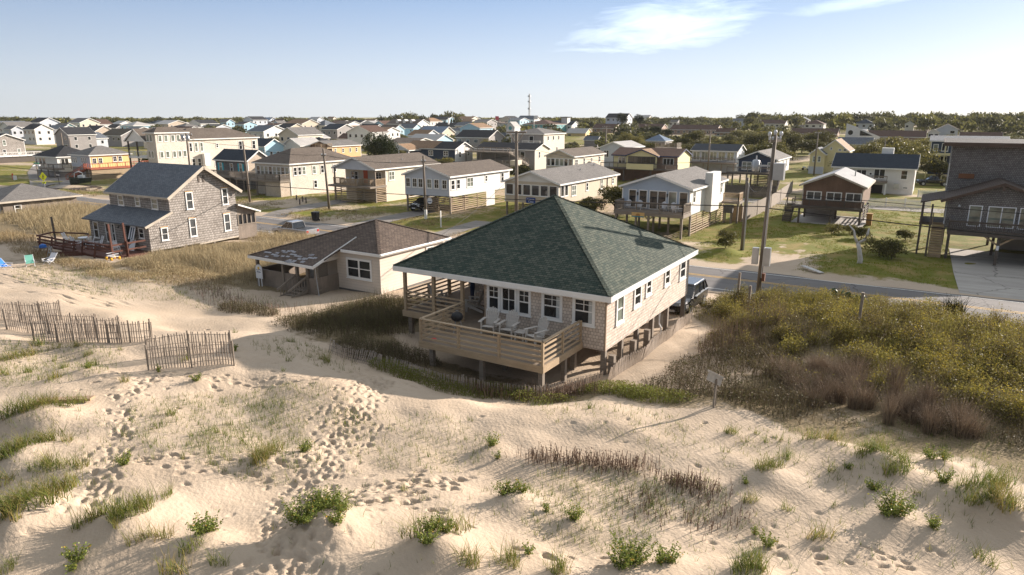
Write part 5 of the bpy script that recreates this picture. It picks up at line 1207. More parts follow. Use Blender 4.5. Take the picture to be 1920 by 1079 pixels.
# ---------------------------------------------------------------- left of the first row
t, (a, b, c, d) = house('tall_house', 'three-storey cream shingled house with corner porch and brown roof', -135.2, -125.9, 82.4, 101, -.1, 8.12, 10.1, 'hip', SH_WHITE, RF_TAUPE,
    wins=[('R', u, 5.6, w_, 1.8) for u, w_ in ((84.6, .7), (85.8, .7), (87.0, .7), (96.2, .9), (99.6, .9))]+[('R', 90.6, 6.2, .6, .9), ('R', 84.9, 2.6, .8, 1.7), ('R', 86.2, 2.6, .8, 1.7), ('R', 90, 2.4, .9, 1.9)])
x0, x1, y0, y1 = -129.2, -126.1, 77.4, 84.0
q = MB()
for a_, b_ in (((x0,y0),(x1,y0)),((x1,y0),(x1,y1)),((x1,y1),(x0,y1)),((x0,y1),(x0,y0))): q.poly((*a_,-.1),(*b_,-.1),(*b_,9.4),(*a_,9.4))
q.build('tower_wall', SH_WHITE, t); roof(t, 'hip', x0-.35, x1+.35, y0-.35, y1+.35, 9.5, 10.5, RF_TAUPE, WHITE, name='tower_roof')
for z in (4.7, 7.75):
    for u in (78.3, 79.5, 80.9, 82.0, 83.1): window(t, 'R', x1, u-.38, u+.38, z, z+1.25, 'plain', b=.1, pm=GLASSC)
    for u in (-128.5, -127.5): window(t, 'F', y0, u-.4, u+.4, z, z+1.35, 'plain', b=.1, pm=GLASSC)
roof(t, 'gy', -136.1, -128.9, 77.0, 91, 7.85, 10.15, RF_TAUPE, WHITE, name='porch_roof')
MB().poly((-135.7,77.2,7.75),(-129.3,77.2,7.75),(-132.5,77.2,9.95)).build('porch_gable', WHITE, t)
deckpart(t, -135.6, -129.3, 77.3, 82.8, 4.85, WHITE); m = MB(); rail(m, (-135.5,77.4), (-129.3,77.4), 4.85, 1.05, 'bal', gap=.2); m.build('railing', WHITE, t)
for x in (-135.4, -132.4): MB().box(x-.12,77.3,-.1,x+.12,77.54,7.75).build('porch_post', WD_DARK, t)
window(t, 'F', 82.75, -132.3, -131.2, 5.1, 6.9, 'plain', n=2)
MB().box(x1+.0, 86.8, 2.8, x1+.8, 88.0, 5.2).build('balcony', WHITE, t)
# yellow house
t, (a, b, c, d) = house('yellow_house', 'yellow cottage with grey hip roof above a red deck and stair', -154.9, -146.8, 75.5, 84.6, 2.2, 4.8, 6.45, 'hip', SD_YELLOW, RF_GREY,
    wins=[('R', 76.7, 3.0, .85, 1.15, 'cross'), ('R', 77.9, 3.0, .85, 1.15, 'cross'), ('R', 80.9, 3.2, .85, 1.15, 'cross'), ('R', 82.0, 3.2, .85, 1.15, 'cross')]+[('F', -154+.75*k, 3.0, .6, 1.2, 'cross') for k in (0, 1, 2, 5, 6, 7)])
MB().poly((a+.05,c-.006,2.25),(b-.05,c-.006,2.25),(b-.05,c-.006,4.6),(a+.05,c-.006,4.6)).build('front_wall', SD_GREYBLUE, t)  # grey-blue overlay paints the front of the yellow walls as shaded
deckpart(t, -147.1, -144.6, 74.4, 87, 2.25, WD_REDB); m = MB(); rail(m, (-144.65,74.4), (-144.65,87), 2.25, .95, 'bal', gap=.5); rail(m, (-147.1,74.4), (-146,74.4), 2.25, .95, 'bal'); m.build('railing', WD_REDB, t)
stairs(t, (-149.4,72.2), (-146.0,74.4), .0, 2.25, 1.2, WD_REDB)
MB().box(-147, 74.6, -.1, -144.75, 87, 2.0).build('lower_wall', siding('tan_skirt_boards', (.36, .28, .18), .3), t); MB().box(-154.5, 75.9, -.1, -147.2, 84, 2.2).build('basement_wall', SD_GREY, t)
# white house with black hip roof
t, (a, b, c, d) = house('white_cottage', 'white cottage with black hip roof beside the yellow one', -167.2, -157.2, 74.2, 82.6, 1.0, 4.2, 6.3, 'hip', SD_WHITE, RF_DARK, wins=[('F', -164.5, 2.4, 1.3, 1.4, 'plain'), ('F', -163, 2.4, 1.3, 1.4, 'plain'), ('F', -166.2, 2.5, .8, 1.2), ('R', 76, 2.4, 1.6, 1.4, 'plain', 2), ('R', 79, 2.4, 1.6, 1.4, 'plain', 2)])
deckpart(t, -161, -155.2, 72.5, 74.6, 1.9); m = MB(); rail(m, (-161,72.55), (-155.2,72.55), 1.9, .95, 'bal', gap=.25); rail(m, (-155.2,72.55), (-155.2,76), 1.9, .95, 'bal', gap=.25); m.build('railing', WD_GREY, t)
posts(t, [(-160.8,72.7),(-158,72.7),(-155.4,72.7)], z0, 1.7); MB().box(-166.8,74.7,-.1,-157.6,82,1.0).build('basement_wall', SD_GREY, t)
# grey house cut by the left edge
t, (a, b, c, d) = house('grey_gable_house', 'grey shingled gable house cut by the left picture edge', -236, -219.7, 87.4, 96.6, .5, 6.0, 7.8, 'gx', SH_GREY, RF_DARK, wins=[('R', 91.3, 4.6, .9, 1.5), ('R', 91.0, 2.2, .9, 1.3), ('R', 94.6, 2.3, .9, 1.3), ('R', 88.9, 2.2, .9, 1.3)])
deckpart(t, -219.7, -217.5, 88, 99, 1.9, WHITE); m = MB(); rail(m, (-217.5,88), (-217.5,99), 1.9, .9, 'bal', gap=.4); m.build('railing', WHITE, t); MB().box(-218.6,88,-.2,-217.8,99,1.65).build('lower_wall', WD_DARK, t)
# low sand-side cottage roof at the left edge, on this side of the road
t, (a, b, c, d) = house('low_cottage', 'low weathered cottage with grey hip roof at the left edge of the dunes', -102, -92.6, 36.8, 46.2, .3, 2.75, 4.35, 'hip', BOARD_GREY, RF_GREY, fm=MATS['weathered_cream_trim'], oh=.55, trim=False, wins=[('F', -94.2, 1.3, .8, 1.0), ('R', 38.9, 1.3, .8, .9), ('F', -98, 1.3, .8, 1.0)])
# ---------------------------------------------------------------- second row
t, (a, b, c, d) = house('sky_gable_house', 'sky-blue gabled house with navy roof behind the tall house', -152.3, -145.9, 118.2, 125, .2, 5.0, 6.9, 'gx', SD_SKY, RF_NAVY, wins=[('F', -147.5, 2.6, .9, 1.3), ('R', 120.5, 2.4, .9, 1.2), ('R', 122.7, 2.4, .9, 1.2)])
t, (a, b, c, d) = house('white_annex_house', 'white house with pale roof joined behind the sky-blue gable', -148.4, -141.1, 125.6, 134, .2, 5.0, 6.9, 'gy', SD_WHITE, RF_PALE, wins=[('R', 127, 2.6, .8, 1.3), ('R', 129.5, 2.6, .8, 1.3), ('R', 132, 2.6, .8, 1.3)])
t, (a, b, c, d) = house('orange_house', 'orange house with brown front gable and grey roof', -142, -132.9, 128.9, 140, .2, 5.0, 6.3, 'gy', SD_ORANGE, RF_GREY, wins=[('R', 130.3, 3.1, .7, 1.3), ('R', 133, 3.2, .7, 1.1), ('R', 135.6, 3.2, .7, 1.1), ('R', 138, 3.2, .7, 1.1), ('F', -140, 2.5, .8, 1.3), ('F', -138.5, 2.5, .8, 1.3), ('F', -137, 2.5, .8, 1.3)])
MB().poly((a+.05,c-.006,.3),(b-.05,c-.006,.3),(b-.05,c-.006,4.8),((a+b)/2,c-.006,6.0),(a+.05,c-.006,4.8)).build('front_wall', SD_BROWN, t)
m = MB(); rail(m, (-137.2,127.2), (-133,127.2), 4.6, 1., 'bal', gap=.3); m.box(-137.3,127.1,4.35,-132.9,128.9,4.6); rail(m, (-133,127.2), (-133,128.9), 4.6, 1., 'bal', gap=.3); m.build('roof_deck', WD_DECK, t); posts(t, [(-137,127.3),(-133.1,127.3)], 0, 4.35)
t, (a, b, c, d) = house('navy_house', 'navy house with half tan half charcoal roof and white carport gable', -111.4, -95.95, 131.8, 139.6, 1.2, 5.0, 6.6, 'gx', SD_NAVY, RF_DARK, wins=[('F', -103.5, 3.3, 1.4, 1.2, 'dh', 2), ('F', -99, 3.3, 1.4, 1.2, 'dh', 2), ('F', -100, 1.0, 1.4, .8), ('R', 134, 3.0, .9, 1.4), ('R', 137.5, 3.2, .9, 1.3)])
MB().poly((b+.006,c+.05,.2),(b+.006,d-.05,.2),(b+.006,d-.05,4.8),(b+.006,(c+d)/2,6.3),(b+.006,c+.05,4.8)).build('gable_wall', SD_WHITE, t)  # light overlay paints sunshine onto the navy gable end
m = MB(); m.slab([(-111.6,131.7,5.03),(-102.4,131.7,5.03),(-102.4,135.7,6.66),(-111.6,135.7,6.66)], .03); m.build('tan_roof_half', RF_TAN, t)
roof(t, 'gy', -113.2, -106.4, 127.6, 132.5, 4.7, 6.1, RF_TAN, WHITE, name='carport_roof'); MB().poly((-112.9,127.8,4.6),(-106.7,127.8,4.6),(-109.8,127.8,5.95)).build('carport_gable', SD_GREYBLUE, t); posts(t, [(-112.8,127.9),(-109.8,127.9),(-106.8,127.9)], 0, 4.6, .25, WHITE)
t, (a, b, c, d) = house('long_deck_house', 'grey house with charcoal roof and a long upper front deck', -95.2, -78.4, 138.7, 146.5, .3, 5.0, 6.35, 'gx', SD_GREY, RF_DARK, wins=[('R', 141.2, 3.0, .8, 1.5), ('F', -82, 3.0, 1.3, 1.5, 'plain'), ('F', -86, 1.0, 1.3, 1.3, 'plain'), ('F', -90.5, 1.0, 1.3, 1.3, 'plain')])
MB().poly((b+.006,c+.05,.4),(b+.006,d-.05,.4),(b+.006,d-.05,4.8),(b+.006,(c+d)/2,6.1),(b+.006,c+.05,4.8)).build('gable_wall', SD_CREAM, t)
deckpart(t, -95.4, -83, 134.8, 138.9, 4.5); m = MB(); rail(m, (-95.4,134.9), (-83,134.9), 4.5, 1., 'bal', gap=.5); m.build('railing', WD_GREY, t); posts(t, [(-95.2,135),(-91,135),(-87,135),(-83.2,135)], 0, 4.3); stairs(t, (-78.2,134.6), (-83,134.6), 2.0, 4.5, 1.3)
deckpart(t, -90, -78.5, 130.5, 136, 1.9, WD_GREY); m = MB(); rail(m, (-90,130.6), (-80.3,130.6), 1.9, 1., 'slat', nslat=6); m.build('lower_railing', WD_GREY, t); MB().box(-80.2,130.6,-.1,-78.6,133,3.0).build('stair_wall', SD_CREAM, t)
t, (a, b, c, d) = house('blank_walled_house', 'beige three-storey house with grey hip roof and inset porch', -98.6, -87.9, 160.2, 172.8, .2, 8.0, 9.4, 'hip', SD_CREAM, RF_GREY, wins=[('R', u, 6.2, .8, 1.2, 'plain') for u in (163, 166, 169)]+[('R', u, 3.2, .8, 1.2, 'plain') for u in (163.5, 168)]+[('F', -96.5, 5.6, 1.4, 1.8, 'plain'), ('F', -92, 5.6, 1.4, 1.8, 'plain')])
MB().poly((a+.05,c-.006,.3),(b-.05,c-.006,.3),(b-.05,c-.006,7.8),(a+.05,c-.006,7.8)).build('front_wall', SD_GREY, t)  # grey overlay paints shade over the cream front
m = MB(); rail(m, (-94,159.2), (-88.6,159.2), 5.2, 1., 'bal', gap=.35); m.box(-94,159.1,5.0,-88.5,160.5,5.2); m.build('balcony', WHITE, t)
t, (a, b, c, d) = house('beige_porch_house', 'small beige house with a white-framed window porch', -65.5, -58.9, 119.3, 134.4, .5, 5.0, 6.3, 'gy', SD_CREAM, RF_TAUPE, wins=[('R', 121, 3.2, 1.2, 1.2, 'dh', 2), ('R', 124.5, 3.0, .7, 1.5), ('R', 128, 3.5, .6, .9), ('R', 131.8, 3.3, .8, 1.2)])
for k in range(6): window(t, 'F', c, -65.05+.96*k, -65.05+.96*k+.9, 3.05, 4.55, 'plain', b=.12)
MB().poly((a+.1,c-.006,4.62),(b-.1,c-.006,4.62),((a+b)/2,c-.006,5.95)).build('gable_panel', SD_BEIGE, t)
t, (a, b, c, d) = house('cross_gable_house', 'pale yellow house with brown roof, cross gable and dark deck', -55.8, -41.9, 129.8, 138.4, 2.2, 5.0, 6.3, 'gx', SD_LEMON, RF_RUST, fm=plain('navy_trim', (.03, .05, .12), .5, .05), wins=[('F', -53.6, 3.3, 1.5, 1.3, 'plain', 2), ('F', -44, 3.3, 2.2, 1.3, 'plain', 3)])
MB().poly((-46.6,c-.006,2.3),(b-.05,c-.006,2.3),(b-.05,c-.006,4.8),(-46.6,c-.006,4.8)).build('panelled_front', SD_BRICK, t)
roof(t, 'gy', -52.4, -45.6, 128.7, 134.2, 5.0, 6.25, RF_TAN, MATS['navy_trim'], name='cross_gable_roof'); MB().poly((-52.1,128.95,2.4),(-45.9,128.95,2.4),(-45.9,128.95,4.95),(-49,128.95,6.1),(-52.1,128.95,4.95)).build('cross_gable_wall', SD_LEMON, t)
window(t, 'F', 128.95, -51.8, -46.2, 3.5, 4.85, 'plain', n=6, fm=WD_DARK)
deckpart(t, -56.9, -41.2, 127.2, 129.9, 2.6, WD_DARK); m = MB(); rail(m, (-56.9,127.25), (-51.4,127.25), 2.6, 1., 'bal', gap=.2); rail(m, (-45.9,127.25), (-41.2,127.25), 2.6, 1., 'bal', gap=.2); m.build('railing', WD_DARK, t); MB().box(-51.4,127.1,2.45,-45.9,127.2,3.5).build('deck_panel', SD_LEMON, t)
posts(t, [(-56.7,127.4),(-52,127.4),(-46.5,127.4),(-41.4,127.4)], 0, 2.4, .25, WD_DARK); MB().box(-55.4,130.2,0,-42.3,138,2.2).build('lower_wall', SD_BROWN, t)
t, (a, b, c, d) = house('grey_back_house', 'grey gabled house with pale roof behind the cross-gabled yellow house', -71.8, -64.2, 158.9, 171, .3, 5.0, 6.4, 'gy', SD_GREYBLUE, RF_PALE, wins=[('F', -69.8, 2.6, 1.4, 1.7, 'plain', 2)])
t, (a, b, c, d) = house('long_porch_house', 'long white two-storey house with navy roof and upper deck', -47.9, -37.2, 156.5, 164.3, .2, 5.0, 6.35, 'gx', SD_GREYBLUE, RF_NAVY, wins=[('F', -46.5+1.9*k, 2.8, 1.6, 1.9, 'plain', 2, GLASSC) for k in range(5)]+[('R', 159, 3, .7, 1.3)])
deckpart(t, -48.4, -37.2, 153.8, 156.8, 2.5); m = MB(); rail(m, (-48.4,153.9), (-37.2,153.9), 2.5, 1., 'bal', gap=.3); m.build('railing', WD_GREY, t); posts(t, [(-48,154),(-44,154),(-40,154),(-37.4,154)], 0, 2.3); MB().box(-47.5,156.9,0,-37.6,157,2.4).build('lower_front', SD_BROWN, t)
t = thing('rooftop_stair', 'wooden lookout deck with a steep stair behind the yellow house', 'lookout', (-50, 149, 0)); posts(t, [(-53,148),(-48.6,148),(-53,151),(-48.6,151)], 0, 5.6); deckpart(t, -53.2, -48.3, 147.8, 151.2, 5.8); m = MB(); rail(m, (-53.2,147.9), (-48.4,147.9), 5.8, 1., 'slat', nslat=5); rail(m, (-48.4,147.9), (-48.4,151), 5.8, 1., 'slat', nslat=5); m.build('railing', WD_GREY, t); stairs(t, (-46.5,143.2), (-49.6,147.8), 1.5, 5.8, 1.4)
t, (a, b, c, d) = house('navy_cottage', 'navy-fronted stilt cottage with white side wall and grey roof', -30.9, -23.6, 128.8, 142, 2.4, 5.0, 6.45, 'gy', SD_NAVY, RF_GREY, wins=[('F', -29.0, 3.1, 1.7, 1.4, 'dh', 2), ('F', -26.9, 2.6, .9, 1.9, 'plain'), ('F', -24.9, 3.1, 1.0, 1.4), ('R', 131.5, 3.2, .7, 1.3), ('R', 135.5, 3.2, .7, 1.3), ('R', 139, 3.2, .7, 1.3)])
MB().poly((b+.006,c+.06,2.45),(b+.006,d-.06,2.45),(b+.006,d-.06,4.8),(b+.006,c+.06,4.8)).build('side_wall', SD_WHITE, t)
deckpart(t, -31.8, -24.5, 126.4, 129.1, 2.7, WD_DARK); m = MB(); rail(m, (-31.8,126.45), (-24.6,126.45), 2.7, 1., 'bal', gap=.2); m.build('railing', WD_GREY, t); posts(t, [(x, y) for x in (-31.6, -28.3, -24.6) for y in (126.6, 130, 136)], z0, 2.45, .25)
m = MB(); slats(m, (-28,131), (-24.5,131), .2, 2.3, .3, .2); m.build('slat_screen', WD_GREY, t); stairs(t, (-23.4,126.6), (-23.4,129.2), .1, 2.6, 1.0, WD_DARK)
t, (a, b, c, d) = house('white_long_house', 'white two-level house with long blue-black roof and picket fence', -15.0, -2.2, 129.2, 138, -.1, 4.2, 6.3, 'gx', SD_WHITE, RF_NAVY, wins=[('F', -10.3, 2.3, 1.6, 1.5, 'plain', 2), ('F', -7.6, 2.4, 1.7, 1.6, 'plain', 2), ('F', -4.0, 2.4, 1.0, 1.5), ('F', -8.9, 2.9, .5, .5, 'plain'), ('F', -3.6, .9, .8, .35, 'plain'), ('F', -12.5, 2.3, 1.6, 1.5, 'plain', 2)])
deckpart(t, -10, -6.3, 127.4, 129.5, 2.1); m = MB(); rail(m, (-10,127.5), (-6.3,127.5), 2.1, .9, 'bal'); m.build('railing', WD_GREY, t); MB().box(-6.5,127.4,-.1,-6.25,127.6,2.0).build('post', WHITE, t); MB().box(-8.9,129.5,0,-6.9,129.54,1.4).build('garage_shade_panel', MATS['painted_shade'], t)  # dark panel on the wall paints the shade of a garage mouth
MB().box(-5.3,128.3,1.0,-4.5,129.2,1.8).build('air_conditioner', METAL, t); MB().box(-8,135,6.0,-6.2,136.4,7.2).build('roof_hatch', WHITE, t)
t, (a, b, c, d) = house('tall_yellow_house', 'tall pale yellow house with two steep front gables', -22.4, -16.2, 168.5, 179, .2, 5.0, 7.5, 'gy', SD_LEMON, RF_TAN, wins=[('F', -18, 2.4, .9, 1.4), ('F', -20.0, 5.2, .5, .6, 'plain'), ('F', -18.2, 5.0, .7, .5, 'plain'), ('F', -17.2, 5.0, .7, .5, 'plain'), ('F', -17.2, 2.6, .9, 1.4)])
q = MB(); q.poly((-23.9,166.6,0),(-20.9,166.6,0),(-20.9,166.6,4.35),(-22.4,166.6,5.6),(-23.9,166.6,4.35)); q.poly((-20.9,166.6,0),(-20.9,169,0),(-20.9,169,4.3),(-20.9,166.6,4.3)); q.build('wing_wall', SD_LEMON, t); roof(t, 'gy', -24.2, -20.6, 166.2, 172, 4.3, 5.75, RF_SLATE, WHITE, name='wing_roof'); window(t, 'F', 166.6, -23.3, -22.6, 2.6, 3.9, 'dh', b=.12); window(t, 'F', 166.6, -22.3, -21.6, 2.6, 3.9, 'dh', b=.12); MB().box(-23.95,166.5,-.1,-20.85,166.56,1.6).build('brick_base', SD_GREYBLUE, t)
t, (a, b, c, d) = house('blue_storey_house', 'three-storey navy and yellow house behind the dark shingled one', -1.4, 12, 165, 175, 1.0, 7.7, 8.6, 'gx', SD_NAVY, RF_SLATE, wins=[('F', -.2, 5.6, .9, 1.4, 'plain'), ('F', 1.4, 5.6, 1.2, 1.6, 'plain', 2), ('F', -.2, 3.0, .9, 1.4, 'plain'), ('F', 1.4, 3.0, 1.2, 1.6, 'plain', 2)])
m = MB()
for z in (2.2, 4.8): m.box(-1.5,163.2,z,11,165.2,z+.45)
for x in (-1.3, 1.5): m.box(x-.1,163.3,0,x+.1,163.5,7.4)
m.build('balcony', SD_LEMON, t)
t, (a, b, c, d) = house('curved_window_house', 'angular white modern house with round window and tall sloping roof', -30.5, -24, 300, 310, 1, 6.5, 7.6, 'gx', SD_WHITE, RF_PALE)
q = MB(); q.poly((-31,299.5,2),(-27,299.5,2),(-27,299.5,8.4),(-31,299.5,9.8)); q.poly((-27,299.5,2),(-27,306,2),(-27,306,6),(-27,299.5,8.4)); q.poly((-27,299.6,2),(-19,299.6,2),(-19,299.6,4.9),(-27,299.6,8.2)); q.build('tower_wall', SD_WHITE, t); MB().poly(*[(-29.3+.9*math.cos(k*.524), 299.42, 6.3+.9*math.sin(k*.524)) for k in range(12)]).build('round_window', GLASS, t)
MB().poly((-26,299.5,5.2),(-21.5,299.5,5.2),(-26,299.5,7.2)).build('gable_window', GLASS, t)
# ---------------------------------------------------------------- far houses
FAR = [
(-312,140,9.4,10,'gx',SD_WHITE,RF_DARK,'tall white gabled house beyond the grey lane on the town edge'),
(-326,138,8.7,7,'gx',SD_GREYBLUE,RF_GREY,'pale grey-blue house cut by the picture edge among distant roofs'),
(-346,167,9.3,10,'gx',SD_TEAL,RF_GREY,'teal gabled house with grey roof behind the black-trimmed villa'),
(-249,122,8.9,9,'gy',SD_GREY,RF_DARK,'grey villa with stacked dark balconies and a dark gable'),
(-323,169,8.4,12,'gx',SH_TAN,RF_DARK,'long tan wing with dark roof and white eave beside the balcony villa'),
(-281,156,7.6,15,'gx',SD_GREY,RF_OLIVE,'house with a huge olive-brown roof behind the yellow cottage'),
(-373,218,8.2,13,'gy',SD_WHITE,RF_PALE,'low white house with an open white gable and pale roof'),
(-672,338,10.6,8,'hip',SD_CREAM,RF_PALE,'tiny pale house on the wooded skyline'),
(-354,196,8.6,9,'gx',SD_GREY,RF_DARK,'dark-roofed house half hidden before the oak belt'),
(-383,281,10.7,9,'gx',SD_SKY,RF_GREY,'pale blue house with long sloping grey roof in the oaks'),
(-359,278,10.5,9,'hip',SD_CREAM,RF_RUST,'cream house with brown hip roof and white roof lantern'),
(-347,283,9.4,5,'gy',SD_WHITE,RF_DARK,'narrow white gabled cottage in front of a blue house'),
(-364,297,11.7,11,'gx',SD_BLUE,RF_BLUE,'blue house with a blue roof high among the oaks'),
(-324,273,10.0,6,'gy',SD_GREYBLUE,RF_GREY,'grey-blue house with twin steep gables'),
(-326,283,9.6,7,'gx',SD_CREAM,RF_DARK,'cream gable beside the twin-gabled grey house'),
(-402,373,11.9,10,'gx',SD_GREYBLUE,RF_PALE,'pale roofed house topping the dune ridge'),
(-270,255,10.5,10,'hip',SD_WHITE,RF_SLATE,'white two-storey house with covered porch and grey roof'),
(-456,443,12.0,7,'gx',SD_CREAM,RF_TAN,'little cream house with a tan roof on the ridge'),
(-312,286,8.0,11,'gx',SD_PINK,RF_GREY,'pink house with white windows and a grey roof'),
(-295,263,7.5,12,'hip',SD_CREAM,RF_OLIVE,'low house with a wide brown hip roof behind the round shrubs'),
(-231,214,5.9,11,'hip',SD_CREAM,RF_RUST,'low cream house with broad rust-brown hip roof'),
(-280,226,7.7,11,'gx',SD_CREAM,RF_PALE,'long cream flat-roofed building with a white parapet'),
(-242,249,7.5,7,'gx',SD_GREY,RF_GREY,'plain grey box house with two white windows'),
(-254,272,8.5,12,'gx',SD_WHITE,RF_DARK,'white house with broad open gable beside the grey box house'),
(-198,201,5.9,10,'gx',SD_GREYBLUE,RF_RUST,'pale low house with red-brown roof beside the dark cedar'),
(-334,359,10.4,10,'gx',SD_WHITE,RF_TAN,'white house with an orange-tan roof before the green hill'),
(-253,300,10.9,22,'gx',SD_WHITE,RF_TAUPE,'large white house with three dormers and wraparound porch'),
(-239,271,8.3,11,'gx',SD_SKY,RF_TAUPE,'sky-blue house under a taupe roof with white trim'),
(-240,287,8.5,11,'gx',SD_SKY,RF_SLATE,'light blue house with white gable below the dormered house'),
(-185,238,8.2,13,'gx',SD_BEIGE,RF_BLUE,'beige barn-like house with slate-blue metal roof'),
(-178,228,5.5,10,'hip',SD_WHITE,RF_DARK,'white house with row of windows and charcoal hip roof'),
(-248,333,8.8,18,'gx',SD_GREY,RF_DARK,'long dark-roofed building with a white chimney pipe'),
(-218,305,7.5,15,'hip',SD_GREYBLUE,RF_SLATE,'blue-grey house with a hip roof and pale porch'),
(-144,210,7.6,15,'gx',SD_GREY,RF_DARK,'dark grey shingled house with white dormer window'),
(-273,425,10.5,26,'hip',SH_TAN,RF_TAN,'long tan-roofed motel with a flagpole in front'),
(-227,390,12.8,13,'gx',SD_WHITE,RF_SLATE,'white gabled house standing on the wooded ridge'),
(-203,364,10.4,20,'hip',SD_TEAL,RF_RUST,'sea-green house with a brown pyramid roof'),
(-199,382,9.6,19,'gx',SD_WHITE,RF_NAVY,'white house with navy roof and tall white lookout tower'),
(-166,339,6.1,12,'gx',SD_YELLOW,RF_PALE,'bright yellow and white beach shop with flat roof'),
(-171,387,8.0,15,'gx',SD_BRICK,RF_RUST,'low brick motel wing with reddish roof'),
(-111,239,5.2,6,'gx',SD_GREY,RF_SLATE,'small grey house with deck behind the beige house'),
(-169,400,14.1,14,'gx',SD_GREYBLUE,RF_DARK,'big house with white deck bands above the treetops'),
(-223,592,13.4,8,'gx',SD_WHITE,RF_PALE,'tall white house with two stacked balconies in the trees'),
(-154,417,7.8,17,'gx',SD_BRICK,RF_RUST,'low brick motel wing half sunk in oaks'),
(-118,390,7.7,27,'gx',SD_BRICK,RF_RUST,'longest brick motel block with red-brown roof'),
(-96,372,6.3,10,'gx',SD_BRICK,RF_RUST,'short brick motel block with white porch posts'),
(-86,240,6.1,8,'hip',SD_GREY,RF_BLUE,'house with blue hip roof behind the yellow house'),
(-160,479,10.0,7,'gx',SD_WHITE,RF_GREY,'white gables peeping out of the oak canopy'),
(-133,551,10.7,9,'gx',SD_GREYBLUE,RF_SLATE,'slope-roofed grey house in the oak canopy'),
(-99,509,10.0,17,'gx',SD_WHITE,RF_RUST,'white house with dark brown roof right of the transformer pole'),
(-89,564,12.1,10,'gy',SD_GREY,RF_SLATE,'grey gabled house with tall glass front'),
(-67,471,10.3,12,'hip',SD_WHITE,RF_RUST,'white house with dark red hip roof'),
(-53,374,6.6,22,'gx',SD_BRICK,RF_RUST,'brick motel block with white eave left of the curved white house'),
(-17,345,6.4,25,'gx',SD_BRICK,RF_RUST,'brick motel block with white porch columns right of the curved white house'),
(-37,446,10.9,11,'hip',SD_GREYBLUE,RF_NAVY,'pale blue two-storey house with dark hip roof and balcony'),
(-15,459,9.6,5,'gy',SD_WHITE,RF_SLATE,'white gable peering over the big oak dome'),
(-26,284,4.9,12,'gx',SD_GREY,RF_SLATE,'flat grey roof sunk between oak domes'),
(3,376,9.1,9,'gy',SD_GREYBLUE,RF_TAN,'white house with a deep gable before the pine ridge'),
(-2,367,6.9,5,'gy',SD_WHITE,RF_GREY,'small white gable beside the deep-gabled house'),
(15,350,6.0,15,'gx',SD_BRICK,RF_RUST,'brick motel wing with twin gables behind the dark house'),
]
random.seed(11)
for (X, Y, ztop, W_, kind, wl, rf, lb) in FAR:
    zg = Zg(X, Y); D_ = min(W_*.75, 12) if kind == 'gx' else W_*1.05
    rise = min(.22*min(W_, D_)+.4, 2.6); ze = ztop-rise; x0, x1, y0, y1 = X-W_/2, X+W_/2, Y-D_*.2, Y+D_*.8
    nm = 'motel' if 'motel' in lb else ('shop' if 'shop' in lb else 'far_house')
    t, (a, b, c, d) = house(nm, lb, x0, x1, y0, y1, min(zg, ze-2.5)-.3, ze, ztop, kind, wl, rf, trim=False, cat='motel' if nm == 'motel' else ('shop' if nm == 'shop' else 'house'))
    hts = [ze-1.9] if ze-zg < 4.8 else [ze-1.9, ze-4.4]
    for hz in hts:
        n = max(2, int(W_/3.2))
        for k in range(n):
            if random.random() < .2: continue
            u = a+(b-a)*(k+.5)/n; w_ = random.choice((.5, .7, .9)); tinywin(t, 'F', c, u-w_, u+w_, hz, hz+1.25)
        n = max(2, int(D_/3.6))
        for k in range(n):
            u = c+(d-c)*(k+.5)/n; tinywin(t, 'R', b, u-.5, u+.5, hz, hz+1.25)
    if 'deck' in lb or 'porch' in lb or 'balcon' in lb:
        m = MB(); m.box(a, c-1.8, hts[-1]-.9, b, c-.01, hts[-1]-.6); rail(m, (a, c-1.75), (b, c-1.75), hts[-1]-.6, .9, 'bal', gap=.6); m.build('deck', WHITE if 'white' in lb else WD_GREY, t)
    if 'dormers' in lb:
        for k in (-.25, .08, .4):
            u = X+W_*k*.7; q = MB(); q.poly((u-.9,y0+1.2,ze+.3),(u+.9,y0+1.2,ze+.3),(u+.9,y0+1.2,ze+1.6),(u,y0+1.2,ze+2.3),(u-.9,y0+1.2,ze+1.6)); q.slab([(u-1,y0+1.1,ze+1.6),(u,y0+1.1,ze+2.4),(u,y0+4,ze+2.4),(u-1,y0+4,ze+1.6)][::-1], .1); q.slab([(u+1,y0+1.1,ze+1.6),(u+1,y0+4,ze+1.6),(u,y0+4,ze+2.4),(u,y0+1.1,ze+2.4)], .1); q.build('dormer', SD_WHITE, t)
    if 'lookout tower' in lb:
        MB().box(X+W_*.1, y0+1, zg, X+W_*.1+4, y0+5, ztop+2.2).build('tower', SD_WHITE, t); MB().box(X+W_*.1-.6, y0+.4, ztop+2.2, X+W_*.1+4.6, y0+5.6, ztop+2.5).build('tower_roof', RF_NAVY, t)
    if 'chimney pipe' in lb: MB().box(X, y0+3, ze, X+.7, y0+3.7, ztop+2.6).build('chimney', WHITE, t)
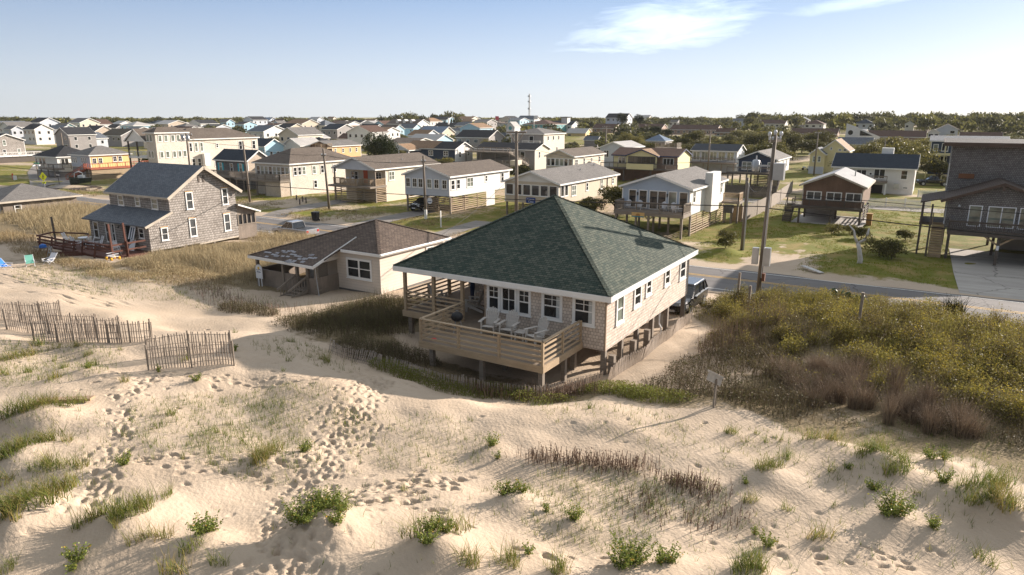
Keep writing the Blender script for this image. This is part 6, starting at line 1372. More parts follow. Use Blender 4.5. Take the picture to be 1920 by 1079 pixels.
# small roofs that fill the left-hand town between the ones above
random.seed(23); fill = 0; FILL = []
_w = [SD_WHITE, SD_CREAM, SD_GREYBLUE, SD_BEIGE, SD_SKY, SD_GREY, SD_WHITE, SH_TAN]; _rf = [RF_TAUPE, RF_GREY, RF_DARK, RF_SLATE, RF_RUST, RF_PALE, RF_TAN, RF_NAVY]
while fill < 64:
    th = RAD(random.uniform(119.5, 158)); d = math.sqrt(random.uniform(225**2, 480**2)); X, Y = d*math.cos(th), d*math.sin(th); W_ = random.uniform(8, 14); D_ = random.uniform(9, 13)
    if Y < 125 or any(x0-5 < X < x1+5 and y0-5 < Y < y1+5 for x0, x1, y0, y1 in FOOT): fill += .02; continue
    zg = Zg(X, Y); ze = zg+random.choice((4.2, 5.0, 5.4, 6.6)); zr = ze+random.uniform(1.3, 2.4); kind = random.choice(('gx', 'gy', 'hip', 'gx'))
    t, (a, b, c, d_) = house('far_house', 'small pale house among the crowded roofs of the left-hand town', X-W_/2, X+W_/2, Y-D_*.4, Y+D_*.6, zg-.3, ze, zr, kind, random.choice(_w), random.choice(_rf), trim=False, group='small houses of the left-hand town')
    FILL.append((X, Y, zr, W_)); fill += 1
    for k in range(int(W_/3)): u = a+(b-a)*(k+.5)/int(W_/3); tinywin(t, 'F', c, u-.6, u+.6, ze-2.0, ze-.75)
    for k in range(3): u = c+(d_-c)*(k+.5)/3; tinywin(t, 'R', b, u-.5, u+.5, ze-2.0, ze-.75)
# white steeple-like tower in the mid town
t = thing('clock_tower', 'slim white gabled tower rising beside the dark grey shingled house', 'tower', (-134.5, 222, 0))
x0, x1, y0, y1 = -136.8, -133.2, 220, 224
q = MB()
for a_, b_ in (((x0,y0),(x1,y0)),((x1,y0),(x1,y1)),((x1,y1),(x0,y1)),((x0,y1),(x0,y0))): q.poly((*a_,0),(*b_,0),(*b_,8.6),(*a_,8.6))
q.poly((x0,y0,8.6),(x1,y0,8.6),((x0+x1)/2,y0,10.4)); q.poly((x1,y1,8.6),(x0,y1,8.6),((x0+x1)/2,y1,10.4)); q.build('wall', SD_WHITE, t); roof(t, 'gy', x0-.2, x1+.2, y0-.2, y1+.2, 8.55, 10.5, RF_PALE, WHITE); MB().tube([(-135, y0-.06, 8.2), (-135, y0, 8.2)], .7, 12).build('round_emblem', SD_TEAL, t)
# tall radio mast on the horizon
t = thing('radio_mast', 'thin lattice radio mast above the horizon trees', 'mast', (-352, 610, 4))
m = MB()
for k in range(3):
    a_ = k*2.094; m.bar((1.0*math.cos(a_), 1.0*math.sin(a_), 0), (.5*math.cos(a_), .5*math.sin(a_), 30), .35, .35)
for z in range(0, 30, 2):
    for k in range(3):
        a_, b_ = k*2.094, (k+1)*2.094; r = 1.0-.5*z/30; m.bar((r*math.cos(a_), r*math.sin(a_), z), (r*math.cos(b_), r*math.sin(b_), z+2), .14, .14)
m.build('lattice', METAL, t, local=True)
for z in (15, 22, 27): MB().box(-1.2, -1.2, z, 1.2, 1.2, z+1.3).build('antenna', METAL, t, local=True)
# ---------------------------------------------------------------- poles, wires, signs, fences, vehicles
INS = plain('grey_insulator', (.55, .57, .6), .3, .05)
def pole(label, x, y, zt, lean=(0, 0), zb=None, arm=None, armz=0, r=.15, vee=False, cans=(), name='utility_pole', mat=None):
    zb = Zg(x, y)-.4 if zb is None else zb
    t = thing(name, label, 'pole', (x, y, 0))
    MB().tube([(x, y, zb), (x+lean[0], y+lean[1], zt)], [r*1.15, r*.8], 10).build('shaft', mat or WD_POLE, t, smooth=True)
    tx, ty = x+lean[0], y+lean[1]
    if arm:
        ax, ay = arm; m = MB(); m.bar((tx-ax, ty-ay, zt-armz), (tx+ax, ty+ay, zt-armz), .12, .14); m.build('crossarm', WD_POLE, t)
        for k in (-.92, -.4, .4, .92): MB().tube([(tx+ax*k, ty+ay*k, zt-armz+.07), (tx+ax*k, ty+ay*k, zt-armz+.2), (tx+ax*k, ty+ay*k, zt-armz+.26)], [.05, .07, .02], 8).build('insulator', INS, t)
        if vee:
            for s in (-1, 1): MB().bar((tx, ty, zt-armz-1.25), (tx+s*ax*.7, ty+s*ay*.7, zt-armz-.06), .05, .07).build('brace', WD_GREY, t)
    for cx, cy, cz, rr, hh in cans:
        MB().tube([(cx, cy, cz-hh/2), (cx, cy, cz-hh/2+.05), (cx, cy, cz+hh/2-.06), (cx, cy, cz+hh/2)], [rr*.9, rr, rr, rr*.7], 12).build('transformer', METAL, t, smooth=True)
        MB().bar((cx, cy, cz), (tx, ty, cz), .08, .1).build('bracket', METAL, t)
        MB().tube([(cx, cy, cz+hh/2), (cx, cy, cz+hh/2+.25)], .04, 6).build('bushing', INS, t)
    return t
LX, LY = -8.55, 44.05
A1 = pole('tall leaning utility pole in the yellow-flowered dune with transformer and meter boxes', LX, LY, 11.4, lean=(.16, .1), arm=(.22, .6), armz=.35, r=.135, cans=((LX-.82, LY+.1, 9.55, .22, .7),))
for (x, y, z) in ((.16, .1, 11.4), (.38, .72, 11.3), (-.05, -.48, 11.3)):
    MB().tube([(LX+x, LY+y, z), (LX+x, LY+y, z+.16), (LX+x, LY+y, z+.3)], [.06, .11, .06], 10).build('insulator_cap', INS, A1, smooth=True)
MB().box(LX+.3, LY-.4, 8.75, LX+.92, LY+.15, 9.75).build('grey_equipment_box', METAL, A1); MB().box(LX-.52, LY-.25, 3.45, LX-.16, LY+.05, 4.5).build('meter_box', METAL, A1); MB().box(LX+.16, LY-.25, 3.4, LX+.56, LY+.1, 4.55).build('meter_box', METAL, A1); MB().box(LX+.16, LY-.15, 2.4, LX+.34, LY+.1, 2.9).build('rust_box', plain('rust_brown_box', (.16, .07, .04), .7, .2), A1)
MB().tube([(LX+.13, LY-.13, 2.6), (LX+.2, LY-.1, 8.7)], .03, 6).build('conduit', METAL, A1)
pole('utility pole with wooden V-braced crossarm behind the green roof', -37.6, 62.5, 11.0, arm=(1.1, .15), armz=.15, vee=True, r=.19)
pole('bare leaning utility pole left of the white porch house', -69.1, 65.8, 8.3, lean=(-.55, .1), arm=(.3, .1), armz=.9)
pole('bare utility pole in front of the turquoise-shuttered house', -85.0, 65.5, 9.0, lean=(-.35, 0))
pole('utility pole with white base wrap in front of the pale blue stilt house', -52.5, 65.7, 7.85, lean=(-.12, 0), arm=(.25, .1), armz=.7)
MB().tube([(-52.5, 65.7, -.2), (-52.52, 65.7, 1.4)], .19, 10).build('base_wrap', WHITE, bpy.data.objects['utility_pole.004'])
pole('utility pole with crossarm and transformers against the three-storey house', -97, 64.5, 10.0, arm=(1.0, .3), armz=.3, cans=((-97.6, 64.3, 9.3, .25, .8), (-96.4, 64.3, 9.3, .25, .8)))
pole('short half-metal pole beside the sandy driveway', -14.8, 66.7, 6.9, r=.14, lean=(0, 0))
MB().tube([(-14.62, 66.6, -.2), (-14.62, 66.6, 6.4)], .07, 8).build('riser_pipe', METAL, bpy.data.objects['utility_pole.006'])
pole('far utility pole in front of the long navy-roofed house', -41.8, 150, 9.5); pole('far utility pole beside the tall yellow house', -22.1, 162, 9.2, arm=(.6, .3), armz=.3); pole('thin pole behind the white long house', -8.5, 150, 8.2, r=.11)
pole('thin street pole standing in the sand at the left edge', -205, 101, 6.5, r=.14); pole('utility pole at the bend of the side street', -178, 86, 8.6, r=.14); pole('utility pole beside the navy house', -121, 135, 8.8); pole('utility pole behind the beige three-storey house', -108, 200, 9, arm=(.9, .3), armz=.3, r=.2); pole('utility pole near the bright beach shop', -88, 200, 9.5, arm=(1.2, .3), armz=.3, vee=True, r=.22)
pole('distant pole above the brown-roofed tall house', -240, 200, 11.5, r=.16)
WIRE = plain('black_cable', (.02, .02, .02), .6, .1)
def wire(label, pts, sag, r=.024, group='overhead lines along the beach road'):
    m = MB()
    for a, b_ in zip(pts[:-1], pts[1:]):
        P = [Vector(a).lerp(Vector(b_), k/14)-Vector((0, 0, sag*4*(k/14)*(1-k/14))) for k in range(15)]; m.tube(P, r, 5, cap=False)
    o = m.build('overhead_cable', WIRE); return tag(o, label, 'cable', group)
wire('thick low cable along the near verge, from the leaning pole leftwards', [(-120, 44, 6.4), (-75, 44, 6.2), (LX, LY, 7.08)], .55, .03)
wire('thick low cable from the leaning pole to the right picture edge', [(LX, LY, 7.0), (45, 44.2, 5.85)], .5, .03)
wire('upper cable from the leaning pole to the right picture edge', [(LX, LY, 8.0), (45, 44.2, 7.7)], .5, .018)
wire('cable between the V-braced pole and the white-based pole', [(-37.6, 62.5, 8.6), (-52.6, 65.7, 7.2)], .35); wire('cable between the white-based pole and the bare leaning pole', [(-52.6, 65.7, 7.2), (-69.6, 65.9, 7.5)], .5); wire('cable between the bare leaning pole and the shuttered-house pole', [(-69.6, 65.9, 7.5), (-85.3, 65.5, 8.4)], .5); wire('cable on from the shuttered-house pole to the transformer pole', [(-85.3, 65.5, 8.4), (-97, 64.5, 9.3)], .3)
wire('drop line from the bare leaning pole to the hip-roofed house', [(-69.6, 65.9, 7.4), (-87.4, 80, 5.0)], .25, .015); wire('drop line from the bare leaning pole to the porch house', [(-69.6, 65.9, 7.4), (-66.5, 84, 5.5)], .4, .015); wire('drop line from the V-braced pole to the brown-roofed cottage side', [(-37.6, 62.5, 7.0), (-29.5, 38, 4.1)], .5, .015)
wire('cable from the leaning pole to the short half-metal pole', [(LX, LY, 8.6), (-14.8, 66.7, 6.6)], .8, .02); wire('cable from the V-braced pole to the leaning pole', [(-37.6, 62.5, 9.6), (LX, LY, 10.1)], 1.0, .014)
# pedestrian crossing sign and street signs
SGY = plain('sign_yellow_green', (.75, .80, .02), .4, .03)
t = thing('crossing_sign', 'bright yellow diamond pedestrian sign on a post by the side street', 'sign', (-125.8, 57.0, 0), RAD(18))
MB().tube([(0, 0, 0), (0, 0, 2.9)], .04, 8).build('post', METAL, t, local=True)
q = .78; MB().poly((0, -.05, 2.75-q), (q, -.05, 2.75), (0, -.05, 2.75+q), (-q, -.05, 2.75)).poly((0, -.03, 2.75-q), (-q, -.03, 2.75), (0, -.03, 2.75+q), (q, -.03, 2.75)).build('board', SGY, t, local=True)
m = MB(); m.tube([(.05, -.065, 3.05), (.05, -.06, 3.05)], .08, 10); m.bar((.04, -.065, 2.98), (-.02, -.065, 2.65), .13, .01, up=(0, 1, 0)); m.bar((-.02, -.065, 2.68), (.16, -.065, 2.38), .07, .01, up=(0, 1, 0)); m.bar((-.02, -.065, 2.68), (-.2, -.065, 2.4), .07, .01, up=(0, 1, 0)); m.bar((.04, -.065, 2.93), (.2, -.065, 2.75), .05, .01, up=(0, 1, 0)); m.bar((.02, -.065, 2.93), (-.14, -.065, 2.78), .05, .01, up=(0, 1, 0)); m.build('walker_symbol', BLACK, t, local=True)
MB().box(-.36, -.05, 1.62, .36, -.03, 1.92).build('arrow_plate', SGY, t, local=True); m = MB(); m.bar((.18, -.06, 1.86), (-.14, -.06, 1.68), .07, .01, up=(0, 1, 0)); m.bar((-.14, -.06, 1.68), (-.14, -.06, 1.8), .05, .01, up=(0, 1, 0)); m.build('arrow_symbol', BLACK, t, local=True)
t = thing('street_sign', 'green and white street name blades on a pale post', 'sign', (-152, 68, 0), .2)
MB().box(-.08, -.08, 0, .08, .08, 3.3).build('post', WD_GREY, t, local=True); MB().box(-.7, -.03, 3.3, .7, .03, 3.55).build('blade', plain('sign_green', (.02, .30, .18), .4, .05), t, local=True); MB().box(-.05, -.8, 2.9, .0, .8, 3.1).box(-.8, -.05, 2.85, .8, .0, 3.1).build('blade', PLASTW, t, local=True)
t = thing('hydrant_marker', 'short red and white marker beside the side street', 'marker', (-158, 66, 0)); MB().box(-.1, -.1, 0, .1, .1, 1.3).build('post', plain('red_marker', (.5, .06, .03), .5, .05), t, local=True); MB().box(.6, -.25, 0, 1.1, .25, .9).build('box', WHITE, t, local=True)
o = tag(MB().box(-47.95, 62.6, -.2, -47.85, 62.72, 1.9).build('marker_post', WHITE), 'thin white marker post on the verge before the sunroom house', 'post')
o = tag(MB().box(-137.1, 70, -.2, -136.95, 70.15, 2.6).build('plain_post', WD_GREY), 'bare pale post between the street sign and the red stair', 'post')
# wheeled bin at the verge
t = thing('wheelie_bin', 'black wheeled rubbish bin standing on the verge', 'bin', (-63.8, 58.4, Zg(-63.8, 58.4)), .3)
MB().loft([[(-.28, -.3, .1), (.28, -.3, .1), (.28, .3, .1), (-.28, .3, .1)], [(-.36, -.38, 1.05), (.36, -.38, 1.05), (.36, .38, 1.05), (-.36, .38, 1.05)]]).build('body', BLACK, t, local=True)
MB().loft([[(-.4, -.42, 1.05), (.4, -.42, 1.05), (.4, .46, 1.05), (-.4, .46, 1.05)], [(-.33, -.34, 1.18), (.33, -.34, 1.18), (.33, .4, 1.18), (-.33, .4, 1.18)]]).build('lid', BLACK, t, local=True)
for s in (-1, 1): MB().tube([(s*.33, .3, .13), (s*.27, .3, .13)], .13, 10).build('wheel', RUBBER, t, local=True)
# -- fences
def sandfence(label, p, q, h=1.1, group=None, gap=.105, lean=0.0, name='sand_fence', post=True, dip=0.0):
    (xa, ya), (xb, yb) = p, q; L = math.hypot(xb-xa, yb-ya); n = int(L/gap); t = thing(name, label, 'fence', ((xa+xb)/2, (ya+yb)/2, 0), 0, group)
    m = MB(); nx, ny = -(yb-ya)/L, (xb-xa)/L; rnd = random.Random(int(abs(xa*131+ya*71)*10))
    for k in range(n+1):
        u = k/n; x, y = xa+(xb-xa)*u, ya+(yb-ya)*u; z = Zg(x, y); w_ = .5+.5*math.sin(u*7+xa)
        l = lean*w_; hh = h*(1-.12*rnd.random())-dip*math.sin(math.pi*u); tl = rnd.uniform(-.05, .05)
        m.bar((x, y, z-.1), (x+nx*l+(xb-xa)/L*tl, y+ny*l+(yb-ya)/L*tl, z+hh), .012, .042, up=(nx, ny, 0)) if False else m.bar((x, y, z-.1), (x+nx*l+(xb-xa)/L*tl, y+ny*l+(yb-ya)/L*tl, z+hh), .042, .014, up=(nx, ny, 0))
    m.build('pickets', WD_FENCE, t)
    wr = MB()
    for f in (.2, .5, .85):
        P = [(xa+(xb-xa)*k/8+nx*lean*f*(.5+.5*math.sin(k/8*7+xa)), ya+(yb-ya)*k/8+ny*lean*f*(.5+.5*math.sin(k/8*7+xa)), Zg(xa+(xb-xa)*k/8, ya+(yb-ya)*k/8)+h*f) for k in range(9)]; wr.tube(P, .008, 4, cap=False)
    wr.build('wire', WD_DARK, t)
    if post:
        for u in (0, .5, 1): x, y = xa+(xb-xa)*u, ya+(yb-ya)*u; MB().tube([(x-nx*.06, y-ny*.06, Zg(x, y)-.3), (x-nx*.06, y-ny*.06, Zg(x, y)+h+.06)], .035, 7).build('post', WD_GREY, t)
    return t
G_ = 'staggered sand fence panels on the dune'
for lb, p, q in (('sand fence panel cut by the left picture edge', (-42.2, 14.2), (-38.7, 15.5)), ('sand fence panel behind the edge-cut one, end on', (-38.5, 15.3), (-36.9, 16.5)), ('sand fence panel in front of the edge-cut pair', (-37.2, 14.2), (-35.1, 15.1)), ('middle sand fence panel with bushes behind', (-35.4, 15.2), (-33.2, 16.3)),
        ('sand fence panel below the middle one', (-33.9, 13.9), (-32.0, 15.0)), ('sand fence panel just left of the last overlapping pair', (-33.1, 15.2), (-31.2, 16.3)), ('front sand fence panel of the overlapping pair', (-31.8, 14.6), (-30.2, 15.8)), ('sand fence panel ending the long staggered row', (-30.7, 15.5), (-29.2, 16.6)),
        ('rear panel of the separate sand fence pair half in house shade', (-27.2, 15.2), (-24.4, 17.2)), ('front panel of the separate sand fence pair, nearest the footpath', (-25.3, 14.1), (-22.9, 16.2))): sandfence(lb, p, q, .98, G_)
H_ = 'wire-and-lath fence around the green-roofed house'
for lb, p, q, ln in (('collapsed lath fence in shade left of the deck', (-22.4, 20.7), (-19.4, 20.8), .4), ('sagging lath fence under the left half of the deck', (-19.2, 20.9), (-15.4, 21.3), .3), ('sagging lath fence under the right half of the deck', (-15.4, 21.3), (-12.2, 22.2), .1), ('lath fence between deck corner and house corner pile', (-12.2, 22.2), (-11.0, 25.4), -.05)): sandfence(lb, p, q, .62, H_, lean=ln, post=False, dip=.08)
for lb, p, q in (('sunlit lath fence panel at the front corner of the long side wall', (-10.85, 25.6), (-10.55, 29.0)), ('sunlit lath fence panel halfway along the house side', (-10.55, 29.0), (-10.6, 33.4)), ('sunlit lath fence panel ending by the parked car', (-10.6, 33.4), (-11.0, 38.0))): sandfence(lb, p, q, .74, H_, lean=-.18, gap=.075, post=False)
def boardfence(label, pts, h, mat, name='board_fence', group=None):
    t = thing(name, label, 'fence', (pts[0][0], pts[0][1], 0), 0, group); m = MB()
    for (xa, ya), (xb, yb) in zip(pts[:-1], pts[1:]):
        L = math.hypot(xb-xa, yb-ya); n = max(1, int(L/.15))
        for k in range(n):
            u, v = k/n, (k+.93)/n; x0, y0, x1, y1 = xa+(xb-xa)*u, ya+(yb-ya)*u, xa+(xb-xa)*v, ya+(yb-ya)*v; zz = Zg(x0, y0)
            hk = h+.03*math.sin(k*2.3); m.bar((x0, y0, zz+hk/2-.05), (x1, y1, zz+hk/2-.05), .025, hk)
    m.build('boards', mat, t)
    r = MB()
    for (xa, ya), (xb, yb) in zip(pts[:-1], pts[1:]):
        for f in (.25, .8): r.bar((xa, ya+.03, Zg(xa, ya)+h*f), (xb, yb+.03, Zg(xb, yb)+h*f), .04, .08)
    r.build('rails', mat, t)
    for x, y in pts: MB().box(x-.06, y+.02, Zg(x, y)-.3, x+.06, y+.14, Zg(x, y)+h+.05).build('post', mat, t)
boardfence('brown plank privacy fence behind the light blue house', [(-28, 111.5), (-24, 112), (-20.5, 112.5)], 1.9, WD_DARK); boardfence('long pale plank fence running inland from the light blue house', [(-19.2, 85.0), (-18.9, 92), (-18.8, 100), (-19.2, 109), (-20.1, 124)], 1.9, WD_GREY); boardfence('short brown plank fence behind the air conditioner', [(-20.6, 85.9), (-19.2, 85.0)], 1.9, WD_DECK)
def picket(label, p, q, h=1.1):
    t = thing('picket_fence', label, 'fence', (p[0], p[1], 0), 0, 'white picket fences'); (xa, ya), (xb, yb) = p, q; L = math.hypot(xb-xa, yb-ya); n = int(L/.14); m = MB()
    for k in range(n+1): u = k/n; x, y = xa+(xb-xa)*u, ya+(yb-ya)*u; m.box(x-.035, y-.012, Zg(x, y)+.05, x+.035, y+.012, Zg(x, y)+h)
    m.build('pickets', WHITE, t); r = MB()
    for f in (.25, .8): r.bar((xa, ya+.03, Zg(xa, ya)+h*f), (xb, yb+.03, Zg(xb, yb)+h*f), .03, .08)
    r.build('rails', WHITE, t)
    for k in range(int(L/2.4)+1): u = k*2.4/L; x, y = xa+(xb-xa)*u, ya+(yb-ya)*u; MB().box(x-.07, y-.07, -.2, x+.07, y+.07, Zg(x, y)+h+.12).build('post', WHITE, t)
picket('long white picket fence behind the brown cabin', (-7.6, 110.6), (.2, 111.8)); picket('white picket fence beyond the white long house', (-1.6, 126), (4.5, 127))
t = thing('rope_fence', 'low rope-and-post fence along the driveway mound', 'fence', (-80, 71, 0)); ps = [(-82.5, 72.0), (-80.5, 71.4), (-78.9, 70.6), (-78.0, 68.6)]
for x, y in ps: MB().box(x-.07, y-.07, Zg(x, y)-.2, x+.07, y+.07, Zg(x, y)+.8).build('post', WD_DARK, t)
m = MB()
for a_, b_ in zip(ps[:-1], ps[1:]): m.tube([Vector((*a_, Zg(*a_)+.7)).lerp(Vector((*b_, Zg(*b_)+.7)), k/6)-Vector((0, 0, .8*(k/6)*(1-k/6))) for k in range(7)], .025, 5, cap=False)
m.build('rope', WD_DARK, t)
# -- weathered beach-access sign post in the dune and odd posts
bx, by = -5.5, 22.75; bz = Zg(bx, by)
t = thing('dune_sign', 'grey tilted plank sign on two rotten legs in the dune', 'sign', (bx, by, bz), .9); t.scale = (.62, .62, .85)
m = MB(); m.bar((-.65, 0, 1.42), (.55, .35, .92), .05, .42, up=(.45, 0, 1)); m.bar((-.72, -.06, 1.64), (.62, .30, 1.08), .05, .09, up=(.45, 0, 1)); m.build('board', plain('silvered_plank', (.46, .43, .39), .7, .15, 4), t, local=True)
MB().bar((.02, .05, -.3), (.04, .12, 1.15), .09, .06).build('leg', WD_GREY, t, local=True); MB().tube([(-.32, -.3, -.3), (-.22, -.12, .25), (-.05, .05, .8), (.0, .1, 1.1)], [.07, .06, .06, .05], 7).build('leg', WD_GREY, t, local=True)
for lb, x, y, h in (('grey stake in the middle of the flowering dune', -2.2, 36.4, 1.9), ('dark stake at the edge of the flowering dune near the car', -9.6, 43.2, 2.0), ('thin grey stake beside the dark stake', -8.4, 40.8, 1.5)):
    tag(MB().bar((x, y, Zg(x, y)-.3), (x+.03, y, Zg(x, y)+h), .13, .13).build('stake', WD_GREY), lb, 'stake')
o = tag(MB().bar((-8.4, 61.0, .22), (-6.7, 59.2, .16), .42, .07).build('loose_plank', plain('pale_grey_plank', (.50, .48, .45), .7, .1)), 'pale loose plank lying in the sandy drive', 'plank')
o = tag(MB().bar((-24.9, 9.95, Zg(-24.9, 9.95)+.12), (-23.2, 10.9, Zg(-23.2, 10.9)+.2), .28, .09).build('driftwood_beam', wood('driftwood', (.38, .26, .17), .2)), 'brown driftwood beam half hidden in beach grass', 'beam')
t = thing('dead_tree', 'bare silver forked dead tree standing on the shaded lawn', 'tree', (-4.4, 63.9, 0))
MB().tube([(0, 0, -.2), (.05, 0, .7), (-.12, .02, 1.5), (-.28, 0, 2.1)], [.24, .2, .17, .15], 8).build('trunk', plain('silver_deadwood', (.48, .46, .43), .7, .15, 3), t, local=True, smooth=True)
MB().tube([(-.28, 0, 2.0), (-.55, 0, 2.5), (-.7, .05, 3.1), (-1.2, .1, 3.6)], [.13, .1, .08, .03], 7).build('branch', MATS['silver_deadwood'], t, local=True, smooth=True); MB().tube([(-.25, 0, 2.05), (.2, 0, 2.4), (.35, 0, 2.9), (.42, .05, 3.4)], [.13, .11, .1, .05], 7).build('branch', MATS['silver_deadwood'], t, local=True, smooth=True)
# -- vehicles (local frame: +x forward)
PAINT = {}
def paint(n, col):
    m, nt, b = newmat(n); b.inputs['Base Color'].default_value = (*col, 1); b.inputs['Roughness'].default_value = .25; b.inputs['Metallic'].default_value = .3; b.inputs['Coat Weight'].default_value = .6; b.inputs['Coat Roughness'].default_value = .05
    t = coords(nt); n_ = noise(nt, t.outputs['Object'], 3, 3); LK(nt, mixc(nt, remap(nt, n_, .3, .7), tuple(c*.85 for c in col), tuple(min(1, c*1.1) for c in col)), b.inputs['Base Color']); return m
def ring(x, hw, z0, z1, c=.12, hwt=None):
    hwt = hw if hwt is None else hwt; hm = (z0+z1)/2
    return [(x, -hw*.93, z0), (x, hw*.93, z0), (x, hw, z0+c), (x, hw, hm), (x, hwt, z1-c*.6), (x, hwt*.9, z1), (x, -hwt*.9, z1), (x, -hwt, z1-c*.6), (x, -hw, hm), (x, -hw, z0+c)]
LAMP = plain('headlamp_lens', (.6, .6, .58), .15, .05); TAIL = plain('tail_lamp', (.4, .02, .02), .2, .05); CHROME = plain('chrome', (.6, .6, .6), .15, .05, metal=.9)
def car(name, label, kind, col, loc, rz, cat):
    t = thing(name, label, cat, loc, rz); pt = paint(name+'_paint_%d' % len(PAINT), col); PAINT[len(PAINT)] = 1
    L, W = (4.7, 1.88) if kind == 'suv' else (5.3, 1.9); h = L/2; hw = W/2
    if kind == 'suv':
        body = [ring(-h, hw*.9, .55, .95), ring(-h+.12, hw, .4, 1.05), ring(-h+.9, hw, .34, 1.1), ring(0, hw, .32, 1.08), ring(h-1.5, hw, .34, 1.06), ring(h-1.2, hw, .34, 1.04, hwt=hw*.93), ring(h-.25, hw*.97, .38, .93, hwt=hw*.86), ring(h, hw*.86, .45, .8, hwt=hw*.75)]
        gl = [(-h+.05, 1.06, .86), (-h+.45, 1.62, .76), (h-2.3, 1.64, .74), (h-1.35, 1.06, .86)]; rf_ = (-h+.35, h-2.2, 1.64, .75)
    else:
        body = [ring(-h, hw*.93, .6, 1.08), ring(-h+.1, hw, .5, 1.12), ring(-h+2.0, hw, .42, 1.12), ring(-h+2.05, hw, .42, 1.12), ring(h-1.7, hw, .42, 1.1), ring(h-1.4, hw, .44, 1.12, hwt=hw*.93), ring(h-.2, hw*.96, .45, 1.0, hwt=hw*.88), ring(h, hw*.88, .5, .9, hwt=hw*.8)]
        gl = [(-.65, 1.1, .84), (-.5, 1.7, .74), (h-2.3, 1.72, .72), (h-1.5, 1.1, .84)]; rf_ = (-.55, h-2.2, 1.73, .74)
    MB().loft(body).build('body', pt, t, local=True, smooth=False)
    g = MB(); R_ = []
    (xa, za, wa), (xb, zb, wb), (xc, zc, wc), (xd, zd, wd) = gl
    A_, B_, C_, D_ = [(xa, wa, za), (xa, -wa, za)], [(xb, wb, zb), (xb, -wb, zb)], [(xc, wc, zc), (xc, -wc, zc)], [(xd, wd, zd), (xd, -wd, zd)]
    g.poly(A_[0], A_[1], B_[1], B_[0]); g.poly(D_[1], D_[0], C_[0], C_[1]); g.poly(A_[1], D_[1], C_[1], B_[1]); g.poly(D_[0], A_[0], B_[0], C_[0]); g.build('window', GLASS, t, local=True)
    r = MB(); x0, x1, z, w_ = rf_; r.loft([[(x0, -w_, z-.03), (x0, w_, z-.03), (x0+.1, w_*.9, z+.04), (x0+.1, -w_*.9, z+.04)], [(x1, -w_, z-.03), (x1, w_, z-.03), (x1-.1, w_*.9, z+.05), (x1-.1, -w_*.9, z+.05)]])
    for s in (-1, 1):
        for P, Q in ((A_, B_), (D_, C_)):
            a = Vector(P[0] if s > 0 else P[1]); b_ = Vector(Q[0] if s > 0 else Q[1]); r.bar(a, b_, .09, .06)
        m_ = ((xa+xd)/2, s*(wa+.0), za); r.bar(m_, ((xb+xc)/2, s*wb, zb), .10, .05); r.bar((xb, s*wb, zb-.01), (xc, s*wc, zc-.01), .07, .06)
        if kind == 'suv': r.bar((xb+.35, s*(wb+.02), zb-.02), (xa+.75, s*(wa+.02), za), .08, .05)
    r.build('roof_frame', pt, t, local=True)
    if kind == 'pickup':
        b = MB(); b.box(-h+.12, -hw+.12, .75, -.75, hw-.12, 1.135); b.build('bed', BLACK, t, local=True)
    wr = .36
    for x in (h-.95, -h+.95):
        for s in (-1, 1):
            y = s*(hw-.1); w_ = MB().tube([(x, y-.12, wr), (x, y+.12, wr)], wr, 18).build('wheel', RUBBER, t, local=True); MB().tube([(x, y+s*.10, wr), (x, y+s*.135, wr)], wr*.62, 14).build('rim', METAL, w_, local=True)
            MB().tube([(x, s*(hw-.02)-.005, wr+.02), (x, s*(hw-.02)+.012, wr+.02)], wr*1.18, 18).build('wheel_arch', BLACK, t, local=True)
    for s in (-1, 1):
        MB().box(h-.2, s*hw*.55, .72, h-.04, s*hw*.86, .88).build('headlight', LAMP, t, local=True); MB().box(-h-.01, s*hw*.62, .8, -h+.14, s*hw*.88, 1.02).build('taillight', TAIL, t, local=True)
        MB().box(h-1.55, s*(hw+.02), 1.03, h-1.35, s*(hw+.22), 1.18).build('mirror', pt, t, local=True)
    MB().box(h-.1, -hw*.5, .52, h+.02, hw*.5, .78).build('grille', BLACK, t, local=True); MB().box(h-.02, -.26, .42, h+.035, .26, .54).build('number_plate', PLASTW, t, local=True)
    return t
car('parked_car', 'grey suv parked under the back corner of the green-roofed house', 'suv', (.045, .042, .042), (-12.35, 40.7, Zg(-12.3, 41)), RAD(-90), 'car')
car('pickup_truck', 'silver pickup on the beach road by the straw grass', 'pickup', (.33, .33, .34), (-56.4, 48.7, .1), RAD(180), 'truck')
car('parked_car', 'black suv parked between the stilts of the pale blue house', 'suv', (.012, .013, .016), (-58.9, 73.4, .05), RAD(-88), 'car')
car('pickup_truck', 'black pickup beside the round bush behind the white long house', 'pickup', (.015, .015, .017), (.2, 149, Zg(.2, 149)), RAD(190), 'truck')
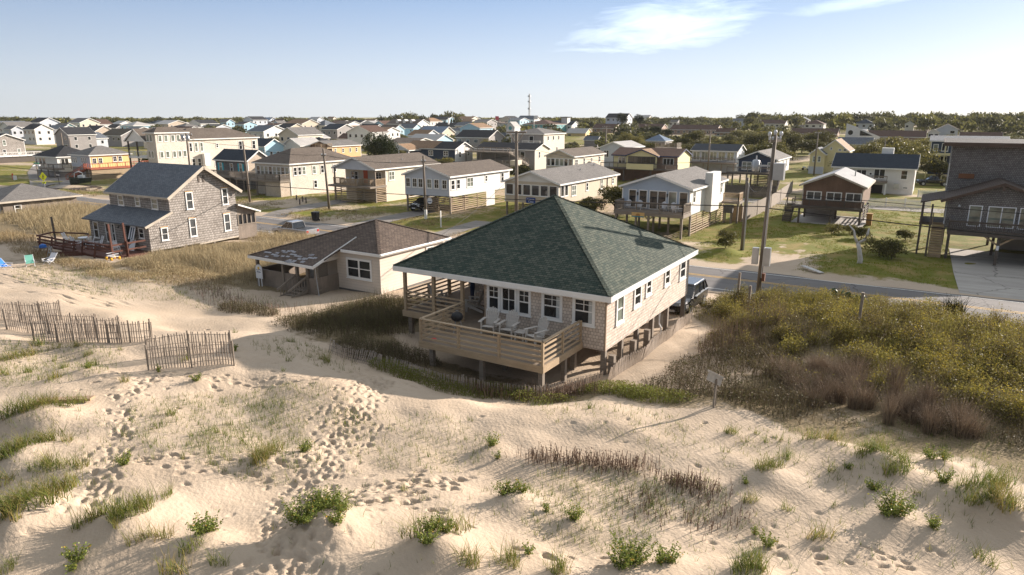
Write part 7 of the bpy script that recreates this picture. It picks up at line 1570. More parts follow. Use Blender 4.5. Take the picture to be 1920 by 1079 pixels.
# small display boat on a dark mulch bed by the red stair
bz = Zg(-134, 66.5)
t = thing('small_boat', 'dark-hulled small boat set on a mulch bed by the side street', 'boat', (-134.4, 66.9, bz+.25), RAD(-60))
MB().loft([[(x, -w_, z1), (x, -w_*.75, .25), (x, 0, 0), (x, w_*.75, .25), (x, w_, z1)] for x, w_, z1 in ((-2.2, 1.0, 1.0), (0, 1.15, 1.05), (1.4, .95, 1.2), (2.3, .45, 1.4), (2.7, .06, 1.5))]).build('hull', plain('dark_hull', (.02, .03, .025), .4, .1), t, local=True)
m = MB(); m.tube([(.2, -.8, 1.0), (.1, -.75, 2.0), (0, 0, 2.25), (.1, .75, 2.0), (.2, .8, 1.0)], .09, 7); m.build('windscreen_frame', WHITE, t, local=True); MB().box(-1.0, -.5, 1.0, -.3, .5, 1.5).build('seat', WHITE, t, local=True)
t = thing('marker_sign', 'thin dark post with a small grey plate near the boat', 'sign', (-135.4, 63.8, 0)); MB().tube([(0, 0, 0), (0, 0, 2.2)], .05, 6).build('post', WD_DARK, t, local=True); MB().box(-.6, -.03, 2.05, .6, .03, 2.25).build('plate', METAL, t, local=True)
mb_ = MB(); pts = [(-129.5+7.5*math.cos(k*.35), 63.2+3.2*math.sin(k*.35)) for k in range(18)]
mb_.poly(*[(x, y, Zg(x, y)+.06) for x, y in pts]); tag(mb_.build('mulch_bed', plain('dark_mulch', (.045, .028, .02), .9, .3, 6)), 'dark mulch island at the street corner', None, kind='structure')
# scooters by the oak and a fire-hydrant-white tent peg left out of reach are small: two pale scooters
for k, (x, y) in enumerate(((-26.0, 176.5), (-24.2, 176.0))):
    t = thing('scooter', ('pale scooter nearer the navy cottage' if k == 0 else 'pale scooter nearer the yellow house'), 'scooter', (x, y, Zg(x, y)), .4*k)
    for s in (-.6, .6): MB().tube([(s, -.06, .28), (s, .06, .28)], .28, 12).build('wheel', RUBBER, t, local=True)
    MB().bar((-.7, 0, .75), (.1, 0, .6), .3, .35).bar((.1, 0, .45), (.55, 0, .45), .3, .12).bar((.6, 0, .3), (.45, 0, 1.1), .3, .12).build('body', PLASTW, t, local=True); MB().bar((.45, -.35, 1.1), (.45, .35, 1.1), .05, .05).build('handlebar', BLACK, t, local=True)
# flags in the far town
for lb, x, y, zt, c in (('striped red flag on a pole before the long tan motel', -222, 345, 12.6, (.55, .1, .12)), ('white flag on a pole right of the long tan motel', -196, 345, 12.8, (.7, .7, .75))):
    t = thing('flagpole', lb, 'flag', (x, y, 3)); MB().tube([(0, 0, 0), (0, 0, zt-3)], .12, 6).build('pole', WHITE, t, local=True); MB().box(0, -.04, zt-5.2, 2.4, .04, zt-3.2).build('flag', plain('flag_cloth_%d' % int(-x), c, .8, .1), t, local=True)
# ---------------------------------------------------------------- plants
RNG = np.random.default_rng(12)
def blades(P, H, bend, wd, rng, adir=None, spread=math.pi, seg=3, taper=.12):
    n = len(P); a = rng.uniform(-math.pi, math.pi, n) if adir is None else adir+rng.normal(0, spread, n)
    H = np.broadcast_to(H, n); B = np.broadcast_to(bend, n); W = np.broadcast_to(wd, n)
    dx, dy = np.cos(a), np.sin(a); fa = a+math.pi/2+rng.normal(0, .6, n); px, py = np.cos(fa), np.sin(fa)
    rows = []
    for k in range(seg+1):
        t = k/seg; off = H*B*t**1.7; z = H*(t-.25*B*t*t); hw = W*.5*(1-(1-taper)*t)
        for s in (-1, 1): rows.append(np.stack([P[:, 0]+dx*off+px*hw*s, P[:, 1]+dy*off+py*hw*s, P[:, 2]+z], -1))
    V = np.stack(rows, 1).reshape(-1, 3); base = np.arange(n)*(2*(seg+1))
    Q = np.concatenate([np.stack([base+2*k, base+2*k+1, base+2*k+3, base+2*k+2], -1) for k in range(seg)], 0)
    return V, Q, np.tile(np.arange(n), seg)
def cards(C, size, rng, flat=0.0, asp=.55):
    n = len(C); d = rng.normal(0, 1, (n, 3)); d[:, 2] *= (1-flat); d /= np.linalg.norm(d, axis=1)[:, None]+1e-9
    e = rng.normal(0, 1, (n, 3)); e -= d*(e*d).sum(1)[:, None]; e /= np.linalg.norm(e, axis=1)[:, None]+1e-9
    s = np.broadcast_to(size, n)[:, None]
    V = np.stack([C-d*s*.5, C+e*s*asp*.5, C+d*s*.5, C-e*s*asp*.5], 1).reshape(-1, 3)
    return V, np.arange(n*4).reshape(n, 4)
class Acc:
    def __init__(s): s.V = []; s.Q = []; s.T = []; s.n = 0
    def add(s, V, Q, T): s.V.append(V); s.Q.append(Q+s.n); s.T.append(T); s.n += len(V)
    def obj(s, name, mat, parent=None): return mesh_np(name, np.concatenate(s.V), np.concatenate(s.Q), mat, np.concatenate(s.T), parent)
def addbl(acc, P, H, bend, wd, tint, rng, **kw):
    V, Q, idx = blades(P, H, bend, wd, rng, **kw); acc.add(V, Q, np.broadcast_to(tint, len(P))[idx])
def ground_pts(x, y): return np.stack([x, y, base_z(x, y)], -1)
M_GRASS = leafmat('beach_grass_blades', [(0, (.29, .22, .08)), (.35, (.215, .215, .06)), (.7, (.14, .18, .04)), (1, (.075, .12, .025))], .5, .35, .4)
M_ELDER = leafmat('fleshy_green_leaves', [(0, (.085, .115, .03)), (.5, (.175, .215, .05)), (.9, (.30, .31, .08)), (1, (.45, .28, .06))], .35, .3)
M_STRAW = leafmat('straw_grass_blades', [(0, (.16, .10, .05)), (.4, (.30, .235, .13)), (.8, (.46, .375, .235)), (1, (.13, .15, .045))], .6, .25)
M_DRY = leafmat('dry_brown_stems', [(0, (.075, .052, .042)), (.5, (.16, .108, .080)), (.9, (.28, .20, .145)), (1, (.12, .13, .04))], .7, .1)
M_GREYDRY = leafmat('grey_violet_dry_stems', [(0, (.11, .08, .058)), (.5, (.29, .22, .155)), (1, (.52, .42, .30))], .7, .1)
M_DUNE = leafmat('dune_shrub_leaves', [(0, (.06, .045, .028)), (.3, (.125, .10, .042)), (.55, (.175, .16, .042)), (.84, (.27, .235, .055)), (.9, (.31, .24, .045)), (1, (.50, .38, .04))], .5, .42)
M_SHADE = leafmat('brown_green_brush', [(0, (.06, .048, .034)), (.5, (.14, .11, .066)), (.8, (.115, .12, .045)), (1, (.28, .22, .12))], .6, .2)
M_LAWN = leafmat('lawn_blades', [(0, (.25, .20, .05)), (.4, (.225, .225, .03)), (1, (.11, .165, .018))], .6, .25)
M_OAK = leafmat('live_oak_leaves', [(0, (.045, .045, .020)), (.35, (.085, .083, .032)), (.7, (.145, .132, .045)), (1, (.27, .235, .06))], .5, .3, .35)
M_PINE = leafmat('dark_cedar_needles', [(0, (.018, .024, .012)), (.6, (.04, .052, .022)), (1, (.10, .095, .04))], .6, .1, .2)
M_WOOD = leafmat('woodland_leaves', [(0, (.045, .047, .027)), (.35, (.082, .082, .038)), (.7, (.125, .12, .046)), (.92, (.18, .175, .055)), (1, (.23, .22, .055))], .6, .3)
M_WEED = leafmat('yellow_green_weeds', [(0, (.16, .12, .05)), (.4, (.17, .17, .045)), (.8, (.20, .23, .05)), (1, (.10, .15, .03))], .5, .35)
BARK = wood('oak_bark', (.10, .08, .06), .3, axis=2)
# ---- sprigs, tufts and leafy plants of the open sand
def tuft_mesh(seed, n, h, r, bend, wd, el0=(.6, 1.5)):
    rng = np.random.default_rng(seed); a = rng.uniform(0, 2*math.pi, n); rr = r*np.sqrt(rng.uniform(0, 1, n))
    el_ = rng.uniform(*el0); P = np.stack([rr*np.cos(a)*el_, rr*np.sin(a)/el_, np.full(n, -.05)], -1); acc = Acc()
    nd = n//3
    V, Q, idx = blades(P, h*rng.uniform(.45, 1.05, n), bend*rng.uniform(.3, 1.4, n), wd, rng, adir=None)
    tint = np.clip(rng.normal(.55, .22, n), 0, 1); tint[:nd] = rng.uniform(0, .35, nd); acc.add(V, Q, tint[idx]); return acc
def elder_mesh(seed, nst, h, r):
    rng = np.random.default_rng(seed); acc = Acc(); C = []; ST = []
    for k in range(nst):
        a = rng.uniform(0, 6.28); rr = r*math.sqrt(rng.uniform(0, 1)); b = np.array([rr*.35*math.cos(a), rr*.35*math.sin(a), 0]); ln = h*rng.uniform(.55, 1.1); lean = rng.uniform(.1, .9)*min(1.2, .55+rr/max(h, .1)*.8); a2 = a+rng.normal(0, .5)
        tip = b+np.array([math.cos(a2)*ln*lean, math.sin(a2)*ln*lean, ln]); m = int(10+ln*34); ST.append((b*.3, tip))
        for j in range(m):
            t_ = (j+.5)/m; C.append(b+(tip-b)*(.12+.9*t_)+rng.normal(0, .028, 3))
    if ST:
        A0 = np.array([q[0] for q in ST]); A1 = np.array([q[1] for q in ST]); o_ = np.array([.006, .004, 0]); nS = len(ST)
        acc.add(np.stack([A0-o_, A0+o_, A1+o_*.5, A1-o_*.5], 1).reshape(-1, 3), np.arange(nS*4).reshape(nS, 4), np.full(nS, .1))
    C = np.array(C); V, Q = cards(C, rng.uniform(.038, .064, len(C)), rng, .3, .6); tint = np.clip(rng.normal(.5, .25, len(C)), 0, .92); tint[rng.uniform(0, 1, len(C)) < .03] = 1.0
    acc.add(V, Q, tint)
    return acc
TUFT_XY = {
 'S': [(-27.9,11.4),(-29.3,15.2),(-18.2,12.0),(-19.9,11.0),(-20.2,10.2),(-21.5,18.8),(-27.3,19.5),(-23.8,19.1),(-21.5,17.7),(-17.4,10.3),(-17.0,12.0),(-18.6,12.7),(-20.9,16.9),(-11.0,12.5),(-4.6,20.8),(-4.0,20.5),(-3.8,21.3),(-3.4,20.9),(-3.0,21.1),(-4.3,19.5),(-2.8,19.8),(-1.3,21.2),(-0.8,21.8),(0.3,21.5),(-1.4,19.5),(-2.1,17.0),(-1.1,17.7),(2.4,21.6),(0.7,19.3),(2.1,22.2),(-9.3,20.6),(-12.4,17.6),(-30.5,13.1),(-33.5,12.2)],
 'M': [(-29.4,11.6),(-29.7,10.9),(-27.3,11.6),(-28.5,12.5),(-30.9,14.2),(-29.6,14.0),(-23.7,8.6),(-21.4,7.9),(-21.5,8.5),(-21.0,9.0),(-20.3,7.0),(-20.1,8.0),(-19.2,8.4),(-17.6,6.1),(-24.3,12.6),(-20.5,11.9),(-15.8,8.8),(-16.2,7.3),(-16.1,7.5),(-15.5,7.5),(-15.6,8.0),(-15.4,7.3),(-16.3,7.0),(-14.5,7.4),(-14.2,7.7),(-13.1,7.7),(-12.2,7.7),(-16.3,5.4),(-12.8,7.1),(-15.5,11.5),(-21.1,19.1),(-20.8,19.1),(-24.5,20.4),(-25.0,15.5),(-7.4,10.5),(-7.5,10.4),(-6.8,11.2),(-6.9,11.0),(-5.8,11.5),(-5.8,11.4),(-4.5,20.9),(-2.6,19.7),(-3.0,18.4),(-2.1,21.6),(-1.6,21.6),(-3.0,16.9),(-0.3,20.7),(0.0,19.7),(-1.2,16.0),(2.3,19.4),(2.8,19.3),(2.1,17.1),(-2.4,13.5),(-2.1,13.7),(2.5,20.7),(-32.6,13.4),(-31.6,13.6),(-28.0,13.4),(-34.3,11.6)],
 'L': [(-31.6,12.1),(-23.7,9.0),(-23.4,9.4),(-23.1,9.8),(-21.4,7.6),(-21.4,8.1),(-19.8,8.0),(-18.0,6.9),(-18.1,7.0),(-17.9,6.1),(-17.7,6.4),(-15.5,7.8),(-15.6,11.8),(-8.6,10.8),(-2.9,18.7),(-0.5,20.7),(0.2,20.2),(2.5,19.4),(2.1,19.4),(-2.3,13.6),(2.2,20.3)],
 'PS': [(-24.7,14.1),(-15.0,6.1),(-24.8,17.6),(-10.0,15.6),(-6.7,11.7),(-7.3,13.7),(-3.3,17.7),(-1.0,19.7),(-2.6,15.6),(-4.0,12.8)],
 'PM': [(-27.2,12.8),(-22.6,14.3),(-18.2,9.1),(-13.4,8.2),(-13.4,8.4),(-15.2,6.3),(-15.0,12.7),(-11.3,9.4),(-11.4,9.9),(-10.6,9.7),(-10.6,16.2),(-8.5,13.5),(-8.4,13.7),(-8.2,13.9),(-8.6,10.6),(-8.4,10.2),(-8.3,10.7),(-4.7,12.2),(-6.6,13.8),(1.0,21.6),(1.3,21.7),(1.3,20.1),(-0.3,18.9),(0.1,17.7),(1.1,17.8),(-2.2,15.1),(-3.9,13.0)],
 'PL': [(-11.6,9.5),(-11.4,10.1),(-11.0,10.2),(-4.6,12.6),(0.3,17.9)]}
for k_, hh, hr in (('M', .07, .5), ('L', .20, .9), ('PM', .12, .6), ('PL', .14, .9)):
    for x, y in TUFT_XY[k_]: HUMMOCK.append((x+.15, y-.1, hh, hr))
FP = []
_r = random.Random(5)
def trail(pts, wid, n, size=.15, deep=.06):
    seg = [(a, b, math.hypot(b[0]-a[0], b[1]-a[1])) for a, b in zip(pts[:-1], pts[1:])]; tot = sum(s[2] for s in seg)
    for k in range(n):
        d = _r.uniform(0, tot)
        for a, b, L in seg:
            if d <= L: break
            d -= L
        u = d/L; x, y = a[0]+(b[0]-a[0])*u, a[1]+(b[1]-a[1])*u; nx, ny = -(b[1]-a[1])/L, (b[0]-a[0])/L; o = _r.gauss(0, wid)
        yaw = math.atan2(b[1]-a[1], b[0]-a[0])+_r.gauss(0, .35); sc = _r.uniform(.75, 1.25)
        FP.append((x+nx*o, y+ny*o, yaw, size*sc, size*.46*sc, deep*_r.uniform(.5, 1.3)))
trail([(-10.0,7.6),(-10.6,8.55),(-12.0,9.4),(-13.0,10.7),(-14.1,12.4),(-15.4,14.5),(-16.2,16.0),(-17.0,17.6),(-17.6,18.9)], .50, 600, .135, .055); trail([(-17.2,18),(-19,20),(-22,21),(-26,22)], .8, 150)
trail([(-12.1,11.3),(-11.6,12.4),(-10.9,13.3),(-10.0,13.4)], .42, 110); trail([(-12.6,10.2),(-11.2,11.4),(-10.4,12.2)], .35, 60); trail([(-16.9,7.2),(-17.7,8.2),(-19.2,9.3),(-21.0,10.6),(-23.4,12.2),(-24.4,14.0)], .28, 130); trail([(-18.5,9.6),(-16.6,10.6),(-14.2,12.2)], .3, 60)
trail([(-26,12.5),(-23.5,14.2),(-20.5,16.0),(-18,18)], .4, 90); trail([(-10.4,12.0),(-8.8,11.7),(-6.2,11.9),(-4.4,12.6)], .18, 22, .15, .08); trail([(-2.6,14.8),(-1.9,14.9),(-.8,15.6),(.6,16.2)], .2, 18, .13, .07); trail([(-50,21),(-53,24),(-57,25),(-62,26)], 1.6, 160, .3, .09); trail([(-40,20),(-46,22),(-50,23)], 1.2, 80, .28, .08)
for k in range(150): FP.append((_r.uniform(-34, 4), _r.uniform(6, 22), _r.uniform(0, 3.1), .12, .08, _r.uniform(.02, .06)))
make_ground(FP)
PROTO = {'S': [tuft_mesh(i+1, 26, .42, .10, .55, .016).obj('proto', M_GRASS) for i in range(4)], 'M': [tuft_mesh(i+20, 75, .55, .22, .6, .017).obj('proto', M_GRASS) for i in range(5)], 'L': [tuft_mesh(i+40, 230, .62, .46, .75, .018, (1.3, 1.9)).obj('proto', M_GRASS) for i in range(5)],
 'PS': [elder_mesh(i+60, 9, .26, .10).obj('proto', M_ELDER) for i in range(3)], 'PM': [elder_mesh(i+70, 24, .34, .24).obj('proto', M_ELDER) for i in range(4)], 'PL': [elder_mesh(i+80, 60, .52, .50).obj('proto', M_ELDER) for i in range(3)]}
LBL = {'S': ('beach_grass', 'small thin tuft of beach grass on open sand', 'grass tuft', 'small beach grass tufts'), 'M': ('beach_grass', 'medium green tuft of beach grass casting a long shadow on sand', 'grass tuft', 'medium beach grass tufts'), 'L': ('beach_grass', 'large dense clump of beach grass on a sand hummock', 'grass clump', 'large beach grass clumps'),
 'PS': ('dune_plant', 'tiny bright leafy sprig on the sand', 'plant', 'tiny leafy dune sprigs'), 'PM': ('dune_plant', 'bright green leafy dune plant on the sand', 'plant', 'leafy dune plants'), 'PL': ('dune_plant', 'big bright green leafy dune bush on the sand', 'plant', 'big leafy dune bushes')}
_r = random.Random(9)
for k_, lst in TUFT_XY.items():
    nm, lb, ct, gp = LBL[k_]
    for i, (x, y) in enumerate(lst):
        src = PROTO[k_][i % len(PROTO[k_])]
        o = src.copy(); COL.objects.link(o); o.name = nm; o.location = (x, y, Zg(x, y)-.02); o.rotation_euler = (0, 0, _r.uniform(.7, 1.7) if k_ == 'L' else _r.uniform(0, 6.28)); s = _r.uniform(.8, 1.15); o.scale = (s*_r.uniform(.9, 1.25), s, s*_r.uniform(.85, 1.1)); tag(o, lb, ct, gp, 'thing')
for l in PROTO.values():
    for o in l: bpy.data.objects.remove(o)
def scatter(n, cx, cy, rx, ry, rng, power=.5):
    a = rng.uniform(0, 2*math.pi, n); r = rng.uniform(0, 1, n)**power; return cx+rx*r*np.cos(a), cy+ry*r*np.sin(a)
# sparse sprigs as ground cover
acc = Acc(); rng = RNG
for cx, cy, rx, ry, n in ((-13,15.3,2.6,2,420),(-19,12.5,3.2,2.4,900),(-16.5,12,2.4,1.6,500),(-17.8,15,2.6,1.4,350),(-6.6,14.8,2.0,2.2,700),(-4.6,16.4,1.2,1.2,260),(-8,20,3.5,1.6,260),(-30,12.5,4,2.5,700),(-33,11,5,2,500),(0,21,4.5,2.2,420),(-22.5,19.5,3,1.6,240),(-2,17,5,4,320),(-48,24,9,3.5,1500),(-37,26,5,2.5,500),(1.5,24,3,1.5,300),(-20.5,9,3,2,260),(-9,12,5,4,160)):
    x, y = scatter(n, cx, cy, rx, ry, rng); k = rng.integers(2, 5)
    x = np.repeat(x, 3)+rng.normal(0, .035, n*3); y = np.repeat(y, 3)+rng.normal(0, .035, n*3); P = ground_pts(x, y)
    for i, (hx, hy, hh, hr) in enumerate(HUMMOCK): P[:, 2] += hh*np.exp(-((x-hx)**2+(y-hy)**2)/(hr*hr))
    P[:, 2] -= .03; addbl(acc, P, rng.uniform(.10, .30, n*3), rng.uniform(.1, .8, n*3), .014, rng.uniform(0, 1, n*3), rng)
tag(acc.obj('sparse_grass', M_GRASS), 'sparse single blades of grass dotted over the sand', None, kind='stuff')
# brown stub patches
def stubs(label, pts, n, h, r=(.55, .3)):
    acc = Acc(); rng = RNG; c = np.array(pts)[rng.integers(0, len(pts), n)]; x = c[:, 0]+rng.normal(0, r[0], n); y = c[:, 1]+rng.normal(0, r[1], n); P = ground_pts(x, y); P[:, 2] -= .05
    addbl(acc, P, h*rng.uniform(.5, 1.15, n), rng.uniform(0, .3, n), .02, np.clip(rng.normal(.55, .2, n), 0, .93), rng, seg=2, taper=.7)
    m = n; V, Q = cards(P[rng.integers(0, n, m)]+np.stack([rng.normal(0, .04, m), rng.normal(0, .04, m), rng.uniform(.1, h*.9, m)], -1), rng.uniform(.04, .07, m), rng); acc.add(V, Q, np.clip(rng.normal(.6, .2, m), 0, 1))
    o = acc.obj('dry_stubble', M_DRY); tag(o, label, None, None, 'stuff')
stubs('long row of brown dry stems across the middle of the sand', [(-8.9,16.1),(-8.4,16.4),(-7.9,16.6),(-7.3,16.9),(-6.8,17.1),(-6.3,17.4)], 520, .42, (.3, .2)); stubs('low brown dry stem patch right of the long row', [(-5.0,17.0),(-4.7,16.9),(-4.3,17.0)], 260, .40, (.35, .25)); stubs('scattered brown stems below the right dry patch', [(-3.7,15.8),(-3.8,15.5),(-3.5,16.3),(-5.0,15.3),(-5.6,15.8)], 240, .34, (.5, .4))
stubs('reddish dry stems along the lath fence below the deck corner', [(-13.5,21.9),(-12.5,22.3),(-11.5,22.8),(-10.8,23.2),(-14.5,21.4)], 900, .55, (.5, .35)); stubs('thin dry stems before the brown-roofed cottage', [(-38,26),(-36,25.5),(-34,25.2),(-32,25.5)], 400, .5, (.9, .6))
# ---- thick cover
def cover(name, label, blobs, nleaf, nbl, hgt, mat, rng, leaf=(.06, .11), bl=(.4, .8), bw=.02, tl=(.5, .22), tb=(.4, .2), flower=0.0, adir=None, spread=.5, bend=(.1, .5), hill=.6, kind='stuff', cat=None, excl=None, patch=.25):
    acc = Acc(); W_ = np.array([b[2]*b[3] for b in blobs]); W_ = W_/W_.sum()
    def pick(n):
        X, Y, D = [], [], []
        for (cx, cy, rx, ry), w_ in zip(blobs, W_):
            m = int(n*w_); x, y = scatter(m, cx, cy, rx*1.08, ry*1.08, rng); X.append(x); Y.append(y); D.append(np.clip(1-((x-cx)/rx)**2-((y-cy)/ry)**2, 0, 1))
        x, y, d = np.concatenate(X), np.concatenate(Y), np.concatenate(D)
        k = fbm(x/1.1, y/1.1, 77, 3)+.55*d**.5 > .02+.25*rng.uniform(-1, 1, len(x))
        if excl is not None: k &= ~excl(x, y)
        return x[k], y[k], d[k]
    def top(x, y, d): return hgt*np.clip(.45+.8*np.sqrt(d)+hill*fbm(x/1.6, y/1.6, 33, 3), .15, 2)
    if nleaf:
        x, y, d = pick(nleaf); P = ground_pts(x, y); h = top(x, y, d); u = rng.uniform(0, 1, len(x))**.55; P[:, 2] += h*u
        t_ = np.clip(rng.normal(tl[0], tl[1], len(x))+patch*fbm(x/.9, y/.9, 55, 3)+.6*(patch-.25)*fbm(x/3.5, y/3.5, 56, 2), 0, .84)
        if flower:
            f = (rng.uniform(0, 1, len(x)) < flower*np.clip(.3+2.2*fbm(x/2.2, y/2.2, 88, 3)+.5, 0, 2)*sstep(28, 33, y)) & (u > .72); t_[f] = rng.uniform(.9, 1, f.sum())
        V, Q = cards(P, rng.uniform(*leaf, len(x))*np.where(t_ > .88, .6, 1.0), rng); acc.add(V, Q, t_)
    if nbl:
        x, y, d = pick(nbl); P = ground_pts(x, y); P[:, 2] -= .05; h = top(x, y, d)/hgt
        addbl(acc, P, rng.uniform(*bl, len(x))*np.clip(h, .4, 1.5), rng.uniform(*bend, len(x)), bw, np.clip(rng.normal(tb[0], tb[1], len(x)), 0, .84), rng, adir=adir, spread=spread)
    o = acc.obj(name, mat); return tag(o, label, cat, kind=kind)
pathx = lambda x, y: (x < -8.9+.03*(y-30)) & (y < 38) | (y > 47.6) | ((np.abs(x+8.55) < .4) & (np.abs(y-44.05) < .5))
cover('dune_undergrowth', 'thick olive dune scrub with yellow flowers beside the road', [(-2,38,10.5,9),(5,38,9,9),(-5,42,6,5),(3,31,8,5),(11,36,8,10),(12,30,7,6)], 80000, 26000, .6, M_DUNE, RNG, leaf=(.045, .105), bl=(.4, 1.05), tl=(.46, .22), tb=(.3,.2), flower=.42, patch=.85, hill=1.3, excl=pathx)
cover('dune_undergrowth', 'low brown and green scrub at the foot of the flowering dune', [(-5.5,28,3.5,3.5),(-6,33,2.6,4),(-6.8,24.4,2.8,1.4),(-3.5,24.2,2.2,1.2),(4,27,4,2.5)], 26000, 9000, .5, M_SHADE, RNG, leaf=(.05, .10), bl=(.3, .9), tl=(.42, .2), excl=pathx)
def clumps(name, label, region, ncl, mat, rng, rr=(.45, 1.0), hh=(.6, 1.25), nleaf=900, leaf=(.045, .1), flower=.4, stems=60, kind='stuff', cat=None, excl=None, smat=None):
    """separate rounded bush crowns that grow into each other, each with its own tone, stems and dark gaps"""
    acc = Acc(); made = 0; tries = 0
    while made < ncl and tries < ncl*20:
        tries += 1; cx, cy, rx, ry = region[rng.integers(0, len(region))]; x, y = scatter(1, cx, cy, rx, ry, rng); x, y = float(x[0]), float(y[0])
        if excl is not None and bool(excl(np.array([x]), np.array([y]))[0]): continue
        made += 1; r = rng.uniform(*rr); h = rng.uniform(*hh); z = float(base_z(np.array([x]), np.array([y]))[0]); m = int(nleaf*r*r/.5)
        d = rng.normal(0, 1, (m, 3)); d /= np.linalg.norm(d, axis=1)[:, None]; d[:, 2] = np.abs(d[:, 2]); q = rng.uniform(.25, 1, m)**.45; lump = 1+.45*fbm(np.arctan2(d[:, 1], d[:, 0])*1.3+made, d[:, 2]*2, made, 2)
        P = np.stack([x+d[:, 0]*q*lump*r, y+d[:, 1]*q*lump*r, z+d[:, 2]*q*lump*h], -1); off = rng.normal(0, .12)
        t_ = np.clip(rng.normal(.5+off, .13, m), 0, .84)
        if flower:
            f = (rng.uniform(0, 1, m) < flower*max(0., rng.normal(.5, .5))) & (d[:, 2]*q > .45); t_[f] = rng.uniform(.88, 1, f.sum())
        V, Q = cards(P, rng.uniform(*leaf, m)*np.where(t_ > .86, .65, 1.), rng); acc.add(V, Q, t_)
        if stems:
            a = rng.uniform(0, 6.28, stems); b0 = rng.uniform(0, .35*r, stems); B = np.stack([x+b0*np.cos(a), y+b0*np.sin(a), np.full(stems, z-.05)], -1); V, Q, idx = blades(B, h*rng.uniform(.6, 1.25, stems), rng.uniform(.15, .8, stems)*r/h, .016, rng, adir=a, spread=.25); acc.add(V, Q, np.clip(rng.normal(.3+off, .15, stems), 0, .84)[idx])
    o = acc.obj(name, mat); return tag(o, label, cat, kind=kind)
clumps('dune_undergrowth', 'golden-green flowering bushes grown together on the dune beside the road', [(-2,38.5,10,8),(5,39,9,8),(-5,42.5,6,4.5),(4,32,8,5),(11,36,8,9)], 300, M_DUNE, RNG, excl=pathx)
clumps('dry_shrub', 'big grey-brown dry shrub mass on the right of the dune', [(-1.2,27.0,2.9,2.1),(.6,25.9,2.1,1.5),(-2.5,28.6,2.4,2.0)], 60, M_GREYDRY, RNG, rr=(.45, .95), hh=(.6, 1.15), nleaf=130, leaf=(.03, .05), flower=0, stems=200, kind=None, cat='shrub')
cover('fence_weeds', 'green weeds along the lath fence below the house corner', [(-9.5,23.4,1.8,.9),(-8.0,23.2,1.6,.8),(-17,21.0,3,.7),(-13,21.9,2.4,.7)], 12000, 5000, .38, M_WEED, RNG, leaf=(.05, .09), bl=(.2, .5), tl=(.5, .2))
M_REED = M_STRAW
cover('dry_reeds', 'tall brown reeds between the house path and the flowering dune', [(-7.2,32.5,1.7,3.2),(-6.8,36,1.6,2.4)], 900, 700, .8, M_DRY, RNG, leaf=(.04, .07), bl=(.9, 1.7), bw=.018, tb=(.65, .18), bend=(.05, .25))
cover('straw_grass', 'tall straw-coloured grass between the two weathered houses', [(-46,36.5,8.5,6.5),(-50,32,5,4),(-41,34,3.5,4.5),(-53.5,44.5,6,2.5),(-42,40.5,6,4)], 9000, 40000, .5, M_STRAW, RNG, leaf=(.06, .12), bl=(.45, .95), bw=.028, tl=(.75, .3), tb=(.55, .2), adir=2.6, spread=.7, bend=(.15, .7), excl=lambda x, y: (x < -55.8) & (y > 32) & (y < 44) | (x > -39.9) & (y > 29.8))
cover('straw_grass', 'green and brown brush on the sand below the straw grass', [(-49,29,4.5,1.8),(-43,27.5,4,2.2),(-55.5,26.8,4,1.2),(-47.5,25.2,4,1.1)], 15000, 9000, .35, M_STRAW, RNG, leaf=(.05, .1), bl=(.25, .55), bw=.022, tl=(.7, .3), tb=(.4, .3))
cover('straw_grass', 'tall straw-coloured grass field left of the two-storey shingled house', [(-86,40.5,13,6.5),(-75,37,8,4.5),(-72,45,7,3),(-82,47,12,2)], 5000, 36000, .6, M_STRAW, RNG, leaf=(.07, .14), bl=(.55, 1.15), bw=.04, tb=(.55, .2), adir=2.6, spread=.7, bend=(.2, .7), excl=lambda x, y: (x < -91.5) & (y > 36) | (x > -66.2) & (y > 32))
cover('straw_grass', 'short dry grass tufts in front of the red deck', [(-61,27.2,3,1.0),(-65,27.6,3.5,.9),(-73,29.5,6,2)], 1500, 5000, .35, M_STRAW, RNG, bl=(.3, .7), bw=.025, tb=(.4, .2))
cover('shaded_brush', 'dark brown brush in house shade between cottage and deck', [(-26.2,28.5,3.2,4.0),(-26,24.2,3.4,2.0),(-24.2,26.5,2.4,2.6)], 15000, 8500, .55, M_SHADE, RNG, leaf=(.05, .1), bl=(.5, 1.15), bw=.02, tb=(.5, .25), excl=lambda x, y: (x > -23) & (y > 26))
cover('shaded_brush', 'low brush along the collapsed lath fence left of the deck', [(-21,22.1,2.2,1.0),(-19.5,23.0,1.6,.8),(-33,24.5,2.5,.8)], 7000, 3500, .4, M_SHADE, RNG, leaf=(.04, .08), bl=(.3, .7), bw=.018)
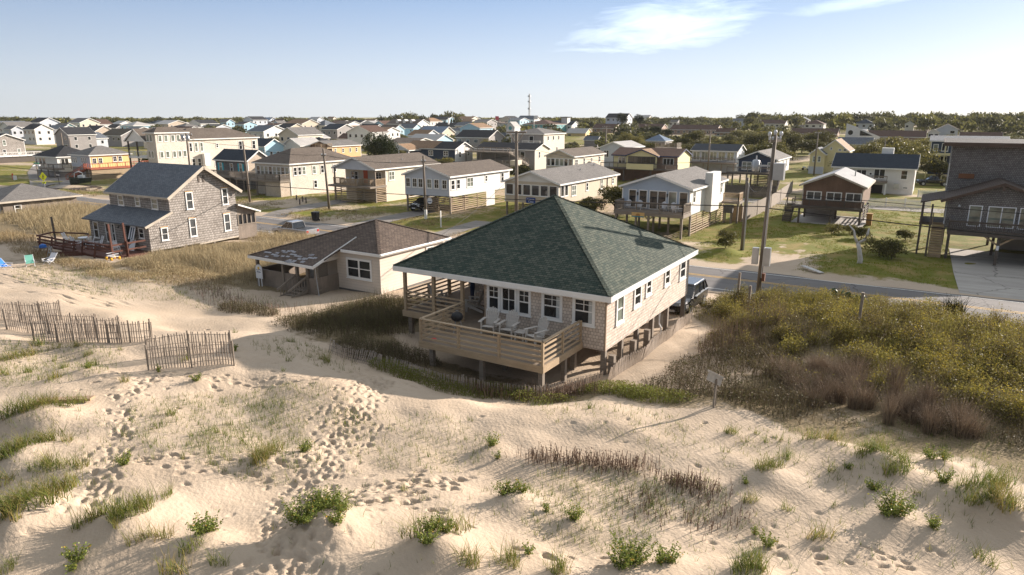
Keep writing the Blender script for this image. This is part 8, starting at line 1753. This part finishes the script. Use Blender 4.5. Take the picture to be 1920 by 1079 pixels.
# verges and lots beyond the road
def strip(name, label, boxes, n, h, mat, bw, tb, extra=None):
    acc = Acc(); rng = RNG; A_ = np.array([(b[1]-b[0])*(b[3]-b[2]) for b in boxes]); A_ = A_/A_.sum()
    for b, a in zip(boxes, A_):
        m = int(n*a); x = rng.uniform(b[0], b[1], m); y = rng.uniform(b[2], b[3], m); k = fbm(x/2.2, y/2.2, 101, 3) > -.12
        for fx0, fx1, fy0, fy1 in FOOT: k &= ~((x > fx0) & (x < fx1) & (y > fy0) & (y < fy1))
        for c, wd in ((-75., 2.6), (-58., 2.4), (-46., 1.8), (-10.8, 1.9)): k &= ~((abs(x-c) < wd) & (y < 74))
        k &= ~((x > 2.2) & (y < 79)); x, y = x[k], y[k]; P = ground_pts(x, y); P[:, 2] -= .03
        P = np.repeat(P, 4, 0); P[:, :2] += rng.normal(0, .09, (len(P), 2)); m = len(P)
        addbl(acc, P, h*rng.uniform(.5, 1.2, m), rng.uniform(.2, .8, m), bw, np.clip(np.repeat(rng.normal(tb[0], tb[1], m//4), 4)+rng.normal(0, .12, m), 0, 1), rng, seg=2)
    tag(acc.obj(name, mat), label, None, kind='stuff')
strip('verge_grass', 'dry tufts on the sandy verge mounds across the road', [(-125, -20, 58.5, 68)], 9000, .32, M_STRAW, .035, (.45, .25)); strip('lawn_grass', 'patchy lawn blades between the front-row houses', [(-110, -38, 63, 90), (-38, -18, 66, 110)], 15000, .14, M_LAWN, .04, (.5, .25)); strip('lawn_grass', 'bright lawn grass around the brown cabin', [(-19, 2.2, 59.8, 112)], 16000, .15, M_LAWN, .04, (.55, .25))
# shrubs and trees as single things
def crown_mesh(seed, rx, rz, n, leaf, lobes, zc, mat, flat=0.0, core=True):
    rng = np.random.default_rng(seed); acc = Acc(); lo = []
    for k in range(lobes):
        a = rng.uniform(0, 6.28); r = rx*.62*math.sqrt(rng.uniform(0, 1)); zz = zc+rz*rng.uniform(-.25, .45)*(1-.5*r/rx); lo.append((r*math.cos(a), r*math.sin(a), zz, rx*rng.uniform(.34, .52), rz*rng.uniform(.42, .62), rng.uniform(-.14, .14)))
    for (cx, cy, cz, lr, lz, sh) in lo:
        m = n//lobes; d = rng.normal(0, 1, (m, 3)); d /= np.linalg.norm(d, axis=1)[:, None]; d[:, 2] = np.where(d[:, 2] < -.35, -d[:, 2], d[:, 2]); rr = rng.uniform(.62, 1.08, m)
        ph = fbm(np.arctan2(d[:, 1], d[:, 0])*1.6+seed, d[:, 2]*2.5+cx, seed, 2); rr = rr*(1+.35*ph)
        C = np.stack([cx+d[:, 0]*rr*lr, cy+d[:, 1]*rr*lr, cz+d[:, 2]*rr*lz], -1); V, Q = cards(C, leaf*rng.uniform(.6, 1.3, m), rng, flat, .7)
        acc.add(V, Q, np.clip(.5+sh+rng.normal(0, .11, m)+.5*ph, 0, 1))
    return acc
_tr = random.Random(21)
def make_tree(name, seed, rx, h, mat, n, leaf, lobes=9, trunk=.25, zc=None, bark=BARK):
    t = thing(name, None, None); zc = h*.58 if zc is None else zc; rz = h-zc
    crown_mesh(seed, rx, rz*1.05, n, leaf, lobes, zc, mat).obj('crown', mat, t)
    m = MB(); m.tube([(0, 0, -.4), (.1*rx*.2, 0, h*.3), (.05*rx, .05*rx, h*.62)], [trunk, trunk*.75, trunk*.35], 7)
    for k in range(4):
        a = k*1.57+seed; m.tube([(.03*rx, 0, h*.25), (rx*.35*math.cos(a), rx*.35*math.sin(a), h*.5), (rx*.6*math.cos(a), rx*.6*math.sin(a), h*.66)], [trunk*.55, trunk*.35, trunk*.12], 5)
    m.build('trunk', bark, t, local=True); return t
OAKS = [make_tree('live_oak', 200+i, r, h, M_OAK, 5200, .30, 14) for i, (r, h) in enumerate(((4.2, 5.6), (5.2, 6.0), (3.4, 5.0), (6.0, 6.8), (4.6, 7.2)))]
BUSH = [make_tree('shrub', 230+i, r, h, M_OAK, 2600, .12, 10, trunk=.05, zc=h*.34) for i, (r, h) in enumerate(((1.5, 1.7), (1.1, 1.3), (1.9, 2.1)))]
PINES = [make_tree('pine_tree', 250+i, r, h, M_PINE, 3200, .30, 12, trunk=.2, zc=h*.62) for i, (r, h) in enumerate(((3.0, 8.5), (2.5, 10.0)))]
CEDAR = make_tree('cedar_tree', 270, 4.2, 9.6, M_PINE, 9000, .28, 20, trunk=.35, zc=5.2)
def place(src, x, y, rz, s, label, cat, group=None, zoff=0):
    o = dup(src, (x, y, Zg(x, y)+zoff), rz, label, group, s); o['category'] = cat; return o
used = set()
place(CEDAR, -98.9, 109.3, .4, 1.0, 'tall dark spreading cedar standing behind the porch house', 'tree')
for x, y, i, s, lb in ((-95.5, 119.5, 2, .75, 'grey-green rounded shrub tree right of the navy house'), (-91.3, 120.5, 0, .7, 'grey-green shrub tree under the long deck'), (-66.5, 112, 2, .75, 'olive shrub tree in front of the small beige window-porch house'), (-62.5, 113, 2, .6, 'small olive shrub tree nearest the beige window-porch house'), (-33.8, 81, 2, .85, 'sunlit yellow-green shrub tree between sunroom house and deck house'), (-35.3, 76.5, 2, .6, 'small dark shrub tree beside the sunroom house stilts'), (-32.2, 88, 0, .85, 'taller olive shrub tree behind the deck house'),
        (-159, 96, 2, .8, 'dark shrub tree before the balcony villa'), (-166, 101, 2, .7, 'round dark shrub tree left of the balcony villa'), (-146, 104, 0, .75, 'shrub tree behind the yellow house roof'), (3.5, 141, 2, .6, 'bright round bush beside the black pickup'), (-207, 170, 3, .8, 'broad olive oak behind the tall house roof'), (-199, 172, 1, .8, 'broad olive oak before the pink house'), (-190, 178, 0, .7, 'smaller olive oak before the rust-roofed low house'), (-84, 175, 2, .9, 'olive oak against the beige three-storey house wall')):
    place(OAKS[i], x, y, _tr.uniform(0, 6), s, lb, 'tree')
for x, y, i, s, lb in ((-3.3, 70.0, 2, 1.1, 'large dark brushy shrub on the shaded lawn'), (-2.2, 68.4, 0, 1.0, 'dark shrub in front of the large brushy one'), (-1.6, 81, 1, .9, 'dark shrub beside the side stair of the dark house'), (-8.6, 80.5, 0, .8, 'grey-green shrub left of the plank ramp'), (-7.0, 82.5, 1, .8, 'small shrub in front of the plank ramp'), (-5.6, 79.5, 1, 1.0, 'low shrub right of the plank ramp'), (-17.0, 70.5, 0, .8, 'yellow-green shrub beside the short half-metal pole'), (-15.8, 64.5, 1, .8, 'low shrub at the foot of the short half-metal pole'), (-110, 71, 1, .9, 'low dark shrub by the shuttered house steps'), (-128, 71, 0, .8, 'low shrub beyond the mulch island')):
    place(BUSH[i], x, y, _tr.uniform(0, 6), s, lb, 'shrub')
# prickly pear and yucca on the dune crest
t = thing('prickly_pear', 'dark green prickly pear cactus on the roadside dune crest', 'cactus', (-3.7, 44.9, Zg(-3.7, 44.9)))
PR = plain('cactus_green', (.035, .075, .03), .5, .2); rnd = random.Random(2)
for k in range(26):
    x, y, z = rnd.uniform(-1.0, 1.0), rnd.uniform(-.4, .4), rnd.uniform(.15, .85); a = rnd.uniform(0, 3.1); MB().tube([(x-.03*math.cos(a), y-.03*math.sin(a), z), (x+.03*math.cos(a), y+.03*math.sin(a), z)], rnd.uniform(.14, .22), 10).build('pad', PR, t, local=True)
t = thing('yucca', 'spiky dark yucca right of the prickly pear', 'plant', (2.0, 44.6, Zg(2.0, 44.6)))
acc = Acc(); n = 120; V, Q, idx = blades(np.stack([RNG.normal(0, .25, n), RNG.normal(0, .2, n), np.full(n, .4)], -1), RNG.uniform(.7, 1.1, n), RNG.uniform(.3, 1.1, n), .05, RNG); acc.add(V, Q, np.full(n, .45)[idx]); acc.obj('leaves', M_PINE, t)
# oak belt behind the second row
def blocked(x, y, r, margin=3.0):
    for x0, x1, y0, y1 in FOOT:
        if x0-r-margin*.3 < x < x1+r+margin*.3 and y0-r-margin < y < y1+r: return True
    return False
def infront(x, y, r, h=6.5):
    """keeps trees from standing right in front of a far house"""
    zg = float(far_hill(x, y))
    for i, (X, Y, zt, W_, *_q) in enumerate(FAR+FILL):
        d = math.hypot(X, Y); dx, dy = X/d, Y/d; u = x*dx+y*dy; v = -x*dy+y*dx
        if abs(v) > W_*.5+r*.45 or u > d+9 or u < 60: continue
        if d-34 < u: return True
        if i < len(FAR) and zg+h > 12.5+(zt-2.6-12.5)*u/d: return True
    return False
cnt = 0; pts = []
while cnt < 215:
    x = _tr.uniform(-78, 48); y = _tr.uniform(148, 330)
    if y < 178 and x < -24 and not (-46 < x): continue
    if y < 168 and -22 < x < 14 and y < 155: continue
    i = _tr.randrange(5); s = _tr.uniform(.75, 1.2); r = 4*s
    if blocked(x, y, r*.7, 5) or infront(x, y, r, 6*s): cnt += .1; continue
    if any((x-a)**2+(y-b)**2 < 17 for a, b in pts): cnt += .05; continue
    if abs(y-108) < 4: continue
    pts.append((x, y)); place(OAKS[i], x, y, _tr.uniform(0, 6), (s*_tr.uniform(.95, 1.25), s, s*_tr.uniform(.8, 1.1)), 'wind-shaped live oak dome in the olive belt behind the second row of houses', 'tree', 'live oaks of the olive belt'); cnt += 1
for k in range(110):
    x, y = _tr.uniform(-260, -100), _tr.uniform(148, 260)
    if blocked(x, y, 3, 3) or (infront(x, y, 3) and _tr.random() < .55): continue
    place(OAKS[_tr.randrange(5)], x, y, _tr.uniform(0, 6), _tr.uniform(.55, .85), 'small olive oak scattered among the roofs of the left-hand town', 'tree', 'scattered town oaks')
for x, y, s, lb in ((-99, 275, 1.0, 'dark pine left of the longest motel block'), (-92, 268, .9, 'dark pine before the longest motel block'), (-154, 372, 1.3, 'flat-topped pine before the white deck-banded house'), (-147, 380, 1.2, 'second flat-topped pine before the white deck-banded house')): place(PINES[0 if s < 1.1 else 1], x, y, .5, s, lb, 'tree')
for o in OAKS+BUSH+PINES+[CEDAR]:
    for c in list(o.children): bpy.data.objects.remove(c)
    bpy.data.objects.remove(o)
# far woods: one mass that reads as a whole
acc = Acc(); rng = np.random.default_rng(77); pr = random.Random(4); ncr = 0
proto = []
for k in range(5):
    c = crown_mesh(300+k, 4.2, 3.2, 190, 1.05, 7, 3.8, M_WOOD); proto.append((np.concatenate(c.V), np.concatenate(c.Q), np.concatenate(c.T)))
while ncr < 5200:
    th = RAD(121.4)+pr.uniform(-.76, .74); d = math.sqrt(pr.uniform(210**2, 700**2)); x, y = d*math.cos(th), d*math.sin(th); ncr += 1
    left = sstep(121.4+2, 121.4+14, math.degrees(th))
    if d < 330 and pr.random() < .6*left: continue
    if x > -78 and d < 335 and y < 330: continue
    if y < 165: continue
    if blocked(x, y, 2, 2) or infront(x, y, 4): continue
    V, Q, T = proto[pr.randrange(5)]; s = pr.uniform(.65, 1.35); a = pr.uniform(0, 6.28); zs = s*pr.uniform(.62, .95); dg = math.degrees(th)
    if dg < 104 and d > 360: zs *= 1.45
    if 124 < dg < 132 and 380 < d < 520: zs *= 1.5
    W2 = np.stack([x+(V[:, 0]*math.cos(a)-V[:, 1]*math.sin(a))*s, y+(V[:, 0]*math.sin(a)+V[:, 1]*math.cos(a))*s, float(far_hill(x, y))+V[:, 2]*zs], -1)
    acc.add(W2, Q, np.clip(T+pr.uniform(-.36, .36), 0, 1))
tag(acc.obj('far_woods', M_WOOD), 'olive maritime woods filling the town and the horizon', None, kind='stuff')
# ---------------------------------------------------------------- air
hz = MB().box(-1300, -60, -3, 500, 1300, 60).build('haze', WHITE)
m = bpy.data.materials.new('coastal_air'); m.use_nodes = True; nt = m.node_tree; nt.nodes.clear()
ou = N(nt, 'ShaderNodeOutputMaterial'); pv = N(nt, 'ShaderNodeVolumePrincipled'); pv.inputs['Color'].default_value = (.86, .89, .93, 1); pv.inputs['Density'].default_value = .00007; pv.inputs['Anisotropy'].default_value = 0
LK(nt, pv.outputs[0], ou.inputs['Volume']); hz.data.materials.clear(); hz.data.materials.append(m); tag(hz, 'thin coastal haze over the town', None, kind='stuff')
S.cycles.volume_bounces = 0
